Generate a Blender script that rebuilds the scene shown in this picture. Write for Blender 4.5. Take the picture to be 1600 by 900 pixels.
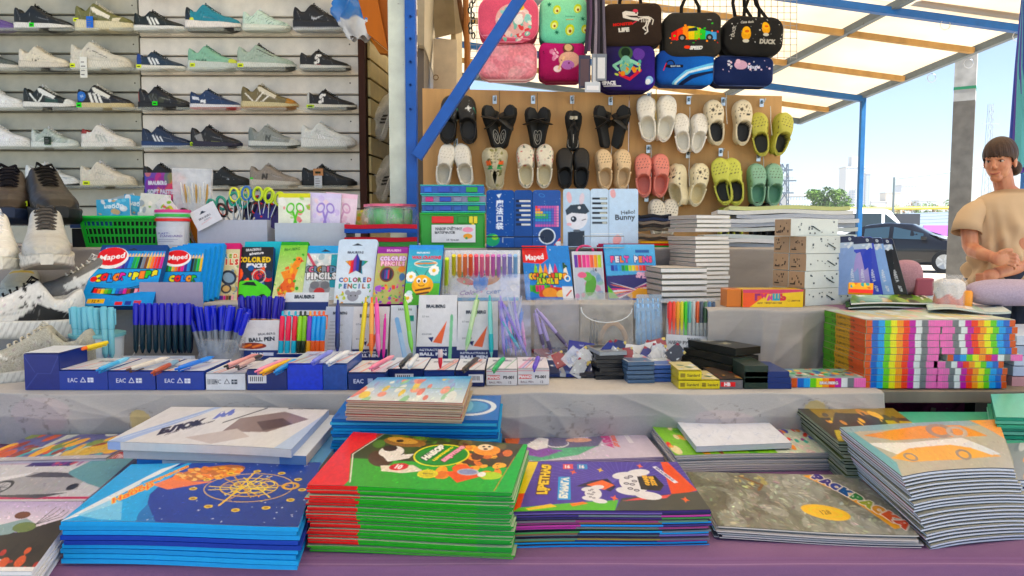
import bpy,math,random
import numpy as np
from mathutils import Vector,Matrix,Euler
R=random.Random(7)
NR=np.random.RandomState(5)
S=bpy.context.scene
C=S.collection
for o in list(bpy.data.objects):bpy.data.objects.remove(o)
rad=math.radians
V=Vector
# ---------------- camera
H,FPX,HZ=1.13,1155.0,365.0
PITCH=math.atan((450-HZ)/FPX)
cam=bpy.data.objects.new('camera',bpy.data.cameras.new('camera'))
C.objects.link(cam)
cam.data.lens=FPX/1600*36;cam.data.sensor_width=36
cam.data.clip_start=.05;cam.data.clip_end=4000
cam.location=(0,0,H);cam.rotation_euler=(math.pi/2-PITCH,0,0)
S.camera=cam
# ---------------- light
SUN_EL,SUN_AZ=52.0,128.0
w=bpy.data.worlds.new('World');S.world=w;w.use_nodes=True
nt=w.node_tree
sky=nt.nodes.new('ShaderNodeTexSky');sky.sky_type='NISHITA';sky.sun_disc=False
sky.sun_elevation=rad(SUN_EL);sky.sun_rotation=rad(SUN_AZ)
sky.air_density=1.0;sky.dust_density=.4;sky.ozone_density=4.0
bg=nt.nodes['Background'];bg.inputs['Strength'].default_value=.072
nt.links.new(sky.outputs['Color'],bg.inputs['Color'])
sl=bpy.data.lights.new('sun','SUN');sl.energy=5.0;sl.angle=rad(.53);sl.color=(1,.95,.87)
sun=bpy.data.objects.new('sun',sl);C.objects.link(sun)
sdir=V((math.sin(rad(SUN_AZ))*math.cos(rad(SUN_EL)),math.cos(rad(SUN_AZ))*math.cos(rad(SUN_EL)),math.sin(rad(SUN_EL))))
sun.rotation_euler=sdir.to_track_quat('Z','Y').to_euler()
sun.location=(0,0,8)
S.view_settings.view_transform='Standard';S.view_settings.look='None'
S.view_settings.exposure=1.68;S.view_settings.gamma=1;S.view_settings.use_curve_mapping=False
S.render.engine='CYCLES'
S.cycles.use_denoising=True
try:S.cycles.denoiser='OPENIMAGEDENOISE'
except Exception:pass
S.cycles.max_bounces=7;S.cycles.diffuse_bounces=4;S.cycles.transparent_max_bounces=12
S.cycles.caustics_reflective=False;S.cycles.caustics_refractive=False
S.cycles.sample_clamp_indirect=6
# ---------------- pixel -> world
cp,sp=math.cos(PITCH),math.sin(PITCH)
def ray(u,v):
 x=(u-800)/FPX;y=-(v-450)/FPX
 return V((x,cp+sp*y,-sp+cp*y))
def PY(u,v,Y):
 r=ray(u,v);t=Y/r.y
 return V((r.x*t,Y,H+r.z*t))
def PZ(u,v,z):
 r=ray(u,v);t=(z-H)/r.z
 return V((r.x*t,r.y*t,z))
# ---------------- colours
def lin(c):
 if isinstance(c,str):
  c=c.lstrip('#');c=[int(c[i:i+2],16)/255 for i in(0,2,4)]
 r=[(x/12.92 if x<=.04045 else((x+.055)/1.055)**2.4)for x in c];l=.3*r[0]+.6*r[1]+.1*r[2]
 return tuple(min(.9,max(.004,(l+(x-l)*1.22)*.93))for x in r)
_cc={}
def col(c):
 if not isinstance(c,str):return tuple(c)
 if c not in _cc:_cc[c]=lin(c)
 return _cc[c]
# ---------------- canvas: painted prints, stored as vertex colours of a fine sheet
_tm={}
def textmask(s,bold):
 k=(s,bold)
 if k in _tm:return _tm[k]
 cu=bpy.data.curves.new('t','FONT');cu.body=s;cu.resolution_u=2
 if bold:cu.offset=bold
 ob=bpy.data.objects.new('t',cu)
 me=bpy.data.meshes.new_from_object(ob)
 n=len(me.vertices)
 co=np.zeros(n*3);me.vertices.foreach_get('co',co);co=co.reshape(-1,3)
 me.calc_loop_triangles();tn=len(me.loop_triangles)
 tr=np.zeros(tn*3,int);me.loop_triangles.foreach_get('vertices',tr);tr=tr.reshape(-1,3)
 bpy.data.objects.remove(ob);bpy.data.curves.remove(cu);bpy.data.meshes.remove(me)
 x0,x1=co[:,0].min(),co[:,0].max();y0,y1=co[:,1].min(),co[:,1].max()
 K=40.0
 W,Hh=int((x1-x0)*K)+3,int((y1-y0)*K)+3
 m=np.zeros((Hh,W),bool)
 X=(co[:,0]-x0)*K+1;Y=(y1-co[:,1])*K+1
 for a,b,c in tr:
  xs=X[[a,b,c]];ys=Y[[a,b,c]]
  i0,i1,j0,j1=int(xs.min()),int(xs.max())+1,int(ys.min()),int(ys.max())+1
  gx,gy=np.meshgrid(np.arange(i0,i1+1)+.0,np.arange(j0,j1+1)+.0)
  d=[]
  for p,q in((0,1),(1,2),(2,0)):
   d.append((xs[q]-xs[p])*(gy-ys[p])-(ys[q]-ys[p])*(gx-xs[p]))
  ok=((d[0]>=-1)&(d[1]>=-1)&(d[2]>=-1))|((d[0]<=1)&(d[1]<=1)&(d[2]<=1))
  sub=m[j0:j1+1,i0:i1+1]
  sub|=ok[:sub.shape[0],:sub.shape[1]]
 _tm[k]=m
 return m
class Cv:
 """canvas of W x H units, y downward, k samples per unit"""
 def __init__(s,W,Hh,k,bg):
  s.W,s.H,s.k=W,Hh,k*2
  s.a=np.empty((max(4,int(Hh*s.k)),max(4,int(W*s.k)),3));s.a[:]=col(bg)
  s.rs=np.random.RandomState(int(W*7+Hh*3)%999)
 def _box(s,x0,y0,x1,y1):
  h,w_=s.a.shape[:2]
  i0,i1=max(0,int(x0*s.k)-1),min(w_,int(x1*s.k)+2)
  j0,j1=max(0,int(y0*s.k)-1),min(h,int(y1*s.k)+2)
  if i1<=i0 or j1<=j0:return None
  gx,gy=np.meshgrid((np.arange(i0,i1)+.5)/s.k,(np.arange(j0,j1)+.5)/s.k)
  return(slice(j0,j1),slice(i0,i1)),gx,gy
 def _put(s,sl_,m,c,al):
  a=s.a[sl_];c=np.array(col(c))if not isinstance(c,np.ndarray)else c
  if c.ndim==3:c=c[m]
  a[m]=a[m]*(1-al)+c*al
 def poly(s,pts,c,al=1):
  xs=[p[0]for p in pts];ys=[p[1]for p in pts]
  b=s._box(min(xs),min(ys),max(xs),max(ys))
  if not b:return s
  sl_,gx,gy=b;m=np.zeros(gx.shape,bool)
  for i in range(len(pts)):
   (x0,y0),(x1,y1)=pts[i],pts[i-1]
   if y0==y1:continue
   cr=((y0>gy)!=(y1>gy))&(gx<(x1-x0)*(gy-y0)/(y1-y0)+x0)
   m^=cr
  s._put(sl_,m,c,al);return s
 def rect(s,x0,y0,x1,y1,c,al=1):
  b=s._box(x0,y0,x1,y1)
  if b:
   sl_,gx,gy=b
   s._put(sl_,(gx>=x0)&(gx<=x1)&(gy>=y0)&(gy<=y1),c,al)
  return s
 def ell(s,cx,cy,rx,ry,c,rot=0,al=1,ring=0):
  r=max(rx,ry);b=s._box(cx-r,cy-r,cx+r,cy+r)
  if b:
   sl_,gx,gy=b;t=rad(rot);dx,dy=gx-cx,gy-cy
   a_,b_=dx*math.cos(t)+dy*math.sin(t),-dx*math.sin(t)+dy*math.cos(t)
   q=(a_/rx)**2+(b_/ry)**2;m=q<=1
   if ring:m&=q>=(1-ring)**2
   s._put(sl_,m,c,al)
  return s
 def line(s,pts,c,wd=1,al=1):
  for i in range(len(pts)-1):
   (x0,y0),(x1,y1)=pts[i],pts[i+1]
   b=s._box(min(x0,x1)-wd,min(y0,y1)-wd,max(x0,x1)+wd,max(y0,y1)+wd)
   if not b:continue
   sl_,gx,gy=b;dx,dy=x1-x0,y1-y0;L2=dx*dx+dy*dy+1e-9
   t=np.clip(((gx-x0)*dx+(gy-y0)*dy)/L2,0,1)
   m=(gx-x0-t*dx)**2+(gy-y0-t*dy)**2<=(wd/2)**2
   s._put(sl_,m,c,al)
  return s
 def arc(s,cx,cy,rx,ry,a0,a1,c,wd=1,n=14):
  return s.line([(cx+rx*math.cos(rad(a0+(a1-a0)*i/n)),cy+ry*math.sin(rad(a0+(a1-a0)*i/n)))for i in range(n+1)],c,wd)
 def grad(s,x0,y0,x1,y1,c0,c1,ang=90,al=1):
  b=s._box(x0,y0,x1,y1)
  if b:
   sl_,gx,gy=b
   m=(gx>=x0)&(gx<=x1)&(gy>=y0)&(gy<=y1)
   t=rad(ang);p=gx*math.cos(t)+gy*math.sin(t)
   p=(p-p.min())/(p.max()-p.min()+1e-9)
   cc=np.array(col(c0))*(1-p[...,None])+np.array(col(c1))*p[...,None]
   s._put(sl_,m,cc,al)
  return s
 def text(s,t,x,y,h,c,rot=0,w=None,bold=.02,out=None,ow=.12,al=1,shear=0,anchor='c',up=(0,1)):
  """h = cap height; (x, y) centre (anchor c) or left middle (l); rot degrees counter-clockwise"""
  m=textmask(t,bold);mh,mw=m.shape
  sc=h/(40.0*.70)
  if max(ord(ch)for ch in t)<128 and t.lower()==t and False:pass
  wd=mw*sc;ww=w if w else wd;hh=mh*sc
  cxo=0 if anchor=='c' else ww/2
  r=math.hypot(ww,hh)/2+h*.4
  th=rad(rot);ux,uy=math.cos(th),-math.sin(th);vx,vy=math.sin(th),math.cos(th)
  cx,cy=x+ux*cxo,y+uy*cxo
  b=s._box(cx-r,cy-r,cx+r,cy+r)
  if not b:return s
  sl_,gx,gy=b
  def samp(ox,oy):
   dx,dy=gx-cx-ox,gy-cy-oy
   a_=dx*ux+dy*uy;b_=dx*vx+dy*vy
   a_=a_+shear*b_
   i=((a_/ww+.5)*mw).astype(int);j=((b_/hh+.5)*mh).astype(int)
   ok=(i>=0)&(i<mw)&(j>=0)&(j<mh)
   o=np.zeros(gx.shape,bool);o[ok]=m[j[ok],i[ok]];return o
  if out:
   q=np.zeros(gx.shape,bool)
   for k in range(8):q|=samp(ow*h*math.cos(k*.785),ow*h*math.sin(k*.785))
   s._put(sl_,q,out,al)
  s._put(sl_,samp(0,0),c,al);return s
 def star(s,cx,cy,r,c,n=5,inner=.45,rot=0,al=1):
  return s.poly([(cx+(r if i%2==0 else r*inner)*math.sin(rad(rot)+math.pi*i/n),cy-(r if i%2==0 else r*inner)*math.cos(rad(rot)+math.pi*i/n))for i in range(2*n)],c,al)
 def blobs(s,n,cols,r0,r1,box=None,al=1,asp=1.0):
  x0,y0,x1,y1=box or(0,0,s.W,s.H)
  for i in range(n):
   r=s.rs.uniform(r0,r1)
   s.ell(s.rs.uniform(x0,x1),s.rs.uniform(y0,y1),r,r*s.rs.uniform(.4,1)*asp,cols[i%len(cols)],s.rs.uniform(0,180),al)
  return s
 def noise(s,amt=.06,sc=6):
  h,w_=s.a.shape[:2]
  g=s.rs.uniform(-1,1,(max(2,h//sc)+2,max(2,w_//sc)+2))
  jj=np.arange(h)/sc;ii=np.arange(w_)/sc
  j=np.minimum(jj.astype(int),g.shape[0]-2);i=np.minimum(ii.astype(int),g.shape[1]-2)
  fj=(jj-j)[:,None];fi=(ii-i)[None,:]
  z=g[j][:,i]*(1-fj)*(1-fi)+g[j+1][:,i]*fj*(1-fi)+g[j][:,i+1]*(1-fj)*fi+g[j+1][:,i+1]*fj*fi
  s.a*=(1+amt*z)[...,None];return s
 def rich(s,n,box=None,lo=.55,hi=1.6,r=(.7,2.6)):
  """small strokes that break up flat printed areas"""
  x0,y0,x1,y1=box or(0,0,s.W,s.H)
  for i in range(n):
   x,y=s.rs.uniform(x0,x1),s.rs.uniform(y0,y1);j,k=min(int(y*s.k),s.a.shape[0]-1),min(int(x*s.k),s.a.shape[1]-1)
   c=np.clip(s.a[j,k]*s.rs.uniform(lo,hi)*s.rs.uniform(.85,1.18,3),0,1);q=s.rs.uniform(*r);s.ell(x,y,q,q*s.rs.uniform(.2,.5),c,math.degrees(math.sin(x*.05)*1.5+math.cos(y*.08)*1.5),.75)
  return s
 def pencils(s,x0,y0,x1,y1,cols,tip=.25,wood='#e8c596',n=None):
  n=n or len(cols);wd=(x1-x0)/n
  for i in range(n):
   c=cols[i%len(cols)];a=x0+i*wd;ty=y0+(y1-y0)*tip
   if tip:s.poly([(a+wd*.05,ty),(a+wd/2,y0),(a+wd*.95,ty)],wood);s.poly([(a+wd*.33,y0+(ty-y0)*.4),(a+wd/2,y0),(a+wd*.67,y0+(ty-y0)*.4)],c)
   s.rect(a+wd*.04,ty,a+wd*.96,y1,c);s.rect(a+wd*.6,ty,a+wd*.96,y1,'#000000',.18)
  return s
 def done(s):
  s.noise(.05,max(3,int(s.k*5))).noise(.05,2);a=s.a;h,w_=a.shape[0]//2*2,a.shape[1]//2*2
  a=a[:h,:w_]
  return np.clip((a[0::2,0::2]+a[1::2,0::2]+a[0::2,1::2]+a[1::2,1::2])/4,0,1)
 def at(s,U,Vv):
  """sample: U 0..1 left-right, V 0..1 bottom-top"""
  if not hasattr(s,'_d'):s._d=s.done()
  d=s._d;h,w_=d.shape[:2]
  return d[np.clip(((1-Vv)*h).astype(int),0,h-1),np.clip((U*w_).astype(int),0,w_-1)]
RAINBOW=['#e8352b','#f08a22','#f5d327','#7cc142','#2fa84f','#33b7d6','#2c62c4','#6b3fa0','#d83a90','#8a4b2a','#222222','#f3a9b8']
# ---------------- materials (base colour comes from the attribute Col)
_m={}
def mat(kind):
 if kind in _m:return _m[kind]
 P=dict(paper=(.62,.25,.05,90,0),gloss=(.30,.35,.03,60,0),satin=(.42,.5,.05,50,0),linen=(.95,.1,.05,500,.12),oldpaint=(.45,.4,.16,22,.1),cloth=(.92,.2,.16,260,.25),leather=(.5,.4,.10,120,.08),foam=(.55,.4,.06,150,.05),plastic=(.3,.5,.03,20,0),rubber=(.7,.3,.10,80,.1),metal=(.3,.5,.08,40,0),wood=(.7,.3,.28,14,.12),paint=(.4,.5,.14,18,.06),skin=(.5,.4,.10,60,.04),concrete=(.9,.2,.30,9,.3),knit=(.95,.1,.25,400,.5),hair=(.5,.4,.35,90,.3),glasspaint=(.08,.6,.02,10,0),foil=(.22,.5,.05,30,.1))[kind]
 m=bpy.data.materials.new(kind);m.use_nodes=True;N=m.node_tree.nodes;L=m.node_tree.links
 b=N['Principled BSDF'];at=N.new('ShaderNodeAttribute');at.attribute_name='Col'
 tc=N.new('ShaderNodeTexCoord');no=N.new('ShaderNodeTexNoise');no.inputs['Scale'].default_value=P[3];no.inputs['Detail'].default_value=4
 L.new(tc.outputs['Object'],no.inputs['Vector'])
 if kind=='wood':
  mp=N.new('ShaderNodeMapping');mp.inputs['Scale'].default_value=(1,1,.12)if kind=='wood' else(1,1,1)
  L.new(tc.outputs['Object'],mp.inputs['Vector']);L.new(mp.outputs['Vector'],no.inputs['Vector'])
 rg=N.new('ShaderNodeMapRange');rg.inputs['From Min'].default_value=.25;rg.inputs['From Max'].default_value=.75
 rg.inputs['To Min'].default_value=1-P[2];rg.inputs['To Max'].default_value=1+P[2]*.6
 L.new(no.outputs['Fac'],rg.inputs['Value'])
 mx=N.new('ShaderNodeVectorMath');mx.operation='SCALE'
 L.new(at.outputs['Color'],mx.inputs[0]);L.new(rg.outputs['Result'],mx.inputs['Scale'])
 L.new(mx.outputs[0],b.inputs['Base Color'])
 r2=N.new('ShaderNodeMapRange');r2.inputs['To Min'].default_value=max(.02,P[0]-.08);r2.inputs['To Max'].default_value=min(1,P[0]+.12)
 L.new(no.outputs['Fac'],r2.inputs['Value']);b.inputs['Roughness'].default_value=P[0]
 if kind not in('gloss','paper','satin'):L.new(r2.outputs['Result'],b.inputs['Roughness'])
 b.inputs['Specular IOR Level'].default_value=P[1]
 if kind=='oldpaint':
  n2=N.new('ShaderNodeTexNoise');n2.inputs['Scale'].default_value=35;n2.inputs['Detail'].default_value=8;n2.inputs['Roughness'].default_value=.75;L.new(tc.outputs['Object'],n2.inputs['Vector'])
  th=N.new('ShaderNodeMapRange');th.inputs['From Min'].default_value=.64;th.inputs['From Max'].default_value=.67;L.new(n2.outputs['Fac'],th.inputs['Value'])
  mm=N.new('ShaderNodeMix');mm.data_type='RGBA';L.new(th.outputs['Result'],mm.inputs[0]);L.new(mx.outputs[0],mm.inputs[6]);mm.inputs[7].default_value=(.10,.055,.03,1);L.new(mm.outputs[2],b.inputs['Base Color'])
 if kind in('metal','foil'):b.inputs['Metallic'].default_value=.85 if kind=='metal' else.55
 if kind=='skin':b.inputs['Subsurface Weight'].default_value=.15;b.inputs['Subsurface Radius'].default_value=(.01,.004,.002)
 if P[4]:
  bp=N.new('ShaderNodeBump');bp.inputs['Strength'].default_value=P[4];bp.inputs['Distance'].default_value=.004
  L.new(no.outputs['Fac'],bp.inputs['Height']);L.new(bp.outputs['Normal'],b.inputs['Normal'])
 _m[kind]=m;return m
def clearmat(name,tint,alpha,rough=.12):
 if name in _m:return _m[name]
 m=bpy.data.materials.new(name);m.use_nodes=True;N=m.node_tree.nodes;L=m.node_tree.links
 b=N['Principled BSDF'];b.inputs['Base Color'].default_value=(*lin(tint),1);b.inputs['Roughness'].default_value=rough
 b.inputs['Specular IOR Level'].default_value=.8
 no=N.new('ShaderNodeTexNoise');no.inputs['Scale'].default_value=30;no.inputs['Detail'].default_value=3
 tc=N.new('ShaderNodeTexCoord');L.new(tc.outputs['Object'],no.inputs['Vector'])
 bp=N.new('ShaderNodeBump');bp.inputs['Strength'].default_value=.35;bp.inputs['Distance'].default_value=.01
 L.new(no.outputs['Fac'],bp.inputs['Height']);L.new(bp.outputs['Normal'],b.inputs['Normal'])
 mr=N.new('ShaderNodeMapRange');mr.inputs['From Min'].default_value=.35;mr.inputs['From Max'].default_value=.7
 mr.inputs['To Min'].default_value=max(0,alpha-.12);mr.inputs['To Max'].default_value=min(1,alpha+.18)
 L.new(no.outputs['Fac'],mr.inputs['Value']);L.new(mr.outputs['Result'],b.inputs['Alpha'])
 _m[name]=m;return m
def film():return clearmat('clear film','#eef2f6',.18)
def gmat(k):return mat(k)if isinstance(k,str)else k
# ---------------- meshes
def mesh_obj(name,verts,faces,cols,m,parent,domain='CORNER',smooth=False,sharp=40,bevel=0,sub=0):
 me=bpy.data.meshes.new(name)
 me.from_pydata([tuple(v)for v in verts]if not isinstance(verts,np.ndarray)else verts.tolist(),[],faces if not isinstance(faces,np.ndarray)else faces.tolist())
 at=me.color_attributes.new('Col','FLOAT_COLOR',domain)
 if domain=='POINT':
  a=np.ones((len(me.vertices),4));a[:,:3]=cols
 else:
  ls=np.zeros(len(me.polygons),int);me.polygons.foreach_get('loop_total',ls)
  a=np.ones((ls.sum(),4));a[:,:3]=np.repeat(np.array([col(c)for c in cols]),ls,0)
 at.data.foreach_set('color',a.ravel())
 me.materials.append(gmat(m))
 if smooth:
  me.polygons.foreach_set('use_smooth',[True]*len(me.polygons))
  if sharp:me.set_sharp_from_angle(angle=rad(sharp))
 me.update()
 o=bpy.data.objects.new(name,me);C.objects.link(o)
 if parent:o.parent=parent
 if bevel:
  bm=o.modifiers.new('bevel','BEVEL');bm.width=bevel;bm.segments=2;bm.limit_method='ANGLE'
 if sub:
  sm=o.modifiers.new('sub','SUBSURF');sm.levels=sm.render_levels=sub
 return o
class MB:
 def __init__(s):s.v=[];s.f=[];s.c=[];s.M=Matrix()
 def add(s,vs,fs,c):
  b=len(s.v);s.v+=[s.M@V(v)for v in vs]
  for i,f in enumerate(fs):s.f.append([b+k for k in f]);s.c.append(c[i]if isinstance(c,list)else c)
  return s
 def box(s,x0,y0,z0,x1,y1,z1,c):
  return s.add([(x,y,z)for z in(z0,z1)for y in(y0,y1)for x in(x0,x1)],[(0,2,3,1),(4,5,7,6),(0,1,5,4),(2,6,7,3),(0,4,6,2),(1,3,7,5)],c)
 def beam(s,a,b,w1,w2,c,up=(0,0,1)):
  a,b=V(a),V(b);d=(b-a).normalized();u=V(up);x=d.cross(u)
  if x.length<1e-4:x=d.cross(V((0,1,0)))
  x.normalize();y=x.cross(d)
  vs=[p+x*i*w1/2+y*j*w2/2 for p in(a,b)for j in(-1,1)for i in(-1,1)]
  return s.add(vs,[(0,2,3,1),(4,5,7,6),(0,1,5,4),(2,6,7,3),(0,4,6,2),(1,3,7,5)],c)
 def tube(s,pts,r,c,n=8,closed=False,cap=True,flat=1.0):
  pts=[V(p)for p in pts];N_=len(pts);vs=[];fs=[];up=None
  for i,p in enumerate(pts):
   if closed:d=pts[(i+1)%N_]-pts[i-1]
   else:d=pts[min(i+1,N_-1)]-pts[max(i-1,0)]
   d=d.normalized()if d.length>1e-9 else V((0,0,1))
   if up is None:
    up=V((0,0,1))if abs(d.z)<.9 else V((0,1,0))
   x=d.cross(up);x=x.normalized()if x.length>1e-6 else V((1,0,0));y=x.cross(d).normalized();up=y
   rr=r[i]if isinstance(r,(list,tuple))else r
   for k in range(n):
    a=2*math.pi*k/n;vs.append(p+x*rr*math.cos(a)+y*rr*flat*math.sin(a))
  for i in range(N_ if closed else N_-1):
   j=(i+1)%N_
   for k in range(n):fs.append((i*n+k,i*n+(k+1)%n,j*n+(k+1)%n,j*n+k))
  if cap and not closed:fs.append(tuple(range(n-1,-1,-1)));fs.append(tuple((N_-1)*n+k for k in range(n)))
  return s.add(vs,fs,c)
 def lathe(s,prof,c,n=12,axis='z',o=(0,0,0)):
  vs=[];fs=[];cs=[];o=V(o)
  for r_,z in prof:
   for k in range(n):
    a=2*math.pi*k/n;p=(r_*math.cos(a),r_*math.sin(a),z)
    if axis=='x':p=(z,p[0],p[1])
    if axis=='y':p=(p[0],z,p[1])
    vs.append(o+V(p))
  for i in range(len(prof)-1):
   for k in range(n):
    fs.append((i*n+k,i*n+(k+1)%n,(i+1)*n+(k+1)%n,(i+1)*n+k));cs.append(c[i]if isinstance(c,list)else c)
  c0=c[0]if isinstance(c,list)else c;c1=c[-1]if isinstance(c,list)else c
  if prof[0][0]>1e-6:fs.append(tuple(range(n-1,-1,-1)));cs.append(c0)
  if prof[-1][0]>1e-6:fs.append(tuple((len(prof)-1)*n+k for k in range(n)));cs.append(c1)
  return s.add(vs,fs,cs)
 def prism(s,pts,a,b,c,ax='z',cs=None):
  """outline pts (2d) extruded a..b along ax"""
  n=len(pts)
  def P(p,t):return{'z':(p[0],p[1],t),'y':(p[0],t,p[1]),'x':(t,p[0],p[1])}[ax]
  vs=[P(p,a)for p in pts]+[P(p,b)for p in pts]
  fs=[tuple(range(n-1,-1,-1)),tuple(range(n,2*n))]+[(i,(i+1)%n,n+(i+1)%n,n+i)for i in range(n)]
  return s.add(vs,fs,c)
 def build(s,name,m,parent=None,smooth=False,bevel=0,sharp=40,sub=0):
  return mesh_obj(name,s.v,s.f,s.c,m,parent,'CORNER',smooth,sharp,bevel,sub)
def gridmesh(name,P,cols,m,parent,smooth=True,closed_u=False):
 """P: (n, m, 3) array of points, cols (n, m, 3)"""
 n,k=P.shape[:2]
 idx=np.arange(n*k).reshape(n,k)
 a,b,c,d=idx[:-1,:-1],idx[1:,:-1],idx[1:,1:],idx[:-1,1:]
 F=np.stack([a,b,c,d],-1).reshape(-1,4)
 return mesh_obj(name,P.reshape(-1,3),F,cols.reshape(-1,3),m,parent,'POINT',smooth,0)
# ---------------- things
def props(o,label=None,cat=None,group=None,kind=None):
 if label:o['label']=label
 if cat:o['category']=cat
 if group:o['group']=group
 if kind:o['kind']=kind
 return o
def thing(name,label,cat,loc=(0,0,0),group=None,rot=(0,0,0)):
 o=bpy.data.objects.new(name,None);C.objects.link(o);o.empty_display_size=.05
 o.location=loc;o.rotation_euler=rot
 return props(o,label,cat,group)
def struct(o):o['kind']='structure';return o
def copytree(src,parent=None):
 c=src.copy();C.objects.link(c);c.parent=parent
 for ch in list(src.children):copytree(ch,c)
 return c
# ---------------- slab: box, card, pack or booklet whose main face is the quad BL BR TR TL
def slab(name,label,cat,q,thk,cv=None,side='#dddddd',back=None,rnd=0,group=None,m='gloss',warp=None,bands=None,nu=1,nv=1,face=None,part='body',bm='paper',toward=None,single=False):
 BL,BR,TR,TL=[V(p)for p in q]
 o0=(BL+BR)/2
 n=(BR-BL).cross(TL-BL).normalized()
 tw=V(toward)if toward else V((0,0,H))-o0
 if n.dot(tw)<0:n=-n
 hgt=(TL-BL).length;wid=(BR-BL).length
 if toward is None or True:
  base=o0-n*thk if n.z>.7 else o0.copy()
 loc=base
 root=thing(name,label,cat,loc,group)if not single else None
 BLl,BRl,TRl,TLl=[p-loc for p in(BL,BR,TR,TL)]
 def ins(v):
  if not rnd:return 0
  d=(v-1)*hgt+rnd
  if d<=0:return 0
  return(rnd-math.sqrt(max(0,rnd*rnd-d*d)))/wid
 def P(u,v,d):
  i=ins(v);u2=i+u*(1-2*i)
  p=BLl.lerp(BRl,u2).lerp(TLl.lerp(TRl,u2),v)-n*d
  if warp:p=p+n*warp(u,v)
  return p
 vs_=[j/nv for j in range(nv+1)]
 if rnd:vs_=sorted(set([j/nv*(1-rnd/hgt)for j in range(nv+1)]+[1-rnd/hgt*(1-math.sin(t*math.pi/12))for t in range(1,7)]))
 us=[i/nu for i in range(nu+1)]
 b=MB();face=face or(side if isinstance(side,str)else '#cccccc')
 NU,NV=len(us),len(vs_)
 for d,fl in((0,0),(thk,1)):
  vv=[P(u,v,d)for v in vs_ for u in us]
  ff=[]
  for j in range(NV-1):
   for i in range(NU-1):
    k=j*NU+i;f=(k,k+1,k+1+NU,k+NU);ff.append(f if not fl else f[::-1])
  b.add(vv,ff,face if d==0 else(back or face))
 per=[(u,0)for u in us[:-1]]+[(1,v)for v in vs_[:-1]]+[(u,1)for u in us[::-1][:-1]]+[(0,v)for v in vs_[::-1][:-1]]
 bd=bands or[(0,1,side)]
 for d0,d1,cc in bd:
  prot=.0 if len(bd)==1 else 0
  for i in range(len(per)):
   a_,c_=per[i],per[(i+1)%len(per)]
   k=cc((a_[0]+c_[0])/2,(a_[1]+c_[1])/2)if callable(cc)else cc
   b.add([P(*a_,d0*thk),P(*a_,d1*thk),P(*c_,d1*thk),P(*c_,d0*thk)],[(0,1,2,3)],k)
 if single:
  o=b.build(name,bm);o.location=loc;props(o,label,cat,group);return o
 b.build(part,bm,root)
 if cv is not None:
  d=cv.done()if isinstance(cv,Cv)else cv
  h_,w_=d.shape[:2]
  U=(np.arange(w_))/(w_-1);VV=1-(np.arange(h_))/(h_-1)
  UU,W_=np.meshgrid(U,VV)
  if rnd:
   I=np.array([ins(v)for v in VV])[:,None];U2=I+UU*(1-2*I)
  else:U2=UU
  A=[np.array(p)[None,None,:]for p in(BLl,BRl,TRl,TLl)]
  U3,V3=U2[...,None],W_[...,None]
  Pp=(A[0]*(1-U3)+A[1]*U3)*(1-V3)+(A[3]*(1-U3)+A[2]*U3)*V3+np.array(n)*.0005
  if warp:
   wv=np.vectorize(warp)(UU,W_)if h_*w_<4000 else np.array([[warp(u,v)for u in U]for v in VV])
   Pp=Pp+np.array(n)[None,None]*wv[...,None]
  gridmesh('printed_cover' if n.z>.7 else 'printed_front',Pp,d,m,root,smooth=bool(warp))
 return root
def quad_stand(x0,x1,vb,z,xt0,xt1,vt,lean,skew=0,vb2=None,vt2=None):
 """standing quad: bottom px edge on level z, top px edge at the depth reached by leaning back"""
 def base(u,v):
  p=PZ(u,v,z)
  return p if not(z==.955 and p.y>1.93)else V((ray(u,v).x*1.93/ray(u,v).y,1.93,z))
 BL=base(x0,vb);BR=base(x1,vb2 or vb)
 TL=PY(xt0,vt,BL.y+lean);TR=PY(xt1,vt2 or vt,BR.y+lean)
 return[BL,BR,TR,TL]
def quad_front(x0,y0,x1,y1,z):
 BL=PZ(x0,y1,z);BR=PZ(x1,y1,z)
 return[BL,BR,PY(x1,y0,BR.y),PY(x0,y0,BL.y)]
# ================= SETTING
def grid_sheet(name,x0,x1,y0,y1,z,n,cfn,m):
 X,Y=np.meshgrid(np.linspace(x0,x1,n),np.linspace(y0,y1,n),indexing='ij')
 P=np.stack([X,Y,np.full_like(X,z)],-1);c=np.zeros((n,n,3));c[:]=col(cfn)
 return struct(gridmesh(name,P,c,m,None,False))
struct(MB().box(-900,-60,-.5,900,1500,0,'#b9b2a6').build('ground','concrete'))
b=MB()
for i in range(7):b.box(6+i*2.7,21,.002,6.12+i*2.7,26,.006,'#e8e8e2')
struct(b.build('parking_marking','paint'))
struct(MB().box(-60,45,.001,140,60,.12,'#8d9a6a').build('verge','concrete'))
# ---- kiosk with slat walls for shoes
WY=3.9
kiosk=thing('kiosk','open shoe kiosk with grey and beige slatted back wall full of sneakers','kiosk',(-1.9,WY+.06,0))
def kp(b,name,m,**k):
 b.M=Matrix.Translation((1.9,-WY-.06,0));
 b.v=[b.M@v for v in b.v];return b.build(name,m,kiosk,**k)
def slats(xa,xb,colr,zs,proto_name='slat'):
 first=None;L_=xb-xa
 for k,z in enumerate(zs):
  if first is None:
   q=MB()
   pr=[(0,0),(-.012,.004),(-.012,.086),(-.004,.0925),(0,.0925)]
   q.add([(0,y,z_)for y,z_ in pr]+[(L_,y,z_)for y,z_ in pr],[(0,1,2,3,4),(9,8,7,6,5)]+[(i,i+5,(i+1)%5+5,(i+1)%5)for i in range(5)],colr)
   first=o=q.build('slat','paint',kiosk)
  else:
   o=first.copy();C.objects.link(o)
  o.parent=kiosk;o.location=(xa+1.9,-.06,z)
zs=[2.2525+.0979*k for k in range(4,-18,-1)]
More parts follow.
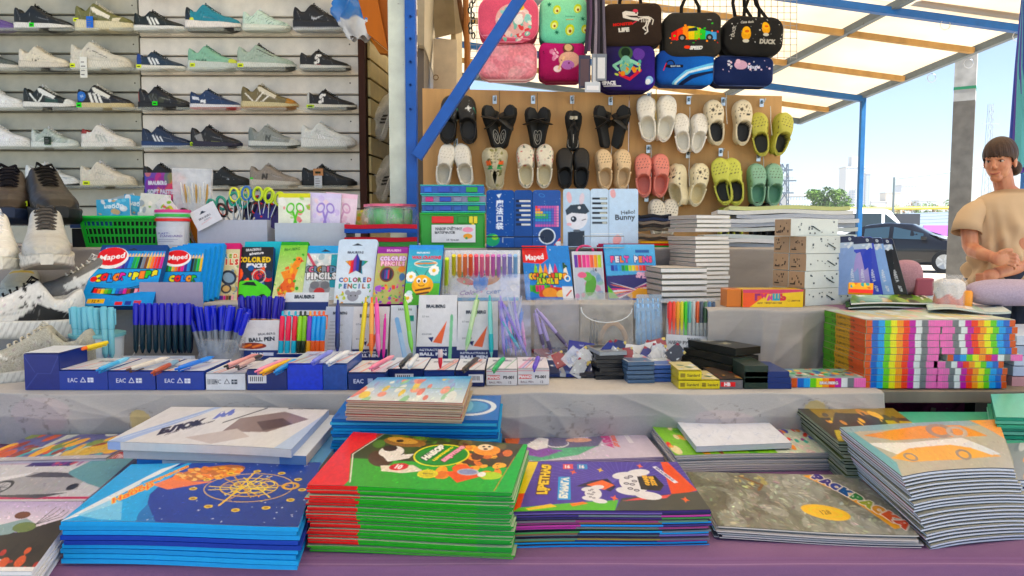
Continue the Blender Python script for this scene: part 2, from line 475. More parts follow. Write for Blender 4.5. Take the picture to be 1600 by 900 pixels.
XS=PY(217,0,WY).x;XE=PY(561,0,WY).x
slats(-3.6,XS-.004,'#b4b3a6',zs);slats(XS+.004,XE,'#f0eadf',[z-.012 for z in zs])
kp(MB().box(-3.7,WY,0,XE+.03,WY+.05,3,'#2b2620'),'wall','wood')
b=MB();b.box(XE,WY-.05,0,XE+.035,WY+.05,2.28,'#3d2112');kp(b,'trim','wood')
# right return wall of slats, receding
ra,rb=PY(573,0,WY),PY(625,0,4.6)
d=V((rb.x-ra.x,rb.y-ra.y,0));Lr=d.length;ang=math.atan2(d.y,d.x)
fr=None
for k,z in enumerate([2.13-.098*j for j in range(16)]):
 if fr is None:
  q=MB();q.box(0,-.012,.004,Lr,0,.09,'#e6d6a4');fr=o=q.build('side_slat','paint',kiosk)  # slat colour holds the yellow light that falls on this wall
 else:o=fr.copy();C.objects.link(o);o.parent=kiosk
 o.location=(ra.x+1.9,ra.y-WY-.06,z);o.rotation_euler=(0,0,ang)
q=MB();q.box(0,0,0,Lr,.03,2.3,'#4a3a20');o=q.build('side_backing','wood',kiosk);o.location=(ra.x+1.9,ra.y-WY-.06,0);o.rotation_euler=(0,0,ang)
# clear acrylic ledges under the shoes
acr=clearmat('acrylic','#dfe6df',.22,.1)
for l_ in list(acr.node_tree.links):
 if l_.to_socket.name in('Alpha','Normal'):acr.node_tree.links.remove(l_)
acr.node_tree.nodes['Principled BSDF'].inputs['Alpha'].default_value=.12;acr.node_tree.nodes['Principled BSDF'].inputs['Specular IOR Level'].default_value=.2
ROWZ=[2.347-.1945*k for k in range(7)]
for r_,z in enumerate(ROWZ):
 for i in range(9):
  x=-3.2+i*.30+(.02 if i>4 else 0)
  if x>XE-.2:continue
  q=MB();q.box(0,-.13,0,.25,0,.004,'#ccd4c8');q.box(0,-.134,-.012,.25,-.13,.004,'#ccd4c8')
  o=q.build('ledge',acr,kiosk);o.location=(x+1.9,-.073,z-.006)
for z in zs[2::2]:
 for x in(XS-.03,XE-.05):kp(MB().lathe([(.004,WY-.014),(.004,WY-.010)],'#5a554c',6,'y',(x,0,z+.045)),'screw','metal')
# plywood eave above the kiosk
e=thing('wooden_eave','brown varnished wooden eave hanging over the right end of the shoe wall','eave',PY(590,0,3.4))
for i,pts in enumerate([[(544,-60),(578,-60),(606,78),(574,52)],[(579,-60),(612,-60),(612,84),(607,78)],[(574,54),(606,80),(620,86),(592,82)]]):
 vs=[PY(u,v,3.4+.02*i)for u,v in pts];b=MB()
 o0=e.location;vs=[v-o0 for v in vs];b.add(vs+[v+V((0,.04,0))for v in vs],[(0,1,2,3),(7,6,5,4),(0,4,5,1),(1,5,6,2),(2,6,7,3),(3,7,4,0)],['#b06a28','#a06024','#bd7a38'][i])
 b.build('plank','wood',e)
b=MB();b.box(-.3,.1,.25,.22,.5,.27,'#20150c');b.build('soffit','wood',e)
# ---- white post + blue steel frame
def post(name,label,u0,u1,Y,colr,cat='post',wdt=None,zt=3.1,dep=.05,m='oldpaint',vref=150,dx=0):
 a,c=PY(u0,vref,Y),PY(u1,vref,Y)
 o=MB().box(-(c.x-a.x)/2,-dep/2,0,(c.x-a.x)/2,dep/2,zt,colr).build(name,m,bevel=.003)
 o.location=((a.x+c.x)/2,Y,0);return props(o,label,cat)
post('white_post','white painted wooden post at the right end of the shoe kiosk',609.5,636,2.5,'#d5dccf',dep=.06)
fr=thing('steel_frame','blue steel post with a diagonal brace rising over the clog board','frame',(PY(643,150,2.46).x,2.46,0))
a,c=PY(636.5,150,2.46),PY(653,150,2.46)
MB().box(-(c.x-a.x)/2,-.02,0,(c.x-a.x)/2,.02,3.1,'#1458a8').build('post','oldpaint',fr,bevel=.003)
p,q_=PY(651,246,2.42),PY(880,-106,2.42)
MB().beam(p-fr.location,q_-fr.location,.036,.03,'#1458a8',up=(0,1,0)).build('brace','oldpaint',fr,bevel=.002)
for v in(25,60,96,132,170):MB().lathe([(.004,0),(.004,.006)],'#0c2c5a',6,'y',tuple(PY(641,v,2.433)-fr.location)).build('bolt','metal',fr)
# ---- pavilion side behind the brace
pv=thing('pavilion','beige metal pavilion corner with ribbed roller shutter behind the blue brace','building',(PY(690,365,4).x,4,0))
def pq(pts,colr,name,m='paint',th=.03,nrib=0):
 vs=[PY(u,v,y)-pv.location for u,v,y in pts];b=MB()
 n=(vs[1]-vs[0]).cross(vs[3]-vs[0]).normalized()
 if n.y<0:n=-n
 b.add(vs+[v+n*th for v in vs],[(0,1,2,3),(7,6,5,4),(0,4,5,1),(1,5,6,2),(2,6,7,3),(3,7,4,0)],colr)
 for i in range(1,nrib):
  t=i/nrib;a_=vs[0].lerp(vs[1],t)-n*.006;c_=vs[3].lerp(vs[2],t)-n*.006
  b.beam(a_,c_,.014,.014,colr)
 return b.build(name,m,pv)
pq([(652,0-90,2.9),(664,-60,3.3),(678,136,5.2),(652,70,3.3)],'#cfc5ae','shutter',nrib=6)
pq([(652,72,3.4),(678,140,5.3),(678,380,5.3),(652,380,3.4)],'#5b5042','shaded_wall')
pq([(677,60,3.9),(714,62,3.9),(712,420,3.9),(677,420,3.9)],'#dccfba','corner_post',th=.15)
pq([(664,-80,3.5),(704,-80,3.5),(712,52,3.9),(680,60,3.9)],'#b3a78e','beam_box',th=.2)
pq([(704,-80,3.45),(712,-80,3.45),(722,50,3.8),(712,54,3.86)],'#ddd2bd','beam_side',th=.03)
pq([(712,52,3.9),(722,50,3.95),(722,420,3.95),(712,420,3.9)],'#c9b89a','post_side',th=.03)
b=MB();b.tube([PY(712,-40,3.5)-pv.location,PY(722,30,3.6)-pv.location,PY(733,78,3.7)-pv.location],.012,'#6b4a33');b.tube([PY(727,-20,3.6)-pv.location,PY(730,80,3.6)-pv.location,PY(727,420,3.6)-pv.location],.014,'#9c6a44');b.build('rusty_pipe','rubber',pv)
b=MB();b.tube([PY(681+4*math.cos(a/8*6.28),121+4*math.sin(a/8*6.28),3.88)-pv.location for a in range(8)],.002,'#8a6a3a',closed=True,n=6);b.build('ring_pull','metal',pv)
ch=MB()
for i in range(9):
 cx,cy=737+math.sin(i*1.7)*3,-8+i*8
 ch.tube([PY(cx+2.5*math.cos(a/8*6.28),cy+5*math.sin(a/8*6.28),3.3)for a in range(8)],.0035,'#33352c',closed=True,n=6)
props(ch.build('chain','metal',smooth=True),'dark hanging chain beside the pink cat backpack','chain')
# ---- canopy
P0=V((3.58,5.2,2.55));dR=V((-.35,1,-.15));dP=V((-1,0,.133))
def cn(t,s):return P0+dR*t+dP*s
cano=thing('canopy','white translucent market canopy on blue steel and wooden battens','canopy',(P0.x,P0.y,0))
def sheetmat():
 m=bpy.data.materials.new('canopy sheet');m.use_nodes=True;N=m.node_tree.nodes;L=m.node_tree.links
 N.remove(N['Principled BSDF']);o=N['Material Output']
 tr=N.new('ShaderNodeBsdfTranslucent');df=N.new('ShaderNodeBsdfDiffuse');mx=N.new('ShaderNodeMixShader')
 no=N.new('ShaderNodeTexNoise');no.inputs['Scale'].default_value=2.5;no.inputs['Detail'].default_value=6
 cr=N.new('ShaderNodeValToRGB');cr.color_ramp.elements[0].color=(.80,.71,.57,1);cr.color_ramp.elements[1].color=(.88,.80,.67,1)
 cr.color_ramp.elements[0].position=.35;cr.color_ramp.elements[1].position=.6
 L.new(no.outputs['Fac'],cr.inputs['Fac']);L.new(cr.outputs['Color'],tr.inputs['Color']);L.new(cr.outputs['Color'],df.inputs['Color'])
 mx.inputs['Fac'].default_value=.30;L.new(tr.outputs[0],mx.inputs[1]);L.new(df.outputs[0],mx.inputs[2]);L.new(mx.outputs[0],o.inputs['Surface'])
 return m
SM=sheetmat()
ts=[-8.4,-6.2,-4.0,-1.9,-.0,2.15]  # unseen rows behind the camera, extended to keep the sun off the goods
for i in range(5):
 for s0,s1 in((0,2.0),(2.0,4.6),(4.6,7.2)):
  vs=[cn(ts[i],s0),cn(ts[i],s1),cn(ts[i+1],s1),cn(ts[i+1],s0)]
  vs=[v-cano.location+V((0,0,.03+.002*(i%2)))for v in vs]
  q=MB();q.add(vs+[v+V((0,0,.002))for v in vs],[(0,1,2,3),(7,6,5,4),(0,4,5,1),(1,5,6,2),(2,6,7,3),(3,7,4,0)],'#ffffff').build('sheet',SM,cano)
def cb(t0,s0,t1,s1,w1,w2,colr,name,m='oldpaint',dz=0):
 b=MB();b.beam(cn(t0,s0)-cano.location+V((0,0,dz)),cn(t1,s1)-cano.location+V((0,0,dz)),w1,w2,colr);return b.build(name,m,cano,bevel=.002)
cb(-8,0,2.17,0,.05,.05,'#6d7880','rafter');cb(-8,.97,2.17,.97,.05,.05,'#6d7880','rafter');cb(-8,3.2,2.17,3.2,.05,.05,'#6d7880','rafter')
for t in(0,1.405):cb(t,0,t,7,.05,.05,'#1d63a8' if t==0 else '#2d5f98','purlin',dz=-.03)
cb(2.15,0,2.15,5,.05,.05,'#5a6670','end_rail')
for t in(.398,.98,1.775):
 for s0,s1 in((0.02,.95),(.99,3.18),(3.22,6)):cb(t,s0,t,s1,.045,.04,'#b8966a','batten','wood',dz=-.01)
cb(-.05,.04,-.05,.82,.05,.055,'#a8764c','short_board','wood',dz=.07)
for t,s in((0,0),(1.405,0)):
 a=cn(t,s)-cano.location;q=MB();q.box(a.x-.02,a.y-.02,0,a.x+.02,a.y+.02,a.z-.0,'#1b5c90' if t else '#1d63a8');q.build('post','oldpaint',cano,bevel=.003)
for t,s in((-.02,.62),(0,.1),(.05,.0),(.45,0),(.75,0)):
 a=cn(t,s)-cano.location+V((0,0,-.05));MB().tube([a+V((.035*math.cos(k*.785),0,.035*math.sin(k*.785)-.03))for k in range(8)],.003,'#c9ccd0',closed=True,n=5).build('wire_loop','metal',cano)
# wire mesh that carries the bags
wg=thing('wire_mesh','white wire mesh hung behind the row of lunch bags','wire mesh',PY(990,92,3.12))
b=MB()
for i in range(52):
 u=735+i*10;b.beam(PY(u,-60,3.12)-wg.location,PY(u,92+(i%3),3.12)-wg.location,.002,.002,'#9a958c')
for j in range(16):b.beam(PY(735,-60+j*10,3.123)-wg.location,PY(1245,-60+j*10,3.123)-wg.location,.002,.002,'#9a958c')
b.build('wires','metal',wg)
MB().tube([PY(730,-14,3.02)-wg.location,PY(1260,-10,3.02)-wg.location],.008,'#c9ccd0').build('rail','metal',wg)
# ---- clog board
BY=3.0
cbd=thing('display_board','tan plywood board hung with rows of clogs and slides','display board',(PY(940,365,BY).x,BY+.02,0))
for i,(u0,u1,v0,v1)in enumerate([(660,983,138,146),(984,1222,146,150)]):
 q=[PY(u0,v0,BY),PY(u1,v1,BY)]
 vs=[V((q[0].x,BY,.3)),V((q[1].x,BY,.3)),q[1],q[0]];vs=[v-cbd.location for v in vs]
 b=MB();b.add(vs+[v+V((0,.012,0))for v in vs],[(0,1,2,3),(7,6,5,4),(0,4,5,1),(1,5,6,2),(2,6,7,3),(3,7,4,0)],'#cda67a')
 b.build('panel','wood',cbd)
for x in(-.6,.6):MB().box(x-.02,.02,0,x+.02,.05,1.6,'#8b6a40').build('leg','wood',cbd)
# hooks with price tags: (u, v)
for u,v in[(773,155),(833,155),(894,155),(954,157),(1014,150),(1076,156),(1130,158),(1190,160),(1013,232),(1075,240),(1126,237),(1185,245),(1010,308),(712,150),(712,222)]:
 b=MB();a=PY(u,v,BY-.012)-cbd.location
 b.box(a.x-.008,a.y-.0015,a.z-.018,a.x+.008,a.y,a.z+.014,'#c9d0d4');b.tube([a+V((0,-.002,.0)),a+V((0,-.03,-.004)),a+V((0.004,-.034,.01))],.0025,'#aab0b4',6)
 b.box(a.x-.004,a.y-.002,a.z-.006,a.x+.005,a.y-.0016,a.z+.008,'#5b6a70')
 b.build('hook','metal',cbd)
# ---- tables
L1,L2,L3,L4=.70,.81,.955,1.09
def table(name,label,x0,x1,y0,y1,z,colr,lc,legs=True,th=.025,m='wood'):
 t=thing(name,label,'table',((x0+x1)/2,(y0+y1)/2,0));hx,hy=(x1-x0)/2,(y1-y0)/2
 MB().box(-hx,-hy,z-th,hx,hy,z,colr).build('tabletop',m,t,bevel=.002)
 for sx in(-1,1):
  for sy in(-1,1):MB().box(sx*(hx-.06)-.02,sy*(hy-.05)-.02,0,sx*(hx-.06)+.02,sy*(hy-.05)+.02,z-th,lc).build('leg','paint',t)
 return t
table('front_table','low front table under a purple cloth carrying stacks of booklets',-1.75,1.5,.965,1.49,L1-.004,'#6a5040','#2a2a2c')
table('middle_table','middle table with black legs carrying pens and rainbow boxes',-1.5,1.345,1.50,1.80,L2-.003,'#8f8577','#15191c')
table('rear_table','rear table step under grey cloth behind the pen boxes',-1.9,.98,1.86,2.0,L3-.003,'#8f8577','#2a2a2c')
table('back_table','highest back table step carrying the green basket',-2.4,.985,2.06,2.9,L4-.003,'#8f8577','#2a2a2c')
def cloth(name,label,prof,x0,x1,colr,paint=None,nx=150,amp=.008,nseg=16,cat='cloth',kx=9,seed=1,group=None,hem=0,x1b=None):
 """prof: list of (y, z, f) f = how freely it folds"""
 pts=[]
 for i in range(len(prof)-1):
  a_,c_=prof[i],prof[i+1]
  for k in range(nseg):pts.append([a_[j]+(c_[j]-a_[j])*k/nseg for j in range(3)])
 pts.append(list(prof[-1]));pts=np.array(pts);n=len(pts)
 X=np.linspace(x0,x1,nx);rs=np.random.RandomState(seed)
 ph=rs.uniform(0,6.28,8);fq=kx*rs.uniform(.5,2.2,8);am=rs.uniform(.3,1,8)
 P=np.zeros((n,nx,3));P[...,0]=X[None,:]
 t=np.linspace(0,1,n)[:,None]
 F=0;XX=X[None,:]
 for i in range(8):
  d=ph[i]-3.1;F=F+am[i]*(1-2*np.abs(np.sin(XX*fq[i]*.8+ph[i]+t*d*1.4)))**3
 F=F/2.2;G2=sum(am[i]*np.sin(XX*fq[i]*2.3+ph[i]*2+t*(4-ph[i]))for i in range(8))/4
 P[...,1]=pts[:,0:1]-amp*pts[:,2:3]*(F*.9+G2+.8)
 P[...,2]=pts[:,1:2]+amp*np.minimum(pts[:,2:3],.5)*(np.sin(XX*11+ph[2])+np.sin(XX*29+ph[3]))*.22
 cvs=Cv(x1-x0,1.0,260 if nx>500 else 70,colr)
 if paint:paint(cvs)
 d=cvs.done();h_,w_=d.shape[:2]
 cols=d[np.clip((np.linspace(0,1,n)*(h_-1)).astype(int),0,h_-1)][:,np.clip((np.linspace(0,1,nx)*(w_-1)).astype(int),0,w_-1)]
 o=gridmesh(name,P,cols,'linen',None,True)
 o.modifiers.new('s','SOLIDIFY').thickness=.0012
 return props(o,label,cat,group)
def pl(c):
 for i in range(26):c.rect(0,c.rs.uniform(0,1),c.W,c.rs.uniform(0,1)*.02+0,'#000000',0)
 for i in range(14):y=c.rs.uniform(0,1);c.rect(0,y,c.W,y+.03,['#7a5678','#a58aa2','#6b4a6c'][i%3],.35)
cloth('purple_cloth','purple cloth over the front table edge beneath the booklets',[(.925,.30,1),(.932,.66,.6),(.942,.694,.2),(.955,.7,0),(1.49,.7,0)],-1.75,1.55,'#7c6080',pl,amp=.01,kx=4,seed=3)
def gcl(c):
 c.noise(.05,60);rs=c.rs
 for i in range(11):
  cx,cy=.12+i*c.W/11+rs.uniform(-.06,.06),rs.uniform(.10,.34);cc=['#c6b0b4','#c8b680','#aca6b2'][i%3]
  if i%3==1:c.ell(cx,cy,.022,.11,cc,rs.uniform(-4,4),.75)
  elif i%3==0:c.ell(cx,cy,.06,.16,cc,rs.uniform(-14,14),.3)
  for k in range(1 if i%3==1 else 5):
   a=k*72+i*11;q=0 if i%3==1 else 1;ax,ay=cx+q*.04*math.cos(rad(a)),cy+q*.13*math.sin(rad(a));p0,p1=(.026,.13)if not q else(.026,.09)
   for j in range(0,20,2):t0,t1=j*.314,j*.314+.3;c.line([(ax+p0*math.cos(t0),ay+p1*math.sin(t0)),(ax+p0*math.cos(t1),ay+p1*math.sin(t1))],'#6c665e',.0045,.42)
def gcp(c):c.noise(.06,30)
cloth('grey_cloth','grey cloth with stitched flower print hanging between booklets and pens',[(1.50,.66,1),(1.475,.76,.8),(1.478,.806,.3),(1.49,.810,0),(1.86,.810,0)],-1.75,PZ(1352,600,.81).x,'#b6b3af',gcl,nx=900,kx=6,seed=5,amp=.016,nseg=36)
cloth('grey_cloth','grey cloth behind the pen displays under the pencil packs',[(1.885,.80,1),(1.865,.90,.7),(1.855,.951,.2),(1.862,.9555,0),(2.06,.9555,0)],-1.9,PZ(1120,474,.955).x,'#aeaba7',gcp,nx=260,kx=6,seed=8,amp=.013)
cloth('grey_cloth','grey cloth at the back step below the green basket and white boxes',[(2.08,.94,1),(2.065,1.03,.7),(2.05,1.087,.2),(2.058,1.0905,0),(2.9,1.0905,0)],-2.4,.97,'#a8a29e',gcp,nx=260,kx=7,seed=9,amp=.012)
# right part of the rear step, its front reaches closer to the viewer
rx0=PZ(1118,480,L3).x
rt=table('rear_table','right rear table step with grey cloth carrying the speckled boxes',rx0,1.10,1.742,1.85,L3-.003,'#8f8577','#2a2a2c')
table('rear_table','small rear table carrying book piles below the white paper stacks',rx0,1.05,1.87,2.0,L3-.004,'#8f8577','#2a2a2c')
def gcl2(c):gcp(c);c.poly([(c.W*.52,0),(c.W*.70,0),(c.W*.74,.8),(c.W*.44,.8)],'#8a6080',.8)
cloth('grey_cloth','grey cloth with one purple patch below the yellow paint box',[(1.74,.79,1.6),(1.725,.88,1.5),(1.715,.951,.3),(1.723,.9555,0),(2.06,.9557,0)],rx0-.03,1.12,'#aeaaa6',gcl2,nx=180,kx=7,seed=11,amp=.018)
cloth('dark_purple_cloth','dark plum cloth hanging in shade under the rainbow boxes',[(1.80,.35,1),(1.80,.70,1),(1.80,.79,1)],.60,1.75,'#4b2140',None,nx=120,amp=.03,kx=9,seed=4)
# ================= SHOES
def interp(x,xs,ys):return np.interp(x,xs,ys)
def smooth1(a,n=2):
 for _ in range(n):a=np.concatenate([[a[0]],(a[:-2]+2*a[1:-1]+a[2:])/4,[a[-1]]])
 return a
SHAPES=dict(run=dict(tx=[0,.03,.08,.15,.22,.29,.33,.40,.55,.70,.85,.95,1],tz=[.074,.092,.088,.070,.068,.085,.098,.090,.068,.052,.043,.034,.018],sh=.032,sm=.025,st=.018,spring=.012),chunky=dict(tx=[0,.03,.08,.15,.22,.29,.34,.42,.55,.70,.85,.95,1],tz=[.08,.098,.092,.076,.075,.095,.106,.096,.075,.060,.052,.043,.025],sh=.044,sm=.034,st=.026,spring=.014),court=dict(tx=[0,.03,.08,.15,.22,.28,.33,.42,.55,.66,.80,.93,1],tz=[.068,.084,.080,.068,.068,.088,.100,.092,.072,.058,.048,.040,.022],sh=.024,sm=.022,st=.021,spring=.004),slim=dict(tx=[0,.03,.08,.15,.22,.29,.33,.42,.55,.70,.85,.95,1],tz=[.066,.080,.074,.062,.060,.076,.086,.078,.060,.046,.036,.029,.016],sh=.024,sm=.018,st=.015,spring=.006))
for s_ in SHAPES.values():
 s_['tz']=[z*1.24 for z in s_['tz']]
 for k_ in('sh','sm','st'):s_[k_]*=1.2
def shoe(label,u0,u1,vb,Y,up,sole,shape='run',paint=None,lace='#e8e8e8',inner='#2a2a2c',sole2=None,tag=None,hang=None,L=None,rot=0,z=None,name='sneaker',group='sneakers shown on the shoe wall',tilt=0,nx=92,lacew=.0022,loc=None,kind='leather',cat='shoe'):
 if loc is None:
  a,c=PY(u0,vb,Y),PY(u1,vb,Y);L=L or(c.x-a.x);loc=V((a.x,Y,z if z is not None else a.z))
 sc=L/.285;s_=SHAPES[shape]
 root=thing(name,label,cat,loc,group,(0,tilt,rot))
 cv=Cv(100,44,2.4,up)
 X=np.linspace(0,1,nx)
 top=smooth1(interp(X,s_['tx'],s_['tz']),1)*sc
 so=interp(X,[0,.3,.6,.9,1],[s_['sh'],s_['sm']+.003,s_['sm']-.002,s_['st'],s_['st']+.004])*sc
 bot=np.clip((X-.72)/.28,0,1)**2*s_['spring']*sc+np.clip((.06-X)/.06,0,1)**2*.006*sc
 w_=smooth1(interp(X,[0,.02,.06,.2,.38,.55,.72,.85,.93,.98,1],[.012,.022,.029,.034,.034,.040,.046,.042,.032,.019,.008]),1)*sc
 yt=interp(X,[0,.04,.1,.28,.36,.62,.75,1],[.006,.014,.019,.019,.017,.013,.004,.001])*sc
 st=lambda x:42-interp(x/100,X,so)/L*100
 cv.rich(130,(4,8,96,36),.72,1.35,(.6,2))
 if paint:paint(cv,st)
 dk='#000000'
 for pts in(((30,4),(33,34)),((62,20),(68,36)),((8,8),(14,22),(12,34)),((34,18),(50,22),(66,26)),((76,25),(84,29),(98,32))):cv.line(pts,dk,.5,.35);cv.line([(x+.7,y+.5)for x,y in pts],'#ffffff',.3,.22)
 for i in range(6):cv.ell(37+i*4.6,13+i*2.2,.7,.7,dk,al=.6)
 for i in range(18):cv.ell(76+(i%6)*2.6,26.5+(i//6)*2+(i%6)*.3,.45,.45,dk,al=.4)
 cv.noise(.05,3)
 def samp(xx,zz):return cv.at(np.clip(xx,0,1),np.clip((zz/L*100+2)/44,0,1))
 nt_=22
 t=np.linspace(0,1,nt_)
 P=np.zeros((nx,2*nt_+8,3));K=np.zeros_like(P)
 tt=np.sin(t*math.pi/2)**.85
 for side,base in((-1,0),(1,nt_+8)):
  z_=so[:,None]*.95+(np.maximum(top,so+.004)[:,None]-so[:,None]*.95)*(tt[None,:])
  bul=np.cos(t*math.pi/2)**.75
  y_=(w_*.97)[:,None]*bul[None,:]+yt[:,None]*(1-bul[None,:])
  y_+=(np.sin(t*math.pi)[None,:]*.003*sc)
  c_=samp(np.repeat(X[:,None],nt_,1),z_)
  if side==-1:
   P[:,:nt_,0]=X[:,None]*L;P[:,:nt_,1]=-y_;P[:,:nt_,2]=z_;K[:,:nt_]=c_
  else:
   P[:,nt_+8:,0]=X[:,None]*L;P[:,nt_+8:,1]=y_[:,::-1];P[:,nt_+8:,2]=z_[:,::-1];K[:,nt_+8:]=c_[:,::-1]
 op=np.clip((.31-X)/.03,0,1)*np.clip((X-.025)/.03,0,1)
 lc=np.array(col(lace));ic=np.array(col(inner));upc=np.array(col(up))
 for j in range(8):
  f=(j+.5)/8;yy=-yt+2*yt*f
  dep=(1-(2*f-1)**6)*op*.045*sc
  crown=(1-(2*f-1)**2)*.12*yt*(1-op)
  P[:,nt_+j,0]=X*L;P[:,nt_+j,1]=yy;P[:,nt_+j,2]=np.maximum(top,so+.004)-dep+crown
  isl=((X>.36)&(X<.64));stripe=(np.sin(X*100/100*math.pi*2*17)>-.2)
  k=samp(X,top-.001)
  k=np.where((op>.3)[:,None],ic,k)
  k=np.where((isl&stripe)[:,None],lc,k)
  K[:,nt_+j]=k
 gridmesh('upper',P,K,kind,root)
 b=MB()
 for q in np.linspace(.38,.60,6):
  i=int(q*(nx-1));b.tube([(q*L,-yt[i]*1.25,top[i]-.004*sc),(q*L+.002,-yt[i]*.5,top[i]+.0045*sc),(q*L+.004,yt[i]*.5,top[i]+.0045*sc),(q*L,yt[i]*1.25,top[i]-.004*sc)],lacew*sc,lace,5)
 i=int(.34*(nx-1));x_=.34*L
 b.tube([(x_,0,top[i]+.003),(x_+.012*sc,-.014*sc,top[i]+.010*sc),(x_+.02*sc,-.02*sc,top[i]-.004*sc),(x_+.004,-.004,top[i])],lacew*sc,lace,5)
 b.tube([(x_,0,top[i]+.003),(x_+.012*sc,.014*sc,top[i]+.008*sc),(x_+.02*sc,.02*sc,top[i]-.004*sc),(x_+.004,.004,top[i])],lacew*sc,lace,5)
 b.build('laces','cloth',root,smooth=True)
 ns=7;prof_z=[0,.12,.35,.6,.85,1.0,1.0];prof_y=[.90,.985,1.03,1.0,1.04,1.02,.94]
 Ps=np.zeros((nx,2*ns,3));Ks=np.zeros_like(Ps);sc_=np.array(col(sole));s2=np.array(col(sole2 or sole))
 for j in range(ns):
  zz=bot+(so-bot)*prof_z[j];yy=(w_+.0035*sc)*prof_y[j]
  kk=np.where(prof_z[j]<.3,1,0)*s2+np.where(prof_z[j]<.3,0,1)*sc_
  kk=np.repeat(kk[None,:],nx,0)
  if.1<prof_z[j]<.9:kk=kk*np.where(np.sin(X*150+j*2)>.55,.72,1)[:,None]
  if prof_z[j]==1.0:kk=kk*.7
  for sgn,jj in((-1,j),(1,2*ns-1-j)):
   Ps[:,jj,0]=X*L*1.015-.002;Ps[:,jj,1]=sgn*yy;Ps[:,jj,2]=zz;Ks[:,jj]=kk
 Ps=np.concatenate([Ps,Ps[:,:1]],1);Ks=np.concatenate([Ks,Ks[:,:1]],1)
 gridmesh('sole',Ps,Ks,'foam',root)
 for i,nm in((0,'heel_cap'),(nx-1,'toe_cap')):
  b=MB();b.add([tuple(p)for p in Ps[i,:-1]],[tuple(range(2*ns))],sole);b.add([tuple(p)for p in P[i]],[tuple(range(2*nt_+8))],up);b.build(nm,kind,root)
 if tag:
  tx,tz,tc,tw_,th_=tag;i=int(tx*(nx-1))
  b=MB();y=-(w_[i]+.006*sc);b.box(tx*L-tw_/2,y-.001,tz,tx*L+tw_/2,y,tz+th_,tc)
  b.box(tx*L-tw_*.3,y-.0016,tz+th_*.3,tx*L+tw_*.25,y-.0011,tz+th_*.6,'#26301a')
  b.build('price_sticker','paper',root)
 if hang:
  tx,z0,z1,tc,tw_=hang;i=int(tx*(nx-1));y=-(w_[i]+.01)
  b=MB();b.box(tx*L-tw_/2,y-.001,z0,tx*L+tw_/2,y,z1,tc);b.tube([(tx*L,y,z1),(tx*L,y*.6,top[i])],.0008,'#cccccc',4)
  for k in range(4):b.box(tx*L-tw_*.35,y-.0016,z0+(z1-z0)*(.12+.2*k),tx*L+tw_*(.1+.08*(k%3)),y-.0011,z0+(z1-z0)*(.17+.2*k),'#77777a')
  b.build('swing_tag','paper',root)
 return root
# side marks
def stripes3(c,x,colr,w=4.5,gap=7.5,y0=17,y1=32,sl=7):
 for i in range(3):a=x+i*gap;c.poly([(a,y0+i*1.2),(a+w,y0+i*1.2),(a+w+sl,y1),(a+sl,y1)],colr)
def swoosh(c,x,y,s,colr):
 pts=[(x-9*s,y-4*s),(x-8*s,y+1*s),(x-5*s,y+3.2*s),(x-1*s,y+2.6*s),(x+12*s,y-4*s),(x-2*s,y+.2*s),(x-5.5*s,y+.6*s),(x-7.5*s,y-1.2*s)]
 c.poly(pts,colr)
def smark(c,x,y,s,colr,dot):
 c.line([(x+5*s,y-6*s),(x,y-6*s),(x-2.5*s,y-2*s),(x+1.5*s,y+1*s),(x+1*s,y+5*s),(x-4*s,y+6*s)],colr,4.4*s)
 for dx,dy in((0,-4.5),(-.3,0),(0,4)):c.ell(x+dx*s,y+dy*s,1*s,1*s,dot)
def meshy(c,cols,n=90,w=.8):
 for i in range(n):
  x,y=c.rs.uniform(8,92),c.rs.uniform(10,36);c.line([(x,y),(x+c.rs.uniform(4,10),y-c.rs.uniform(2,7))],cols[i%len(cols)],w,.8)
def overlay(c,toe=None,heel=None,eye=None,foxing=None):
 if toe:c.poly([(100,10),(84,24),(78,44),(100,44)],toe)
 if heel:c.poly([(0,4),(10,8),(13,24),(10,44),(0,44)],heel)
 if eye:c.poly([(30,4),(36,4),(66,20),(63,25),(36,14)],eye)
 if foxing:c.poly([(0,30),(30,33),(60,31),(100,34),(100,44),(0,44)],foxing)
G,YL='#2fd42f','#d8e820'
ry=ROWZ
def zrow(k):return ROWZ[k]
def S_(label,u0,u1,row,up,sole,**k):
 vb=365-(zrow(row)-H)*FPX/(WY-.07)
 return shoe(label,u0,u1,vb,WY-.07,up,sole,z=zrow(row)-.001,**k)
# row 0 (only the soles are in the picture)
S_('top row sneaker with white sole, second slot of the beige panel',288,364,0,'#aac4b8','#e8ebe4')
S_('top row black sneaker left of the mint one, only its sole in view',213,285,0,'#2a2a2a','#6d3b36')
S_('top row white sneaker right of the mint one',372,420,0,'#dddddd','#c4c8c4')
S_('top row black shoe at the right end with grey sole',422,497,0,'#1a1a1c','#3a3d44')
S_('top row blue tagged shoe over the grey panel',96,172,0,'#8c8c88','#a8a69a',tag=(.4,-.006,'#4aa0e0',.05,.03))
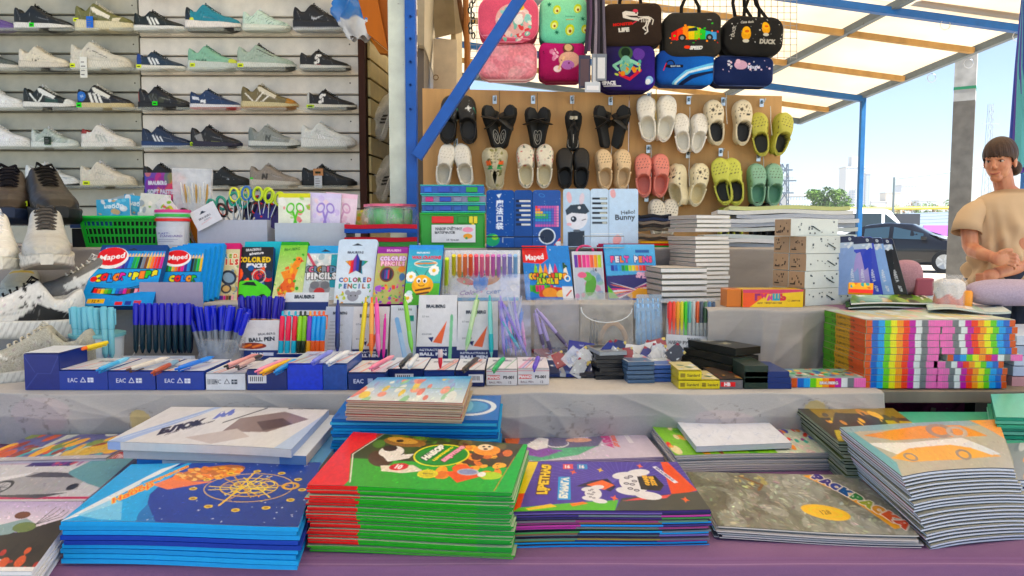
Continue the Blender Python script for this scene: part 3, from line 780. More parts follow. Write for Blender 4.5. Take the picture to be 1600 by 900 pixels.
# row 1
def p_(c,st):overlay(c,heel='#3fa7a0');c.rect(0,0,100,14,'#3fa7a0')
S_('purple and teal sneaker at the left edge of the second row',-52,26,1,'#5c4a86','#6b5794',paint=p_)
def p_(c,st):c.poly([(10,44),(30,30),(46,36),(60,44)],'#e8e8e4');c.line([(4,30),(40,34),(90,36)],'#1d211f',1.5)
S_('black running shoe with wavy white sole and green sticker',26,115,1,'#14191a','#e4e4e0',sole2='#111111',paint=p_,lace='#111111',tag=(.36,.012,G,.024,.02))
def p_(c,st):overlay(c,eye='#e6e2d2');c.poly([(70,24),(84,22),(78,34),(66,34)],'#d8d2b8');c.line([(10,18),(40,24),(60,34)],'#4a4d2c',1)
S_('olive green suede sneaker with cream sole and blue tag',121,211,1,'#6b6c44','#ddd6b8',paint=p_,lace='#e9e6da',shape='chunky',hang=(.31,.005,.062,'#2f68c8',.034),tag=(.05,.04,YL,.026,.018))
def p_(c,st):stripes3(c,28,'#e9ece8')
S_('black sneaker with three white stripes, second row of the beige panel',212,291,1,'#101c1a','#e4e6e2',shape='slim',paint=p_,lace='#111111')
def p_(c,st):overlay(c,heel='#112233');c.ell(14,24,4,4,'#d8e040');c.poly([(0,34),(30,30),(60,33),(98,31),(98,35),(50,38),(0,38)],'#e0502c');c.rect(0,0,12,14,'#141c20')
S_('teal blue cushioned running shoe with orange line and white sole',292,378,1,'#177f92','#e9e6e2',sole2='#1c1c1e',paint=p_,shape='chunky',lace='#1d5a6c')
def p_(c,st):meshy(c,['#3f6a62','#2c5a54','#cfe4dc'],50,1.1)
S_('mint white sneaker with dark web pattern and clear sole',381,455,1,'#c3d8cc','#dfe6dc',paint=p_,lace='#e6eeea')
def p_(c,st):swoosh(c,44,21,1.1,'#cfd3da');c.line([(4,30),(50,33),(96,32)],'#2a6aa0',1.3)
S_('black sneaker with white swoosh and blue edged grey sole',460,546,1,'#121318','#20242c',sole2='#c9ccd4',paint=p_,lace='#111111',shape='chunky')
# row 2
def p_(c,st):overlay(c,foxing='#b9b8ae');c.rect(0,0,60,18,'#1c2420')
S_('grey speckled sneaker with black collar cut by the left edge',-50,32,2,'#4c5450','#d6d4cc',paint=p_)
def p_(c,st):swoosh(c,38,24,.9,'#232220');overlay(c,toe='#dcd6c4',heel='#ded8ca');c.poly([(0,38),(30,30),(44,40)],'#c9b8a4')
S_('cream sneaker with small black swoosh and black toe rim',33,111,2,'#d8d2c0','#d9d3c4',sole2='#1a1a1a',paint=p_,lace='#e6e0d0',shape='chunky')
def p_(c,st):c.line([(33,8),(66,24)],'#555550',1);c.line([(12,20),(60,26),(90,28)],'#b9b6a8',.8)
S_('puffy cream white sneaker with white swing tag and yellow sticker',114,207,2,'#cfccbf','#dcd9cc',paint=p_,lace='#f0efe6',shape='chunky',inner='#a8a69a',hang=(.27,-.045,.058,'#e4e6e0',.036),tag=(.07,.008,YL,.026,.02))
def p_(c,st):stripes3(c,26,'#e4e8ea');overlay(c,heel='#1d3f84')
S_('navy sneaker with three white stripes, third row',216,290,2,'#1a2e40','#e6e4da',paint=p_,shape='slim',lace='#20303c',tag=(.08,.006,YL,.026,.018))
def p_(c,st):c.text('HOKA',30,25,5,'#1d3a34',bold=.05);overlay(c,toe='#c8d26a');c.blobs(10,['#d6dd3a'],1.5,3,(70,34,98,42))
S_('mint green trail shoe with yellow toe and short dark lettering',296,375,2,'#86b29c','#c9d2cc',paint=p_,shape='chunky',lace='#6fa48c',tag=(.12,.012,YL,.026,.018))
def p_(c,st):c.poly([(0,26),(22,36),(40,44),(0,44)],'#c4504c');meshy(c,['#6d7f76','#8fa59a'],16,.6);c.line([(36,8),(66,22)],'#1a1a1a',1.4)
S_('grey green mesh runner with red heel and black laces',373,463,2,'#9fb0a4','#d5dad4',paint=p_,lace='#2a2a2a',shape='run',sole2='#26302c',tag=(.08,.01,YL,.03,.018))
def p_(c,st):smark(c,37,22,1.15,'#e9e9e6','#121212');c.rect(0,34,42,37,'#c03a44')
S_('black sneaker with white curved emblem and red line, third row',470,548,2,'#141414','#d4d4ce',paint=p_,lace='#111111',shape='slim',sole2='#1c1c1c')
# row 3
def p_(c,st):c.line([(20,16),(60,30)],'#c8ccca',1)
S_('plain white low sneaker at the left edge of the fourth row',-44,40,3,'#e2e5e3','#e8eae8',paint=p_,shape='court',lace='#f2f2f0')
def p_(c,st):
 overlay(c,toe='#e0e4e0',eye='#dfe3df');c.line([(16,14),(34,36)],'#dfe3df',3);c.line([(28,36),(44,14)],'#dfe3df',2.4);c.poly([(46,22),(70,26),(74,34),(46,34)],'#24423a')
S_('black and white paneled runner, second in the fourth row',40,122,3,'#18201e','#e6e6e0',sole2='#1c1c1c',paint=p_,lace='#e9ece8')
def p_(c,st):stripes3(c,24,'#e8e8e2',5,8.5,14,34,6);overlay(c,eye='#dcdcd2');c.ell(10,20,9,9,'#2466b4');c.text('N',12,20,5,'#bcd4ee',20)
S_('black court shoe with wide white stripes and blue ball tag',124,208,3,'#191b1e','#cdbf98',paint=p_,shape='court',lace='#e4e4dc',tag=(.07,.004,G,.026,.024))
def p_(c,st):c.blobs(12,['#3c3f30','#2e3028'],3,7,(30,16,90,34));stripes3(c,22,'#4c5250',2.6,6);c.rect(0,10,3,32,'#b02a2c')
S_('black sneaker with dull camouflage toe and green sticker',219,299,3,'#16171a','#1b1c1e',paint=p_,lace='#131313',tag=(.36,.014,G,.026,.02))
def p_(c,st):c.poly([(6,18),(20,20),(22,26),(8,24)],'#d8dce4');c.rect(24,25,34,31,'#e6e9ee');c.line([(22,32),(60,22),(90,30)],'#0f2342',1.4)
S_('navy blue running shoe with white sole and red toe',299,377,3,'#1b3358','#e2e2e6',sole2='#c83a3c',paint=p_,lace='#13233c',shape='slim')
def p_(c,st):
 overlay(c,toe='#b08040',eye='#d7d2c0');c.line([(10,16),(30,36)],'#e9e6dc',2.4);c.line([(22,36),(42,14)],'#e9e6dc',2.4);c.line([(34,34),(52,20)],'#e9e6dc',2.4);c.rect(0,30,14,40,'#30c038')
S_('olive and cream striped sneaker with brown gum toe',379,466,3,'#6e6548','#cfc4a0',paint=p_,lace='#d9d4c2',sole2='#b07a38')
def p_(c,st):smark(c,32,22,1.15,'#e9e9e6','#121212');c.rect(0,8,6,30,'#c9c9c4')
S_('black sneaker with white curved emblem and yellow sticker, fourth row',481,557,3,'#141414','#d9d6ca',paint=p_,lace='#111111',shape='slim',sole2='#3a3a38',tag=(.09,.002,'#a8c81c',.04,.016))
# row 4
S_('plain white low sneaker at the left edge of the fifth row',-44,49,4,'#e4e6e6','#eaecea',shape='court',lace='#f4f4f2')
def p_(c,st):meshy(c,['#e6ebe6','#7d8a84'],26,1.2);overlay(c,heel='#c9cfc9',toe='#c6d0cc')
S_('grey white mesh sneaker with black and green tag in front',52,124,4,'#a9b4ac','#dfe4de',paint=p_,lace='#eef0ec',hang=(.42,.012,.052,'#1d2b20',.034),tag=(.42,.012,G,.03,.018))
def p_(c,st):stripes3(c,30,'#b8bcb4');c.rect(0,4,14,16,'#8c3a38')
S_('off white sneaker with dark red collar lining',130,210,4,'#dcdad2','#e6e4dc',paint=p_,shape='court',inner='#7c2c2c')
def p_(c,st):stripes3(c,24,'#e4e8ec',3.4,7.2)
S_('navy sneaker with three white stripes, fifth row',224,300,4,'#1a2a44','#1f3a66',paint=p_,lace='#16223a',sole2='#dfe3e6')
def p_(c,st):c.poly([(10,20),(24,14),(30,38),(22,38)],'#8e8e8c');c.poly([(44,30),(70,34),(60,42),(36,42)],'#97a060')
S_('black trail sneaker with grey heel strap in the fifth row',300,378,4,'#1c1c1e','#2c2a3c',paint=p_,lace='#121212',tag=(.05,.008,'#a8c81c',.018,.018))
def p_(c,st):c.text('N',40,24,9,'#4a4f4c',0,bold=.08,shear=.2);overlay(c,toe='#c2c7c4',heel='#7d8582');c.rect(0,32,10,42,G)
S_('grey runner with letter N and green heel sticker, fifth row',390,470,4,'#8b908c','#d4d8d4',paint=p_,lace='#c7ccc8',sole2='#39433c')
def p_(c,st):c.poly([(26,12),(34,12),(52,36),(40,36)],'#c4c8c4');stripes3(c,30,'#ffffff',2.2,5)
S_('pale grey knit runner with thick white sole',472,556,4,'#d6d9d5','#e4e6e2',paint=p_,lace='#e9ece8',shape='chunky')
# row 5
S_('white sneaker with dark logo at the left edge of the sixth row',-44,40,5,'#dadfdc','#e3e6e2',shape='run',paint=lambda c,st:c.blobs(2,['#5a605c'],1.5,2,(40,22,50,28)))
def p_(c,st):c.line([(34,34),(90,28)],'#b6c0c4',1.2);c.rect(46,26,98,27,'#9aa4a8')
S_('white mesh sneaker with dark rectangular tag on its side',43,125,5,'#d9dedd','#e3e6e4',paint=p_,hang=(.42,.02,.065,'#2c3433',.04),shape='run',sole2='#2a2e2e')
def p_(c,st):stripes3(c,24,'#c9c3b4',2,6,12,34,9)
S_('cream sneaker with yellow price sticker in the sixth row',128,213,5,'#d6d0c0','#dbd5c2',paint=p_,shape='court',tag=(.16,.004,YL,.036,.02),inner='#b5ad9c')
S_('black sneaker half hidden behind the magenta crayon pack',226,300,5,'#17171a','#1a1a1c',lace='#111111',shape='chunky')
def p_(c,st):c.text('rbn',50,25,3,'#cfd3d6',6);c.line([(10,33),(92,32)],'#0a0a0a',1)
S_('all black high laced sneaker in the sixth row',328,391,5,'#151716','#1a1d1c',paint=p_,lace='#0e0e0e',shape='chunky',name='sneaker')
def p_(c,st):c.text('N',32,24,10,'#3a3632',0,bold=.08,shear=.2);overlay(c,toe='#a2988c');c.rect(0,26,8,40,G)
S_('taupe suede runner with letter N in the sixth row',392,470,5,'#948b80','#cfcabe',paint=p_,lace='#b7b0a6')
S_('black low shoe with brown and white paper tags',473,557,5,'#141618','#121315',lace='#111111',inner='#2a1d18',hang=(.33,-.01,.05,'#c9cdd2',.04),tag=(.33,.05,'#c08f6a',.05,.036),shape='slim')
# ---- big shoes in the pile at the left, toes towards the viewer
PG='shoes piled at the left of the pencil packs'
def hero(label,u,vb,Y,L,up,sole,toward=(-math.pi/2),**k):
 p=PY(u,vb,Y)
 loc=V((p.x,p.y,p.z))-V((math.cos(toward)*L,math.sin(toward)*L,0))
 return shoe(label,0,0,0,0,up,sole,loc=loc,L=L,rot=toward,group=PG,nx=110,**k)
def p_(c,st):c.poly([(66,10),(76,10),(82,44),(60,44)],'#b6b5ae');c.line([(4,20),(18,34),(30,20)],'#555550',1.2)
hero('white and grey skate shoe seen from its toe with striped laces',74,424,1.70,.32,'#b9b9b3','#d9d6cb',shape='chunky',paint=p_,lace='#54504c',lacew=.004,sole2='#8c8478',toward=-1.02)
hero('white low shoe cut by the left edge beside the skate shoe',-6,424,1.70,.32,'#e2e2dc','#e8e6da',shape='court',lace='#f4f4f2',toward=-.95,lacew=.0035)
hero('dark brown lace up shoe with black laces at the left edge',14,350,2.02,.36,'#2c2118','#1e2a44',shape='chunky',lace='#17151a',toward=-1.0,lacew=.004)
hero('brown leather hiking shoe with black sole and yellow sticker',98,350,2.0,.36,'#29251f','#121516',shape='chunky',lace='#1a1816',toward=-.85,lacew=.0035,tag=(.62,.05,YL,.03,.014))
def p_(c,st):overlay(c,toe='#d9dcd8',eye='#e4e6e2');c.line([(40,12),(60,40)],'#e6e8e6',4);c.line([(56,14),(44,40)],'#e6e8e6',3)
hero('grey and white running shoe with thick black tread and green sticker',26,486,1.76,.27,'#6d6e6e','#dfe0dc',shape='chunky',paint=p_,lace='#d4d6d6',sole2='#141414',toward=-2.45,tag=(.86,.045,G,.03,.012))
hero('pale grey sneaker lying behind the running shoe',20,470,1.95,.27,'#b9bcb4','#c9ccc4',shape='chunky',lace='#8a7a3c',toward=-1.25,paint=lambda c,st:c.blobs(8,['#c8b468','#8d9088'],1,3,(30,6,70,30)))
def p_(c,st):c.poly([(10,20),(34,14),(50,30),(30,36),(14,34)],'#151515');c.blobs(30,['#151515','#e6e6e2'],1,2.2,(30,2,70,18))
hero('big white chunky sneaker with black side patch at the left edge',-112,548,1.60,.29,'#dcdcd8','#e6e8e6',shape='chunky',paint=p_,lace='#1c1c1c',toward=-2.5,tilt=-.12)
def p_(c,st):meshy(c,['#a9a89c','#d0cfc4'],60,.5);c.line([(60,22),(74,14),(86,24)],'#e6e6de',1.6)
hero('beige knitted sneaker lying by the light blue pens',-78,602,1.56,.28,'#b5b3a6','#d9dad4',shape='run',paint=p_,lace='#c9c7bc',toward=-2.75,kind='knit')
hero('cream rubber toe of a sneaker behind the knitted one',30,555,1.78,.26,'#a8a598','#c9c6b8',shape='run',lace='#cfccc0',toward=-2.2,kind='knit')
# dark boxes that carry the hiking shoes
for lb,q0,cc in[('shoe box of dark blue card under the brown shoes',(-40,346,40,392),'#1d3f7c'),('black shoe box standing between skate shoe and basket',(40,344,128,392),'#0f0f11')]:
 a,c=PZ(q0[0],q0[3],L4),PZ(q0[2],q0[3],L4);a.y=c.y=2.1;zt=PY(0,q0[1],2.1).z
 t=thing('shoe_box',lb,'box',((a.x+c.x)/2,2.1,L4+.001),'dark shoe boxes');hx=(c.x-a.x)/2
 MB().box(-hx,0,0,hx,.30,(zt-L4)*.72,'#111214').build('body','paper',t,bevel=.002);MB().box(-hx-.003,-.003,(zt-L4)*.72+.001,hx+.003,.303,zt-L4,cc).build('lid','gloss',t,bevel=.002)
# shoes hung on the receding side wall
for i,(u,v,lb)in enumerate([(596,205,'white shoe hanging on the side wall, upper of two'),(598,300,'white shoe hanging low on the side wall by the white post')]):
 shoe(lb,0,0,0,0,'#d5d2c8','#efece2',loc=PY(u,v+16,4.05),L=.27,rot=.9,tilt=-1.25,group='shoes hung on the side wall',shape='run',lace='#ffffff',paint=lambda c,st:stripes3(c,26,'#222222'))
# ================= CLOGS
CW=([0,.03,.10,.22,.36,.5,.66,.8,.9,.96,1],[.016,.029,.039,.041,.040,.043,.050,.049,.040,.027,.009])
def clog_part(parent,colr,inner,L=.225,paint=None,thick=.02,wavy=0,loc=(0,0,0),rot=(0,0,0),mirror=1,holes=True,strap='back',holecol=None,sole=None):
 n,k=44,33;sc=L/.24
 s=np.linspace(0,1,n);t=np.linspace(-1,1,k)
 w_=interp(s,*CW)*sc;cx=interp(s,[0,.4,.75,1],[0,.0,.006,.004])*sc*mirror
 T,Sx=np.meshgrid(t,s);A=np.abs(T)
 hd=interp(s,[0,.08,.25,.42,.5,.6,.75,.88,.96,1],[.038,.046,.044,.056,.066,.064,.052,.038,.026,.010])[:,None]*sc
 Ht=thick+(hd)*(1-A**3.2)**.6
 e=np.sqrt(((Sx-.265)/.225)**2+(T/.74)**2)
 bl=np.clip((e-.86)/.22,0,1);bl=bl*bl*(3-2*bl)
 rim=np.exp(-((e-1.06)/.07)**2)*.004
 Z=(thick+.002)*(1-bl)+Ht*bl+rim
 P=np.stack([(cx[:,None]+w_[:,None]*np.sin(T*math.pi/2)**1*.98),Sx*L,Z],-1)
 cv=Cv(100,200,.8,colr)
 if paint:paint(cv)
 hc=holecol or '#3a352c'
 if holes:
  for yy,xs in((28,(38,50,62)),(42,(30,42,56,69)),(56,(26,38,50,62,74)),(70,(34,46,58,68))):
   for xx in xs:cv.ell(xx,yy,2.2,2.5,hc)
  for yy in(60,84,108):cv.ell(10,yy,2.6,5,hc);cv.ell(90,yy,2.6,5,hc)
 K=cv.at((T+1)/2,Sx);ic=np.array(col(inner));K=np.where((bl<.5)[...,None],ic,K)
 o=gridmesh('clog',P,K,'foam',parent);o.location=loc;o.rotation_euler=rot
 Po=[];N2=48
 for i in range(N2+1):
  a=i/N2
  if a<.5:q=a*2;x=cx[min(n-1,int(q*(n-1)))]+w_[min(n-1,int(q*(n-1)))];y=q*L
  else:q=2-a*2;x=cx[min(n-1,int(q*(n-1)))]-w_[min(n-1,int(q*(n-1)))];y=q*L
  Po.append((x,y))
 Ps=np.zeros((N2+1,5,3));sl_=np.array(col(sole or colr))
 for i,(x,y)in enumerate(Po):
  for j,(zz,f)in enumerate(((0,.94),(.003,1.0),(thick*.5,1.04+(.05*math.sin(i*1.3)*wavy)),(thick,1.0),(thick+.006,.97))):
   Ps[i,j]=(cx[20]+(x-cx[20])*f,L/2+(y-L/2)*(1+(f-1)*.5),zz)
 Ks=np.zeros_like(Ps);Ks[:]=sl_
 gridmesh('sole',Ps,Ks,'foam',o)
 b=MB();b.add([tuple(Ps[i,0])for i in range(N2)],[tuple(range(N2))],sole or colr);b.build('tread','rubber',o)
 if strap:
  yy=.40*L;wq=.039*sc;b=MB();pts=[]
  for i in range(15):
   a=math.pi*i/14
   if strap=='back':pts.append((cx[15]+wq*math.cos(a),yy-(.42*L)*math.sin(a)**.8,thick+.028-.006*math.sin(a)))
   else:pts.append((cx[15]+wq*math.cos(a),yy+.10*L*math.sin(a),thick+.03+.04*math.sin(a)))
  b.tube(pts,.0048*sc,colr,6,flat=1.0);b.build('strap','foam',o,smooth=True)
  for sx in(-1,1):MB().lathe([(.006,-.003),(.006,.003)],colr,8,'x',(cx[15]+sx*wq,yy,thick+.028)).build('rivet','plastic',o,smooth=True)
 return o
def clog_pair(label,u0,v0,u1,v1,colr,inner,a=(6,-6),paint=None,yaw=(0,0),both=None,Y=BY-.02,group='clogs hung on the board',flip=False,name='clog_pair',hook=True,**k):
 """bounding px of the pair; a: lean of each clog in the board plane; yaw: turn about the vertical axis"""
 tl,br=PY(u0,v0,Y),PY(u1,v1,Y);W_=br.x-tl.x;Hh=tl.z-br.z
 L=Hh/math.cos(rad(max(abs(a[0]),abs(a[1]))))*.98
 L=min(L,.27)
 root=thing(name,label,'clogs',((tl.x+br.x)/2,Y,br.z),group)
 for i in(0,1):
  sx=-1 if i==0 else 1
  M=Matrix.Rotation(rad(yaw[i]),4,'Z')@Matrix.Rotation(rad(a[i]),4,'Y')@Matrix.Rotation(math.pi/2,4,'X')
  p=paint if both is None or i==0 else both
  hw=.050*L/.24
  xc=sx*(W_/2-hw*1.02-L*abs(math.sin(rad(a[i])))*(.5))
  mid=M@V((0,L/2,0))
  lo=V((xc,-.012,Hh/2))-mid
  clog_part(root,colr,inner,L=L,paint=p,loc=lo,rot=M.to_euler(),mirror=-sx,**k)
 b=MB();b.tube([(-.004,-.05,Hh*.45),(-.004,-.03,Hh*.8),(.002,-.012,Hh*1.0),(.004,0,Hh+.03)],.0016,'#d8b83a' if colr in('#e9e6dc','#e4e0d4')else '#cfcfc6',5);b.build('tie','plastic',root)
 return root
def flor(c):c.blobs(70,['#b8504c','#d98a86','#3f6d5c','#6d6a62','#e9e2d0'],3,6)
def camo(c):c.blobs(30,['#6a6640','#8d8c60','#c9c4a0'],5,10);c.rect(2,60,16,100,'#e87038');c.rect(84,60,98,100,'#4ca868');c.rect(84,60,98,78,'#e87038');c.rect(2,80,16,100,'#4ca868')
def charms(c):c.ell(40,50,7,7,'#4a463e');c.rect(54,66,66,78,'#2e2c2a');c.ell(58,36,5,5,'#7a6c54');c.ell(30,80,4,4,'#3a3a38')
def pins(c):c.star(60,60,12,'#e6e6e2',4);c.blobs(6,['#5c6066','#cfd3d6'],2,4,(20,30,80,90));c.line([(80,60),(96,80)],'#3fa88c',4)
BK='#1b1a18'
clog_pair('black clogs with white star charms behind the blue brace',684,151,750,226,BK,'#2a2927',(4,-4),pins,holes=False)
clog_pair('plain white clogs below the black charm clogs',678,225,745,292,'#e9e6dc','#d9d5c8',(8,-8),holecol='#c4bfb2')
clog_pair('beige green clogs with orange and green side marks',745,232,802,297,'#c9c2a8','#4a4634',(-12,12),camo,yaw=(34,-34),sole='#c4bda2')
clog_pair('white clogs with red flower print',804,226,867,294,'#e6dfcc','#ddd3b4',(-4,4),flor,holes=False)
clog_pair('plain black clogs in the lower row below the black flip flops',866,232,922,296,'#1f1d1b','#111110',(-3,3),holecol='#0a0a0a')
clog_pair('beige clogs with red bow beside the pink pair',925,234,983,296,'#dcc3a0','#cdb594',(-5,5),yaw=(6,14))
clog_pair('white clogs with ribbed edge, first in the top row right of the slides',990,151,1056,223,'#e4e0d4','#e0dccf',(-9,10),yaw=(-14,8),holecol='#b9b4a6',wavy=1)
clog_pair('smaller white clogs, second in the top right row',1047,179,1104,240,'#e6e2d8','#e2ded2',(-9,12),yaw=(-14,10),holecol='#b9b4a6')
clog_pair('cream clogs with dark insoles and round charms',1093,158,1171,228,'#ddd2b8','#1f1f1e',(-8,3),charms)
clog_pair('olive lime clogs with dark insole at the right end of the top row',1166,178,1236,244,'#bcb866','#2a2a1e',(-10,16),yaw=(-18,12),sole='#a9a656')
clog_pair('salmon pink clogs with yellow dot insole',988,241,1043,308,'#d98c80','#d08378',(-5,4),yaw=(-12,6))
clog_pair('cream clogs standing apart like a V below the white pairs',1042,256,1107,322,'#e4dabb','#dccfa8',(-14,14),charms,yaw=(-50,8),wavy=1)
clog_pair('lime yellow platform clogs with wavy soles',1106,248,1164,320,'#c9cc72','#2a2a22',(-12,-8),yaw=(-20,-14),thick=.034,wavy=1)
clog_pair('mint green clogs, lowest at the right edge of the board',1162,256,1218,322,'#8fb59c','#6b9a80',(-3,3))
# tips of further pairs hidden behind the papers
clog_pair('white patterned clogs half hidden behind the bunny case',1008,311,1060,372,'#ddd8ca','#ccc6b4',(-6,10),lambda c:c.blobs(16,['#8a8a80'],2,4))
clog_pair('lime clogs peeping over the paper stack',1112,324,1160,388,'#bcc060','#2a2a22',(-8,8))
clog_pair('black clogs peeping over the paper stack',1160,316,1212,384,'#19191a','#111111',(-8,8))
# ---- black slides: sole plus crossing straps
def slide_pair(label,u0,v0,u1,v1,a,kind,swirl=True):
 Y=BY-.02;tl,br=PY(u0,v0,Y),PY(u1,v1,Y);W_=br.x-tl.x;Hh=tl.z-br.z
 L=min(.25,Hh/math.cos(rad(abs(a)))*.97)
 root=thing('slide_pair',label,'slides',((tl.x+br.x)/2,Y,br.z),'black slides hung on the board')
 for i in(0,1):
  sx=-1 if i==0 else 1
  M=Matrix.Rotation(rad(-sx*38),4,'Z')@Matrix.Rotation(rad(sx*a),4,'Y')@Matrix.Rotation(math.pi/2,4,'X')
  ol=[];n=40
  for j in range(n):
   q=j/n;s=q*2 if q<.5 else 2-q*2;w_=float(interp(s,[0,.03,.1,.3,.5,.7,.85,.95,1],[.012,.022,.030,.030,.033,.040,.038,.026,.008]))*L/.24
   ol.append(((w_ if q<.5 else-w_),s*L))
  b=MB();b.prism(ol,0,.018,'#151513');b.prism([(x*.93,L/2+(y-L/2)*.97)for x,y in ol],.018,.0205,'#1f1e1b')
  mid=M@V((0,L/2,0));o=b.build('sole','foam',root,smooth=True)
  o.location=V((sx*(W_/2-.042),-.012-.01,Hh/2))-mid;o.rotation_euler=M.to_euler()
  b=MB();hw=.040*L/.24
  if kind=='cross':
   for y0,y1 in((.50,.78),(.78,.50)):
    b.tube([(-hw,y0*L,.006),(-hw*.75,(y0*.8+y1*.2)*L,.036),(0,(y0+y1)/2*L,.052),(hw*.75,(y0*.2+y1*.8)*L,.036),(hw,y1*L,.006)],.013,'#262420',8,flat=.25)
  elif kind=='band':
   b.tube([(-hw,.62*L,.006),(-hw*.8,.64*L,.04),(0,.66*L,.056),(hw*.8,.64*L,.04),(hw,.62*L,.006)],.026,'#211f1c',8,flat=.16)
  else:
   for e_ in(-1,1):b.tube([(0,.80*L,.02),(e_*hw*.5,.7*L,.04),(e_*hw*.9,.5*L,.012)],.006,'#2a2825',6,flat=.6)
   b.box(-.006,.76*L,.02,.006,.84*L,.04,'#c9c2b0')
  b.build('strap','leather',o,smooth=True)
  if swirl:
   b=MB();b.tube([(.013*math.cos(k*.45),.26*L+.028*math.sin(k*.45),.0215)for k in range(14)],.0012,'#b9b4a8',4,closed=True,flat=.5)
   b.tube([(.006*math.cos(k*.8),.26*L+.015*math.sin(k*.8),.0215)for k in range(8)],.001,'#b9b4a8',4,closed=True,flat=.5);b.build('emblem','paint',o)
 b=MB();b.tube([(0,-.03,Hh*.7),(.0,-.01,Hh+.02),(0,0,Hh+.06)],.0008,'#3a3a38',4);b.build('tie','plastic',root)
slide_pair('black slides with crossed straps and gold studs, leftmost slides',750,166,811,233,18,'cross')
slide_pair('black slides with wide buckle strap between the crossed and thong pairs',814,169,865,234,12,'band')
slide_pair('black thong sandals with silver logos seen edge on',875,174,914,238,9,'thong')
slide_pair('black puffy strap slides next to the first white clogs',921,166,986,234,14,'cross',False)
# ================= LUNCH BAGS
def bag(label,q,D,cv,side,name='lunch_bag',handle=None,rc=.2,bulge=.02,piping=None,cat='bag',Y=2.95,zipc=None,strap=None,kind='cloth',group='bags hung above the clog board'):
 x0,y0,x1,y1,sk=q;a,c=PY(x0,y1,Y),PY(x1,y0,Y);W_,Hh=c.x-a.x,c.z-a.z
 root=thing(name,label,cat,((a.x+c.x)/2,Y,a.z),group,(0,rad(sk),0))
 d=cv.done();n,m_=d.shape[:2]
 U,Vv=np.meshgrid(np.linspace(-1,1,m_),np.linspace(1,-1,n))
 r=rc
 def rr(U,Vv,W_,Hh):
  R_=r*min(W_,Hh)
  X=U*W_/2;Z=Vv*Hh/2
  ax=np.maximum(np.abs(Vv)*Hh/2-(Hh/2-R_),0)
  ins=R_-np.sqrt(np.maximum(R_*R_-ax*ax,0))
  return U*(W_/2-ins),Z
 X,Z=rr(U,Vv,W_,Hh)
 B=bulge*((1-np.abs(U)**5)*(1-np.abs(Vv)**5))**.5+.004*np.sin(U*3+1)*np.cos(Vv*4)
 P=np.stack([X,-D/2-B,Z+Hh/2],-1)
 gridmesh('front_panel',P,d,kind,root)
 per=[];N_=64
 for i in range(N_):
  a_=2*math.pi*i/N_;e=.28
  cu,su=math.cos(a_),math.sin(a_)
  s_=1/max(abs(cu),abs(su));u_,v_=cu*s_,su*s_
  x_,z_=rr(np.array(u_),np.array(v_),W_,Hh);per.append((float(x_),float(z_)+Hh/2))
 prof=[(-D/2,1.0),(-D/2+.006,1.012),(-D*.1,1.02),(-D*.1+.002,1.0),(D*.0,1.0),(D*.0+.002,1.02),(D/2-.006,1.01),(D/2,.97)]
 Ps=np.zeros((N_+1,len(prof),3));Ks=np.zeros_like(Ps);sc_=np.array(col(side));zc=np.array(col(zipc or side))
 for i in range(N_+1):
  x_,z_=per[i%N_]
  for j,(yy,f)in enumerate(prof):Ps[i,j]=(x_*f,yy,Hh/2+(z_-Hh/2)*f);Ks[i,j]=zc if j in(3,4)else sc_
 gridmesh('side_wall',Ps,Ks,kind,root)
 b=MB();b.add([(x_*.97,D/2,Hh/2+(z_-Hh/2)*.97)for x_,z_ in per],[tuple(range(N_))],side);b.build('back_panel',kind,root)
 if piping:
  b=MB();b.tube([(x_,-D/2-.002,z_)for x_,z_ in per],.0025,piping,6,closed=True);b.build('piping','plastic',root,smooth=True)
 if handle:
  hc,hw,hh=handle;b=MB()
  b.tube([(-hw,-D*.1,Hh-.004),(-hw*.95,-D*.1,Hh+hh*.5),(-hw*.5,-D*.1,Hh+hh),(hw*.4,-D*.1,Hh+hh),(hw*.95,-D*.1,Hh+hh*.5),(hw,-D*.1,Hh-.004)],.007,hc,8,flat=.35)
  b.build('handle',kind,root,smooth=True)
 if strap:
  b=MB()
  for pts in strap:b.tube([PY(u,v,Y)-root.location for u,v in pts],.007,'#1c1b1a',6,flat=.3)
  b.build('strap',kind,root,smooth=True)
 return root
# pink backpack: two puffed compartments
c=Cv(90,74,1.6,'#d9687e');c.ell(52,40,26,26,'#e9b8b4');c.blobs(50,['#f2ece0','#9cd0c8','#e05a5a','#f3d6cf','#8cc4b4'],2,6,(28,24,78,70));c.ell(56,16,6,6,'#e8352b');c.ell(64,20,5,5,'#f0c05a');c.ell(44,36,7,8,'#f4f0ea');c.ell(60,40,7,8,'#f4f0ea');c.line([(0,64),(90,70)],'#f3a0b0',1.5)
bag('pink backpack with balloons and small animals printed on its front',(749,2,840,72,0),.12,c,'#c9566e','backpack',handle=('#5a3a3a',.03,.04),rc=.35,piping='#e98ea0',zipc='#7a3a48',group='bags hung above the clog board')
c=Cv(90,56,1.4,'#dd8c96');c.blobs(30,['#e5a4ac','#cf7884','#e8b0b4'],4,12,al=.5);c.line([(4,8),(86,2)],'#8a4650',1.4);c.noise(.2,6)
bag('glossy pink lower pouch hanging under the pink backpack',(748,70,838,127,0),.07,c,'#d07682','pouch',rc=.3,piping='#efb4b8',kind='gloss')
c=Cv(74,76,1.8,'#86d0a8');c.grad(0,0,74,76,'#9fe0b4','#7accae')
for x,y,r in((26,22,6),(58,20,6),(22,46,6),(46,54,7),(70,52,6)):c.ell(x,y,r,r*1.25,'#c9d84a',15);c.ell(x,y+1,r*.62,r*.8,'#eef0a4',15);c.ell(x+.5,y+2,r*.3,r*.36,'#8a5a2c')
for x,y in((14,14),(66,36),(26,58)):c.star(x,y,5,'#1f6a52',7,.35)
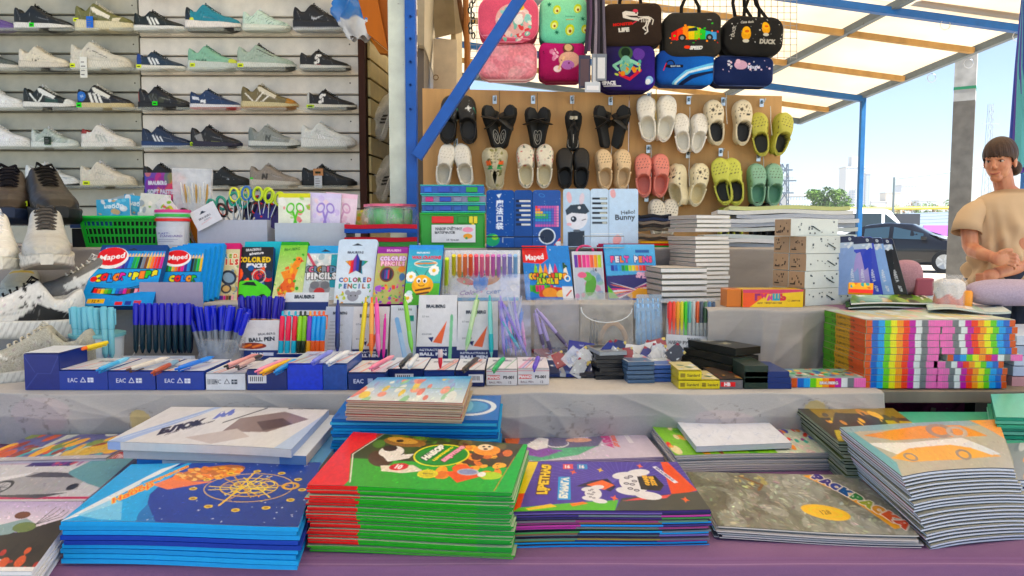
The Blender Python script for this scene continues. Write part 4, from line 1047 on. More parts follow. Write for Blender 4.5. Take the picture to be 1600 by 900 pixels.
c.text('Avocado',46,33,3,'#5aa084');c.text('summer',46,38,2.5,'#d98a4a')
bag('mint green lunch bag printed with avocados',(843,2,916,74,0),.09,c,'#17806e',handle=('#2aa48c',.028,.05),rc=.22,piping='#1f9a84')
c=Cv(72,62,1.6,'#a8285c');c.grad(0,0,72,62,'#b8386e','#8c1c4c');c.ell(45,12,9,9,'#5c3c34');c.ell(45,10,6,6,'#d9b48c');c.ell(46,30,16,13,'#dcae9a');c.ell(44,38,10,7,'#b878b8');c.blobs(10,['#e8b8c8','#d888a8'],2,4,(14,12,30,30));c.ell(28,44,6,5,'#f0d8dc');c.line([(30,44),(38,26)],'#e8c49c',3);c.blobs(12,['#701440'],1,1.6)
bag('magenta lunch bag with teddy bear print',(842,70,913,130,0),.08,c,'#8a1a4a',rc=.2,zipc='#5c1034')
def white_sil(c,k=1):pass
c=Cv(90,76,2.0,'#2e231c')
wc='#d9d3c9'
c.poly([(29,18),(34,15),(46,17),(52,19),(52,24),(46,24),(34,23),(42,27),(52,28),(54,34),(46,32),(36,29),(30,27)],wc);c.ell(49,19,4,3.4,wc);c.ell(50,19,1.8,1.5,'#2e231c');c.ell(49,15,4,3,'#c44a58')
for i in range(9):c.ell(53+i*2.3,28+abs(i-4)*.7,1.2,1.5,wc)
c.line([(53,26),(72,28)],wc,1.4)
for i in range(6):c.arc(55+i*2.6,32,3,6,250,400,wc,.9,8)
c.line([(66,34),(64,42),(60,46),(64,50)],wc,2);c.line([(70,32),(66,44),(67,52),(63,56)],wc,2);c.line([(72,28),(76,32),(74,40)],wc,1.4);c.line([(50,34),(44,38)],'#c44a58',1.6)
c.text('MONSTER',30,38,4.5,'#c43a34',2,bold=.05);c.text('LIFE',31,48,6.5,'#d9d5cc',2,bold=.07);c.noise(.08,5)
bag('black lunch bag with dinosaur skeleton print',(940,12,1031,78,-1.5),.10,c,'#231a14',handle=('#1b1512',.042,.05),rc=.2,zipc='#14100d')
c=Cv(84,66,1.8,'#2a1c5c');c.grad(0,0,84,66,'#1c1a2c','#33207a',20);c.ell(38,12,11,11,'#3f5a3c');c.ell(38,11,7,7,'#16281c');c.ell(38,30,9,14,'#7cae9c');c.line([(46,24),(58,30)],'#8fc4ac',5);c.line([(32,24),(20,30),(26,36)],'#8fc4ac',4);c.line([(30,44),(44,50),(60,38)],'#c43a4a',4);c.blobs(20,['#d88a3c','#b8c46a','#5aa094'],1.4,4,(22,18,60,46));c.ell(74,52,6,6,'#8fb4dc');c.ell(72,54,4,4,'#e4e8ec');c.ell(58,14,9,9,'#5a3a8c');c.text('SPACE',12,55,5,'#e6e6ea',bold=.06);c.rect(2,59,30,60,'#e6e6ea')
bag('purple lunch bag with astronaut on a red board and the word SPACE',(936,76,1021,145,-1),.09,c,'#251a52',rc=.22)
c=Cv(88,74,2.0,'#2c2a26')
for i,cc in enumerate(['#d8342c','#e8562c','#f0962a','#e8c83a','#9ccc3c','#4cb84c','#3fa8b8','#5c9ad0']):
 x=10+i*8.6;c.poly([(x,34-[0,5,9,10,9,6,2,0][i]),(x+9,34-[5,9,10,9,6,2,0,0][i]),(x+9,46),(x,46)],cc)
c.blobs(26,['#d8342c','#f0962a','#4cb84c'],.8,2,(8,18,84,52));c.ell(26,43,6,6,'#20201e');c.ell(26,43,3,3,'#8c8c88');c.ell(68,43,5.5,5.5,'#20201e');c.ell(68,43,2.6,2.6,'#8c8c88');c.poly([(36,28),(48,26),(50,32),(34,33)],'#20303a');c.text('SPEED',48,59,5,'#e4e4e0',0,bold=.07,shear=.25);c.ell(34,58,5,2.6,'#e8562c');c.text('racing',68,14,1.8,'#b8b8b4')
bag('black lunch bag with rainbow racing car and the word SPEED',(1034,26,1122,95,-1),.10,c,'#201e1b',handle=('#1b1a18',.035,.07),rc=.22)
c=Cv(90,50,1.8,'#1450a0');c.grad(0,0,90,50,'#0f3c84','#2470c4',30)
for i,cc in enumerate(['#7cc4ec','#d8ecf4','#2c84d0','#0c1c3c']):c.poly([(20+i*4,50),(44+i*3,30+i*2),(90,16+i*4),(90,19+i*4),(48+i*3,35+i*2),(30+i*4,50)],cc)
c.rect(12,22,40,26,'#14141c');c.ell(20,21,7,6,'#14141c',ring=.3);c.text('speed race',28,24,2.4,'#c8d8e8');c.line([(10,30),(14,20)],'#d83a3a',1.2)
bag('blue lunch bag with white racing waves',(1022,84,1110,136,1.5),.08,c,'#0f4288',rc=.2,zipc='#0a2450')
c=Cv(92,58,2.0,'#1f1e1c');c.blobs(26,['#d0cec6','#8c8a84'],.5,1.2,(6,4,90,40))
for x,y,s in((32,30,1),(62,21,.9)):
 c.ell(x,y-2*s,7*s,9*s,'#d9a028');c.ell(x,y-7*s,6*s,6*s,'#ecb430');c.ell(x+1,y-6*s,3.4*s,2*s,'#d0702c');c.ell(x,y+8*s,5*s,2.6*s,'#c9c4b4')
c.text('DUCK',66,38,6,'#b8b4a8',0,bold=.06);c.text('DUCK',13,24,4,'#a8a49a',84,bold=.05);c.text('Cute duck',32,10,3.6,'#c8c4b8',6)
bag('black shoulder bag with two yellow ducklings',(1124,32,1216,92,2),.10,c,'#191817',rc=.36,handle=('#151413',.03,.08),strap=[[(1146,-30),(1142,6),(1148,34)],[(1170,-30),(1178,6),(1204,38)],[(1158,-30),(1160,10),(1176,34)]])
c=Cv(92,50,1.8,'#15224a');c.blobs(24,['#d8c4dc','#c9ccd8','#e6c8d4'],.8,2.2,(12,8,86,30));c.ell(40,16,10,8,'#c8a4b8');c.ell(36,10,4,4,'#d8b4c4');c.text('Magic',60,20,6,'#c9cce0',4);c.star(22,16,3,'#e4e4ec')
bag('navy pencil bag with pale unicorn print under the duck bag',(1110,92,1202,137,1),.07,c,'#121c3e',rc=.24,piping='#2c3a66')
# card holders and lanyards hanging between the bags
lan=thing('lanyard_bundle','bundle of dark lanyards with clear badge holders between mint and dinosaur bags','lanyards',PY(930,130,2.85))
b=MB()
for i,(u,cc,ve)in enumerate([(918,'#3a3440',84),(922,'#5c4a60',80),(926,'#26242a',84),(930,'#8c8490',86),(934,'#3f3a44',90),(938,'#1f1d22',88),(942,'#6a6470',84)]):
 MB().tube([PY(u,-40,2.85+.004*i)-lan.location,PY(u+1,30,2.845+.004*i)-lan.location,PY(u-3+i,ve,2.845+.004*i)-lan.location],.006,cc,6,flat=.3).build('ribbon','cloth',lan)
for i,(u0,v0,u1,v1,cc)in enumerate([(904,86,923,138,'#3a3038'),(924,84,936,138,'#8f9296'),(931,84,948,126,'#7d8084'),(914,128,938,144,'#c9cdd2')]):
 a,c_=PY(u0,v1,2.82-.006*i)-lan.location,PY(u1,v0,2.82-.006*i)-lan.location
 MB().box(a.x,a.y,a.z,c_.x,a.y+.004,c_.z,cc).build('badge_holder','glasspaint',lan,bevel=.001)
 MB().box(a.x+.006,a.y-.001,a.z+.008,c_.x-.006,a.y-.0003,c_.z-.014,['#5a4a50','#e3e4e6','#d9dadc','#e9e9ec'][i]).build('card','paper',lan)
# plastic bag under the eave
b=MB();rs=np.random.RandomState(2)
pb=thing('plastic_bag','crumpled blue and clear plastic bag stuffed above the black swoosh sneaker','plastic bag',PY(548,40,3.45))
U,Vv=np.meshgrid(np.linspace(0,2*math.pi,40),np.linspace(0,1,24));rad_=(.06+.05*np.sin(Vv*3))*(1+.25*np.sin(U*5+Vv*9)*.5+.1*np.sin(U*11+Vv*23))
P=np.stack([rad_*np.cos(U)*.9+Vv*.06,rad_*np.sin(U)*.5,.16-Vv*.22+.01*np.sin(U*7)],-1)
cc=np.where((Vv<.62)[...,None],np.array(col('#3d6fb0')),np.array(col('#c9ccd0')))*(1+.2*np.sin(U*4)[...,None])
gridmesh('film',P,np.clip(cc,0,1),'glasspaint',pb)
# ================= GOODS ON THE STEPS
def mtext(c,s,x0,y,h,cols,out='#111111',step=None,dy=None,bold=.06,rot=0,ow=.14):
 x=x0
 for i,ch in enumerate(s):
  if ch!=' ':c.text(ch,x,y+(dy[i%len(dy)]if dy else 0),h,cols[i%len(cols)],rot=rot,bold=bold,out=out,ow=ow)
  x+=step or h*1.05
def hole(c,x,y,w=9):c.poly([(x-w,y+2),(x,y-2),(x+w,y+2)],'#1d2a3a');c.ell(x,y,2.4,2,'#1d2a3a')
def pack(label,x0,x1,vb,xt0,xt1,vt,cv,side='#2a78b8',lean=.07,thk=.016,n=0,dx=.01,backcol=None,z=L3,name='pencil_pack',cat='pencil pack',group='colouring packs along the rear step',dyo=0,**k):
 q=quad_stand(x0,x1,vb,z,xt0,xt1,vt,lean)
 if dyo:q=[p+V((0,dyo,0))for p in q]
 r=slab(name,label,cat,q,thk,cv,side,group=group,**k)
 for i in range(n):
  o=slab(name,'%s plain blue pack in the row right of the smaller red oval pack'%['nearest','second','third','farthest'][i],cat,[p+V((dx*(i+1),(thk+.001)*(i+1),.003*(i+1)))for p in q],thk,None,backcol or side,group=group+', hidden copies',single=True,rnd=k.get('rnd',0))
 return r
K=1.2
c=Cv(120,112,K,'#1f8fd0');c.rect(0,0,120,12,'#1c3f7c');c.text('COLOR PEPS',22,6,3,'#7aa4d8');hole(c,60,8)
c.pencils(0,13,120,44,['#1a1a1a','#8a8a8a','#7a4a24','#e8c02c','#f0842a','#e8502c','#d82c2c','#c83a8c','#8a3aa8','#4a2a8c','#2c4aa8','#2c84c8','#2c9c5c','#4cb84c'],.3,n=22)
c.rect(0,44,120,45.5,'#222222');c.ell(26,25,30,20,'#f4f4f2');c.ell(25,22,27,17,'#d8342c');c.text('Maped',27,24,10,'#ffffff',8,w=44)
c.poly([(0,46),(120,46),(120,60),(60,74),(0,70)],'#1f9ad8');c.rich(220,None,.65,1.5,(.5,1.8));mtext(c,"COLOR'PEPS",16,60,10.5,['#e8e03a','#e8342c','#3a8ae8','#f08a2a','#d83a9c','#e8e03a','#e8e03a','#f08a2a','#4cb84c','#e8d83a'],step=10.4,dy=[2,0,2,0,-1,-4,-2,-4,-5,-6],bold=.1)
c.ell(9,64,6,5,'#d8342c');c.poly([(14,78),(60,82),(112,70),(112,82),(60,94),(12,88)],'#14203a');c.pencils(16,81,108,90,RAINBOW,0,n=15);c.poly([(12,88),(60,94),(112,82),(112,95),(60,99),(12,96)],'#1f8fd0');c.poly([(10,80),(60,84),(108,72),(108,76),(60,83)],'#1f8fd0')
c.rect(12,99,40,107,'#e8b83a');c.text('12 +',26,103,5,'#5a2c14');c.rect(58,104,70,110,'#d83a3a');c.rect(74,103,84,110,'#2c3a8c');c.rect(88,102,100,109,'#c84a5a')
pack('large blue pack of pencils with red oval logo at the left end',122,238,478,160,262,383,c,'#15508c',lean=.10,thk=.02)
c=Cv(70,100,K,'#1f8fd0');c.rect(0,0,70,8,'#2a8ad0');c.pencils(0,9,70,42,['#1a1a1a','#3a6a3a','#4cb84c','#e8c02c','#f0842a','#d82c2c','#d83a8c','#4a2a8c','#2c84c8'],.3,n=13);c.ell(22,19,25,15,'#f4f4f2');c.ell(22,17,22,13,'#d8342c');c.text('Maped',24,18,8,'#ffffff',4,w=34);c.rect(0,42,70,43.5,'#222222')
mtext(c,'COLOR',20,55,9,['#e8e03a','#e8342c','#3a8ae8','#f0a02a','#4cb84c'],step=10,bold=.1);c.ell(36,80,34,18,'#e8eef4');c.poly([(20,92),(60,70),(70,80),(40,100)],'#f08a3a')
pack('smaller blue pack of pencils with red oval logo behind the mauve display back',240,304,476,258,318,388,c,'#3a94d8',n=4,dx=.006,dyo=.01)
c=Cv(66,96,K,'#d8cfa8');c.rect(0,0,66,11,'#c8286c');hole(c,36,6,6);c.blobs(40,['#c8b47c','#8fa878','#c88a5c','#7a8f9c','#e4dcc0'],2,5,(0,12,66,96));mtext(c,'COLORED',10,22,6.5,['#d87a3a','#5a8fb8','#8fa83a'],out='#f0ead0',step=8);mtext(c,'PENCILS',9,32,8.5,['#c8382c','#d8562c'],out='#f0e8c8',step=8.6)
for sx in(-1,1):
 c.ell(34+sx*15,58,14,12,'#2f3440',sx*25);c.ell(34+sx*15,58,10,8,'#8fa4b4',sx*25);c.ell(34+sx*12,76,9,8,'#3a3a44');c.ell(34+sx*12,76,6,5,'#d8b47c')
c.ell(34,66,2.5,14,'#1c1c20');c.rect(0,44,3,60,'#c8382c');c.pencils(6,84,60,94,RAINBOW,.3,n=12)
pack('cream pack of pencils with a dark butterfly and magenta tab',310,370,470,317,376,380,c,'#c8286c')
c=Cv(68,90,K,'#1b2430');c.rect(0,0,68,14,'#1c1c1c');c.text('BRAUBERG',30,5,4,'#e8e8e8',4);c.text('adventure',36,11,4.4,'#ffffff',6);c.rect(4,17,60,27,'#1b1b1b');mtext(c,'COLORED',8,22,8,['#e8c820'],out='#111111',step=8.4,rot=2);c.text('PENCILS',38,32,6.5,'#e8e8ec',0,bold=.07)
c.blobs(26,['#d8402c','#1c5a9c','#e86a2c','#22304c','#8a2c5a'],3,8,(2,36,66,66));c.ell(44,50,12,12,'#c8c4b8',ring=.15);c.ell(44,50,7,7,'#2a2a2e',ring=.2)
c.rich(220,None,.65,1.5,(.5,1.8));c.poly([(2,70),(14,58),(38,56),(58,66),(66,74),(64,84),(4,84)],'#6cd82c');c.poly([(16,64),(24,59),(36,59),(42,66)],'#18241c');c.ell(16,84,6,5,'#15181a');c.ell(52,84,6,5,'#15181a');c.rect(0,86,68,90,'#22a44c')
pack('black pack of pencils with lime green sports car',359,424,466,372,428,386,c,'#1f5aa8')
for i in range(4):slab('pencil_pack','%s turquoise edged pack in the row behind the black car pack'%['nearest','second','third','farthest'][i],'pencil pack',[p+V((.012*i,.035+.014*i,.004))for p in quad_stand(362,428,466,L3,376,436,380,.07)],.012,None,['#3fb4c4','#2f8fb8','#2468b0','#4ac0c8'][i],group='turquoise pencil packs',single=True)
c=Cv(50,92,K,'#b8d86c');c.grad(0,0,50,92,'#7cc43c','#e8e8b0');c.rect(0,0,50,6,'#3f9c34');c.text('BRAUBERG',22,12,4,'#2a6c2c',4);c.ell(36,30,7,6,'#f08a1c');c.poly([(40,28),(47,31),(40,33)],'#c8501c');c.poly([(30,30),(40,36),(34,56),(16,60),(8,48),(22,44)],'#f0961c');c.blobs(10,['#f8b83c','#e86c14'],2,5,(14,36,36,58));c.poly([(18,58),(34,56),(36,76),(12,90),(6,74)],'#e8741c');c.blobs(14,['#f8b83c','#d8541c'],2,4,(8,60,34,88));c.ell(37,28,1.4,1.4,'#201008');c.blobs(10,['#4ca83c'],1.5,3,(0,20,50,92));c.rich(220,None,.65,1.5,(.5,1.8));c.text('COLORED',24,84,4.5,'#e84c1c',10,out='#fff4d0')
pack('green pack of pencils with an orange fire bird',424,471,466,440,482,378,c,'#3f9c34')
c=Cv(52,86,K,'#d4dcdc');c.rect(0,0,52,13,'#3aa0d8');hole(c,30,8,8);c.blobs(40,['#e8e4dc','#b8b4b0','#f0f0ee','#8fb0bc'],2,6,(0,14,52,60),.7);c.line([(2,14),(16,34)],'#c85a6c',4);c.rect(40,14,52,66,'#2f9cac');c.rich(220,None,.65,1.5,(.5,1.8));mtext(c,'COLORED',5,38,9,['#8a8f98','#c86a8a','#6a8aa8','#b8884a'],out='#1a1a1c',step=6.6,rot=4);mtext(c,'PENCILS',8,48,9,['#f0f0f0'],out='#1a1a1c',step=6.4,rot=4);c.ell(26,68,16,12,'#9a9a9c');c.ell(18,62,7,6,'#787a7e');c.ell(34,62,7,6,'#787a7e');c.ell(26,72,8,6,'#c84a4a');c.blobs(8,['#c83a4a','#3a9c5c'],2,5,(4,74,50,86))
pack('grey blue pack of pencils with outlined lettering, right of the fire bird',470,524,466,482,530,384,c,'#2f9cac')
c=Cv(62,104,K,'#cfdbe8');c.grad(0,0,62,104,'#c4d6e8','#e0e8ee');hole(c,30,9,9);c.text('BRAUBERG',28,22,3.6,'#22304a',bold=.04)
c.star(31,42,19,'#28406c',5,.5)
m0=c.a.copy();c.pencils(14,26,48,58,['#e8b83a','#e87a2a','#d83a4a','#7a3a9c','#2c3a9c','#1c1c2c','#2c8a9c','#3a9c4a'],0);cc_=Cv(62,104,K,'#000000');cc_.star(31,42,18.5,'#ffffff',5,.5);mk=cc_.a[...,0]>.5;c.a=np.where(mk[...,None],c.a,m0)
mtext(c,'COLORED',9,66,6.5,['#3a5a9c','#d87a3a','#3a9c8c','#9c3a5c','#5a7a3a','#3a5a9c','#c85a3a'],out=None,step=7.4);mtext(c,'PENCILS',9,76,6.5,['#3a9c8c','#3a5a9c','#9c5a3a'],out=None,step=7.4);c.ell(30,92,9,8,'#9a9ca4');c.ell(21,86,4,4,'#9a9ca4');c.ell(39,86,4,4,'#9a9ca4');c.ell(27,91,1,1,'#111111');c.ell(34,91,1,1,'#111111');c.blobs(10,['#b8c84a','#e8a84a','#c8d8a8'],1.5,3,(2,84,18,104));c.blobs(8,['#7cb84a'],1,2.5,(46,80,60,104))
pack('pale blue pack with a star window of pencils',521,581,474,530,591,374,c,'#b8c8d8',rnd=.008,thk=.014)
c=Cv(52,90,K,'#b4b478');c.rect(0,0,52,11,'#8c2c90');c.text('BRAUBERG',28,6,3.4,'#f0c8e8');c.blobs(26,['#c8a83c','#7a9c4a','#c86a9c','#9c8a5c'],1.5,4,(0,30,52,90),.6);mtext(c,'COLORED',9,19,6,['#e8d8f0'],out='#a03c98',step=6.3);mtext(c,'PENCILS',11,27,6,['#f0c8d8'],out='#b04c78',step=5.8);c.ell(20,44,12,12,'#7c3c2c');c.ell(20,44,10,10,'#2a2a48');c.pencils(13,37,27,51,['#1c2a5c','#5c2c8c','#2c6cb8','#c83a5c','#222222'],0);c.ell(44,36,6,5,'#e08a3c');c.ell(46,48,5,6,'#3c6c9c');c.ell(10,66,8,5,'#a05cc0');c.blobs(30,['#c83a9c','#e0a03c','#5cac5c','#7c4cb0','#d84c4c'],1.5,4,(2,60,52,90))
pack('olive and purple pack with a round window of pencils',581,629,475,591,638,386,c,'#8c2c90',thk=.02)
c=Cv(56,98,K,'#2f9cc0');c.rect(0,0,56,8,'#2a8cd8');c.grad(0,8,56,60,'#3a9ac8','#5cc0a8');c.text('BRAUBERG',24,13,3,'#e8f0f4');c.text('WAX CRAYONS',30,21,5,'#c8304c',0,w=48,bold=.06);c.ell(30,31,19,6,'#d8e4d8',ring=.2);c.line([(14,31),(46,30)],'#d88a3c',2.4);c.grad(0,62,56,98,'#5cb04c','#4c9c3c')
for x,y in((44,42),(8,52),(6,86)):
 for k_ in range(9):c.ell(x+5.5*math.cos(k_*.7),y+5.5*math.sin(k_*.7),3,3,'#f4f4f0')
 c.ell(x,y,3,3,'#e8c020')
c.rich(220,None,.65,1.5,(.5,1.8));c.ell(28,66,17,15,'#e8a828');c.ell(26,60,13,11,'#f0b830');c.ell(21,58,3.4,4,'#f8f8f4');c.ell(31,58,3.4,4,'#f8f8f4');c.ell(21.5,59,1.8,2.2,'#20140c');c.ell(30.5,59,1.8,2.2,'#20140c');c.arc(26,64,5,3,20,160,'#7c2c14',1.2);c.line([(18,74),(40,70)],'#4a2c14',3);c.line([(20,80),(38,77)],'#4a2c14',3);c.line([(20,50),(14,42)],'#3a2414',1);c.line([(30,49),(34,41)],'#3a2414',1);c.ell(8,78,5,4,'#d8f0f8',al=.8);c.ell(36,92,8,6,'#d84c3c');c.ell(30,92,4,5,'#e8e0d0')
pack('turquoise pack of wax crayons with a smiling bee and daisies',630,684,477,640,693,383,c,'#2a78c0',thk=.022)
# clear case of markers with bird
q=quad_stand(690,812,470,L3,696,813,391,.05)
t=slab('marker_case','wide clear plastic case of markers with a bird on its label','marker case',q,.03,None,'#dfe3e6',group='colouring packs along the rear step',part='back_card')
tl=t.location
for i in range(13):
 u=701+i*8.7;cc=['#c8e03a','#d8d03a','#e8a05c','#e8825c','#e86a4c','#e85a7c','#e87a9c','#d86a8c','#c86ab0','#b07ac0','#a08ac8','#8c94d0','#8ab4dc'][i]
 if i==0:p0,p1=PZ(u-4,468,L3),PY(u-2,404,1.86)
 else:p0,p1=PZ(u,466,L3),PY(u,399,1.88)
 b=MB();b.tube([p0-tl+V((0,-.012,.004)),p1-tl+V((0,-.01,0))],.0055,cc,8);b.build('marker','plastic',t,smooth=True)
c=Cv(92,54,K,'#e4e6ea');c.ell(16,14,13,5,'#3c8c6c',40);c.ell(20,22,13,5,'#c8543c',20);c.ell(26,10,12,4,'#8c4c9c',60);c.ell(60,12,13,5,'#4c9c5c',-50);c.ell(56,22,12,5,'#c8843c',-30);c.ell(40,24,10,14,'#3c7cc8');c.ell(42,14,9,8,'#4c8cd8');c.ell(44,13,2.4,3,'#f4f4f4');c.ell(44.5,13,1.2,1.6,'#111111');c.poly([(50,14),(57,17),(50,19)],'#e8a02c');c.ell(76,10,9,7,'#7cb0dc',ring=.25);c.ell(84,34,7,7,'#c8ccd8',ring=.3);c.text('Color',26,40,7,'#7c5c9c',3,shear=.3);c.text('скетч',60,40,6,'#5c7cb0',3);c.blobs(14,['#e0a0b0','#a0c8a0','#c0b0e0'],1,2.4);c.rect(0,48,92,54,'#3a9cc8')
slab('x','x','x',[q[0].lerp(q[1],.10)+V((0,-.022,.002)),q[0].lerp(q[1],.985)+V((0,-.022,.002)),q[3].lerp(q[2],.985).lerp(q[1],.28)+V((0,-.022,0)),q[0].lerp(q[3],.72).lerp(q[1],.12)+V((0,-.022,0))],.001,c,'#ffffff')
def adopt(parent,name='label_card'):
 """the slab made last becomes one part of parent"""
 r=[o for o in C.objects if o.type=='EMPTY' and o.get('label')=='x'][-1]
 ch=list(r.children);main=ch[0];main.name=name
 for o in ch:o.location=r.location-parent.location;o.parent=parent
 for o in ch[1:]:o.parent=main;o.location=(0,0,0)
 bpy.data.objects.remove(r)
adopt(t)
slab('x','x','x',[p+V((0,-.030,.001))for p in q],.001,None,'#ffffff',bm=film());adopt(t,'clear_lid')
c=Cv(78,84,K,'#2a80c8');c.blobs(40,['#1c60a8','#4c9cd8','#e8e8e8'],.8,2,(0,0,78,80),.7);c.poly([(0,0),(40,0),(42,20),(30,28),(0,26)],'#d8342c');c.text('Maped',20,19,8,'#ffffff',4,w=30);c.rect(0,8,4,14,'#e8502c')
for i,cc in enumerate(['#8cc83a','#e8c02c','#f08a2a','#e8e8e8','#c83a6c','#2c9cd8','#f0e8d8']):c.poly([(16+i*8,44),(18+i*8,34),(20+i*8,27),(22+i*8,34),(24+i*8,44)],cc)
c.text('b',68,32,9,'#1c4c2c',bold=.1);c.rich(220,None,.65,1.5,(.5,1.8));mtext(c,"COLOR'PEPS",12,47,7.5,['#e8d83a','#f0a02a','#d85a3a','#8cc83a'],step=6,bold=.1);mtext(c,'JUNGLE',22,54,7,['#b8d83a','#e8b83a'],step=6,bold=.1);c.ell(70,50,5,5,'#e8f0f0',ring=.4)
c.ell(26,66,16,8,'#3a9c4c');c.pencils(8,60,46,70,['#5cb84c','#3a8c3c','#c83a6c','#e0406c','#d82c8c'],0,n=8);c.ell(48,74,26,11,'#c84a2c');c.ell(40,72,12,8,'#e89c4c');c.ell(60,74,10,7,'#f0c87c');c.rect(0,78,78,84,'#1c6cb8');c.rect(60,62,78,84,'#e8e8ea');c.line([(66,76),(74,68)],'#c84a3a',2)
pack('blue pack of felt pens with red logo and jungle lettering',822,897,466,815,888,384,c,'#1f68a8',rnd=0,thk=.02,lean=.05)
q=quad_stand(899,946,459,L3,893,941,393,.05)
c=Cv(48,66,K,'#d0d4dc');c.pencils(3,5,45,22,['#5c3a9c','#c83a6c','#d84c8c','#e85a9c','#e86a5c','#e89c4c','#b8d03a'],.0);c.rect(2,22,46,64,'#b8c0cc');c.blobs(16,['#c86a9c','#8cb8a0','#5c8cb0'],3,6,(4,26,44,62),.6);c.ell(26,46,8,14,'#5c9c4c',20);c.ell(22,34,7,6,'#6cac5c');c.ell(14,32,7,4,'#d86a8c');c.text('14',34,25,5,'#3c3c4c')
slab('marker_case','narrow clear case of pastel markers with a small green dinosaur','marker case',q,.02,c,'#cdd2da',group='colouring packs along the rear step')
b=MB();b.tube([PY(901+13*(1-math.cos(a_/10*math.pi)),393-9*math.sin(a_/10*math.pi),q[3].y+.005)-q[0].lerp(q[1],.5)for a_ in range(11)],.003,'#d84a7c',6)
o=b.build('handle','plastic',[o for o in C.objects if o.get('label','').startswith('narrow clear case')][0],smooth=True)
c=Cv(82,78,K,'#5ca8d8');c.grad(0,0,82,30,'#6cb4e0','#4c98d0');c.rect(50,8,72,12,'#1c5a9c');mtext(c,'FELT PENS',12,21,7.5,['#e85a7c','#e8e8f0','#e88a4c','#d85a9c'],out='#2c4c8c',step=7.6);c.pencils(8,29,76,37,['#2c3a9c','#2c6cc8','#2c9cd8','#1c8c4c','#4cb83c','#b8d83a','#e8d83a','#f0a02a','#e85a2c','#d82c3c','#a82c5c','#5c2c1c'],0);c.poly([(0,44),(82,40),(82,78),(0,78)],'#2c2c6c');c.rich(220,None,.65,1.5,(.5,1.8));c.text('SPEED',62,43,7,'#e8b8d0',-4,bold=.07,shear=.3)
for i in range(9):c.poly([(4,76-i*3),(80,46+i*3),(80,48+i*3),(10,78-i*3)],['#e8e8f0','#d84c7c','#3c2c7c','#e87a3c'][i%4])
c.poly([(30,70),(50,60),(72,62),(76,72),(40,76)],'#e8a83c');c.poly([(0,56),(20,78),(8,78),(0,72)],'#6cb83c');c.rect(0,74,82,78,'#2c4c9c')
pack('blue pack of felt pens with racing stripes at the right end',952,1030,457,943,1022,382,c,'#3c88c8',lean=.05)
for i in range(3):slab('pencil_pack','%s dark red pack edge behind the felt pens'%['nearest','middle','farthest'][i],'pencil pack',[p+V((-.006-.004*i,.018+.012*i,.002))for p in quad_stand(952,1030,457,L3,943,1022,382,.05)],.01,None,'#9c2c4c',group='dark red packs behind the felt pens',single=True)
# ---- back step: basket, tubs, boxes
def gbasket():
 a,c_=PY(138,388,2.1),PY(250,388,2.1);ta,tc=PY(124,340,2.09),PY(250,340,2.09)
 t=thing('basket','bright green plastic basket full of clear craft packets','basket',((a.x+c_.x)/2,2.1,L4+.001));g='#18b04c'
 hb,ht,Hh,D=(c_.x-a.x)/2,(tc.x-ta.x)/2,ta.z-L4,.2;b=MB()
 def P(s,h,y):f=h;return V(((hb+(ht-hb)*f)*s,y*(1+.1*f)-.01*f,Hh*h))
 for y in(0,D):
  for h0,h1 in((0,.14),(.36,.44),(.64,.72),(.86,1)):
   for s_ in(1,):b.add([P(-1,h0,y),P(1,h0,y),P(1,h1,y),P(-1,h1,y)]+[P(-1,h0,y)+V((0,.002,0)),P(1,h0,y)+V((0,.002,0)),P(1,h1,y)+V((0,.002,0)),P(-1,h1,y)+V((0,.002,0))],[(0,1,2,3),(7,6,5,4),(0,4,5,1),(2,6,7,3)],g)
  for i in range(19):
   s_=-1+i/9;w_=.02 if i%18 else.06
   b.add([P(s_-w_,0,y),P(s_+w_,0,y),P(s_+w_,1,y),P(s_-w_,1,y)],[(0,1,2,3)],g)
 for s_ in(-1,1):
  for h0,h1 in((0,.2),(.4,.6),(.8,1)):b.add([P(s_,h0,0),P(s_,h0,D),P(s_,h1,D),P(s_,h1,0)],[(0,1,2,3)],g)
  for i in range(10):y=D*i/9.;b.add([P(s_,0,y-.004),P(s_,0,y+.004),P(s_,1,y+.004),P(s_,1,y-.004)],[(0,1,2,3)],g)
 b.box(-hb,0,.001,hb,D,.003,g);b.build('body','plastic',t)
 b=MB();pts=[P(-1.03,1,-.004),P(1.03,1,-.004),P(1.03,1,D+.004),P(-1.03,1,D+.004)];b.tube(pts,.005,'#1fc058',6,closed=True);b.build('rim','plastic',t)
 return t
gbasket()
def packet(label,u,v,w_,h_,tilt,Y,cv=None,colr='#cfd8dc',name='packet',cat='packet',group=None,bmx=None,lean=.02,thk=.006):
 """small flat packet standing, centre bottom pixel (u, v), size in px, tilt in degrees"""
 ct,st_=math.cos(rad(tilt)),math.sin(rad(tilt))
 pts=[(-w_/2,0),(w_/2,0),(w_/2,-h_),(-w_/2,-h_)]
 q=[]
 for i,(x,y)in enumerate(pts):q.append(PY(u+x*ct-y*st_,v+x*st_+y*ct,Y+(lean if i>1 else 0)))
 return slab(name,label,cat,q,thk,cv,colr,group=group,bm=bmx or 'gloss')
def bluecard(sd):
 c=Cv(50,40,1.1,'#5aa8cc');c.rs=np.random.RandomState(sd);c.blobs(20,['#3f90bc','#e8eef0','#c8b088','#7cc0d8','#d8dce0'],2,6);c.text('набор',26,14,7,'#e8f4f8');c.rect(0,32,50,34,'#e8ecec');return c
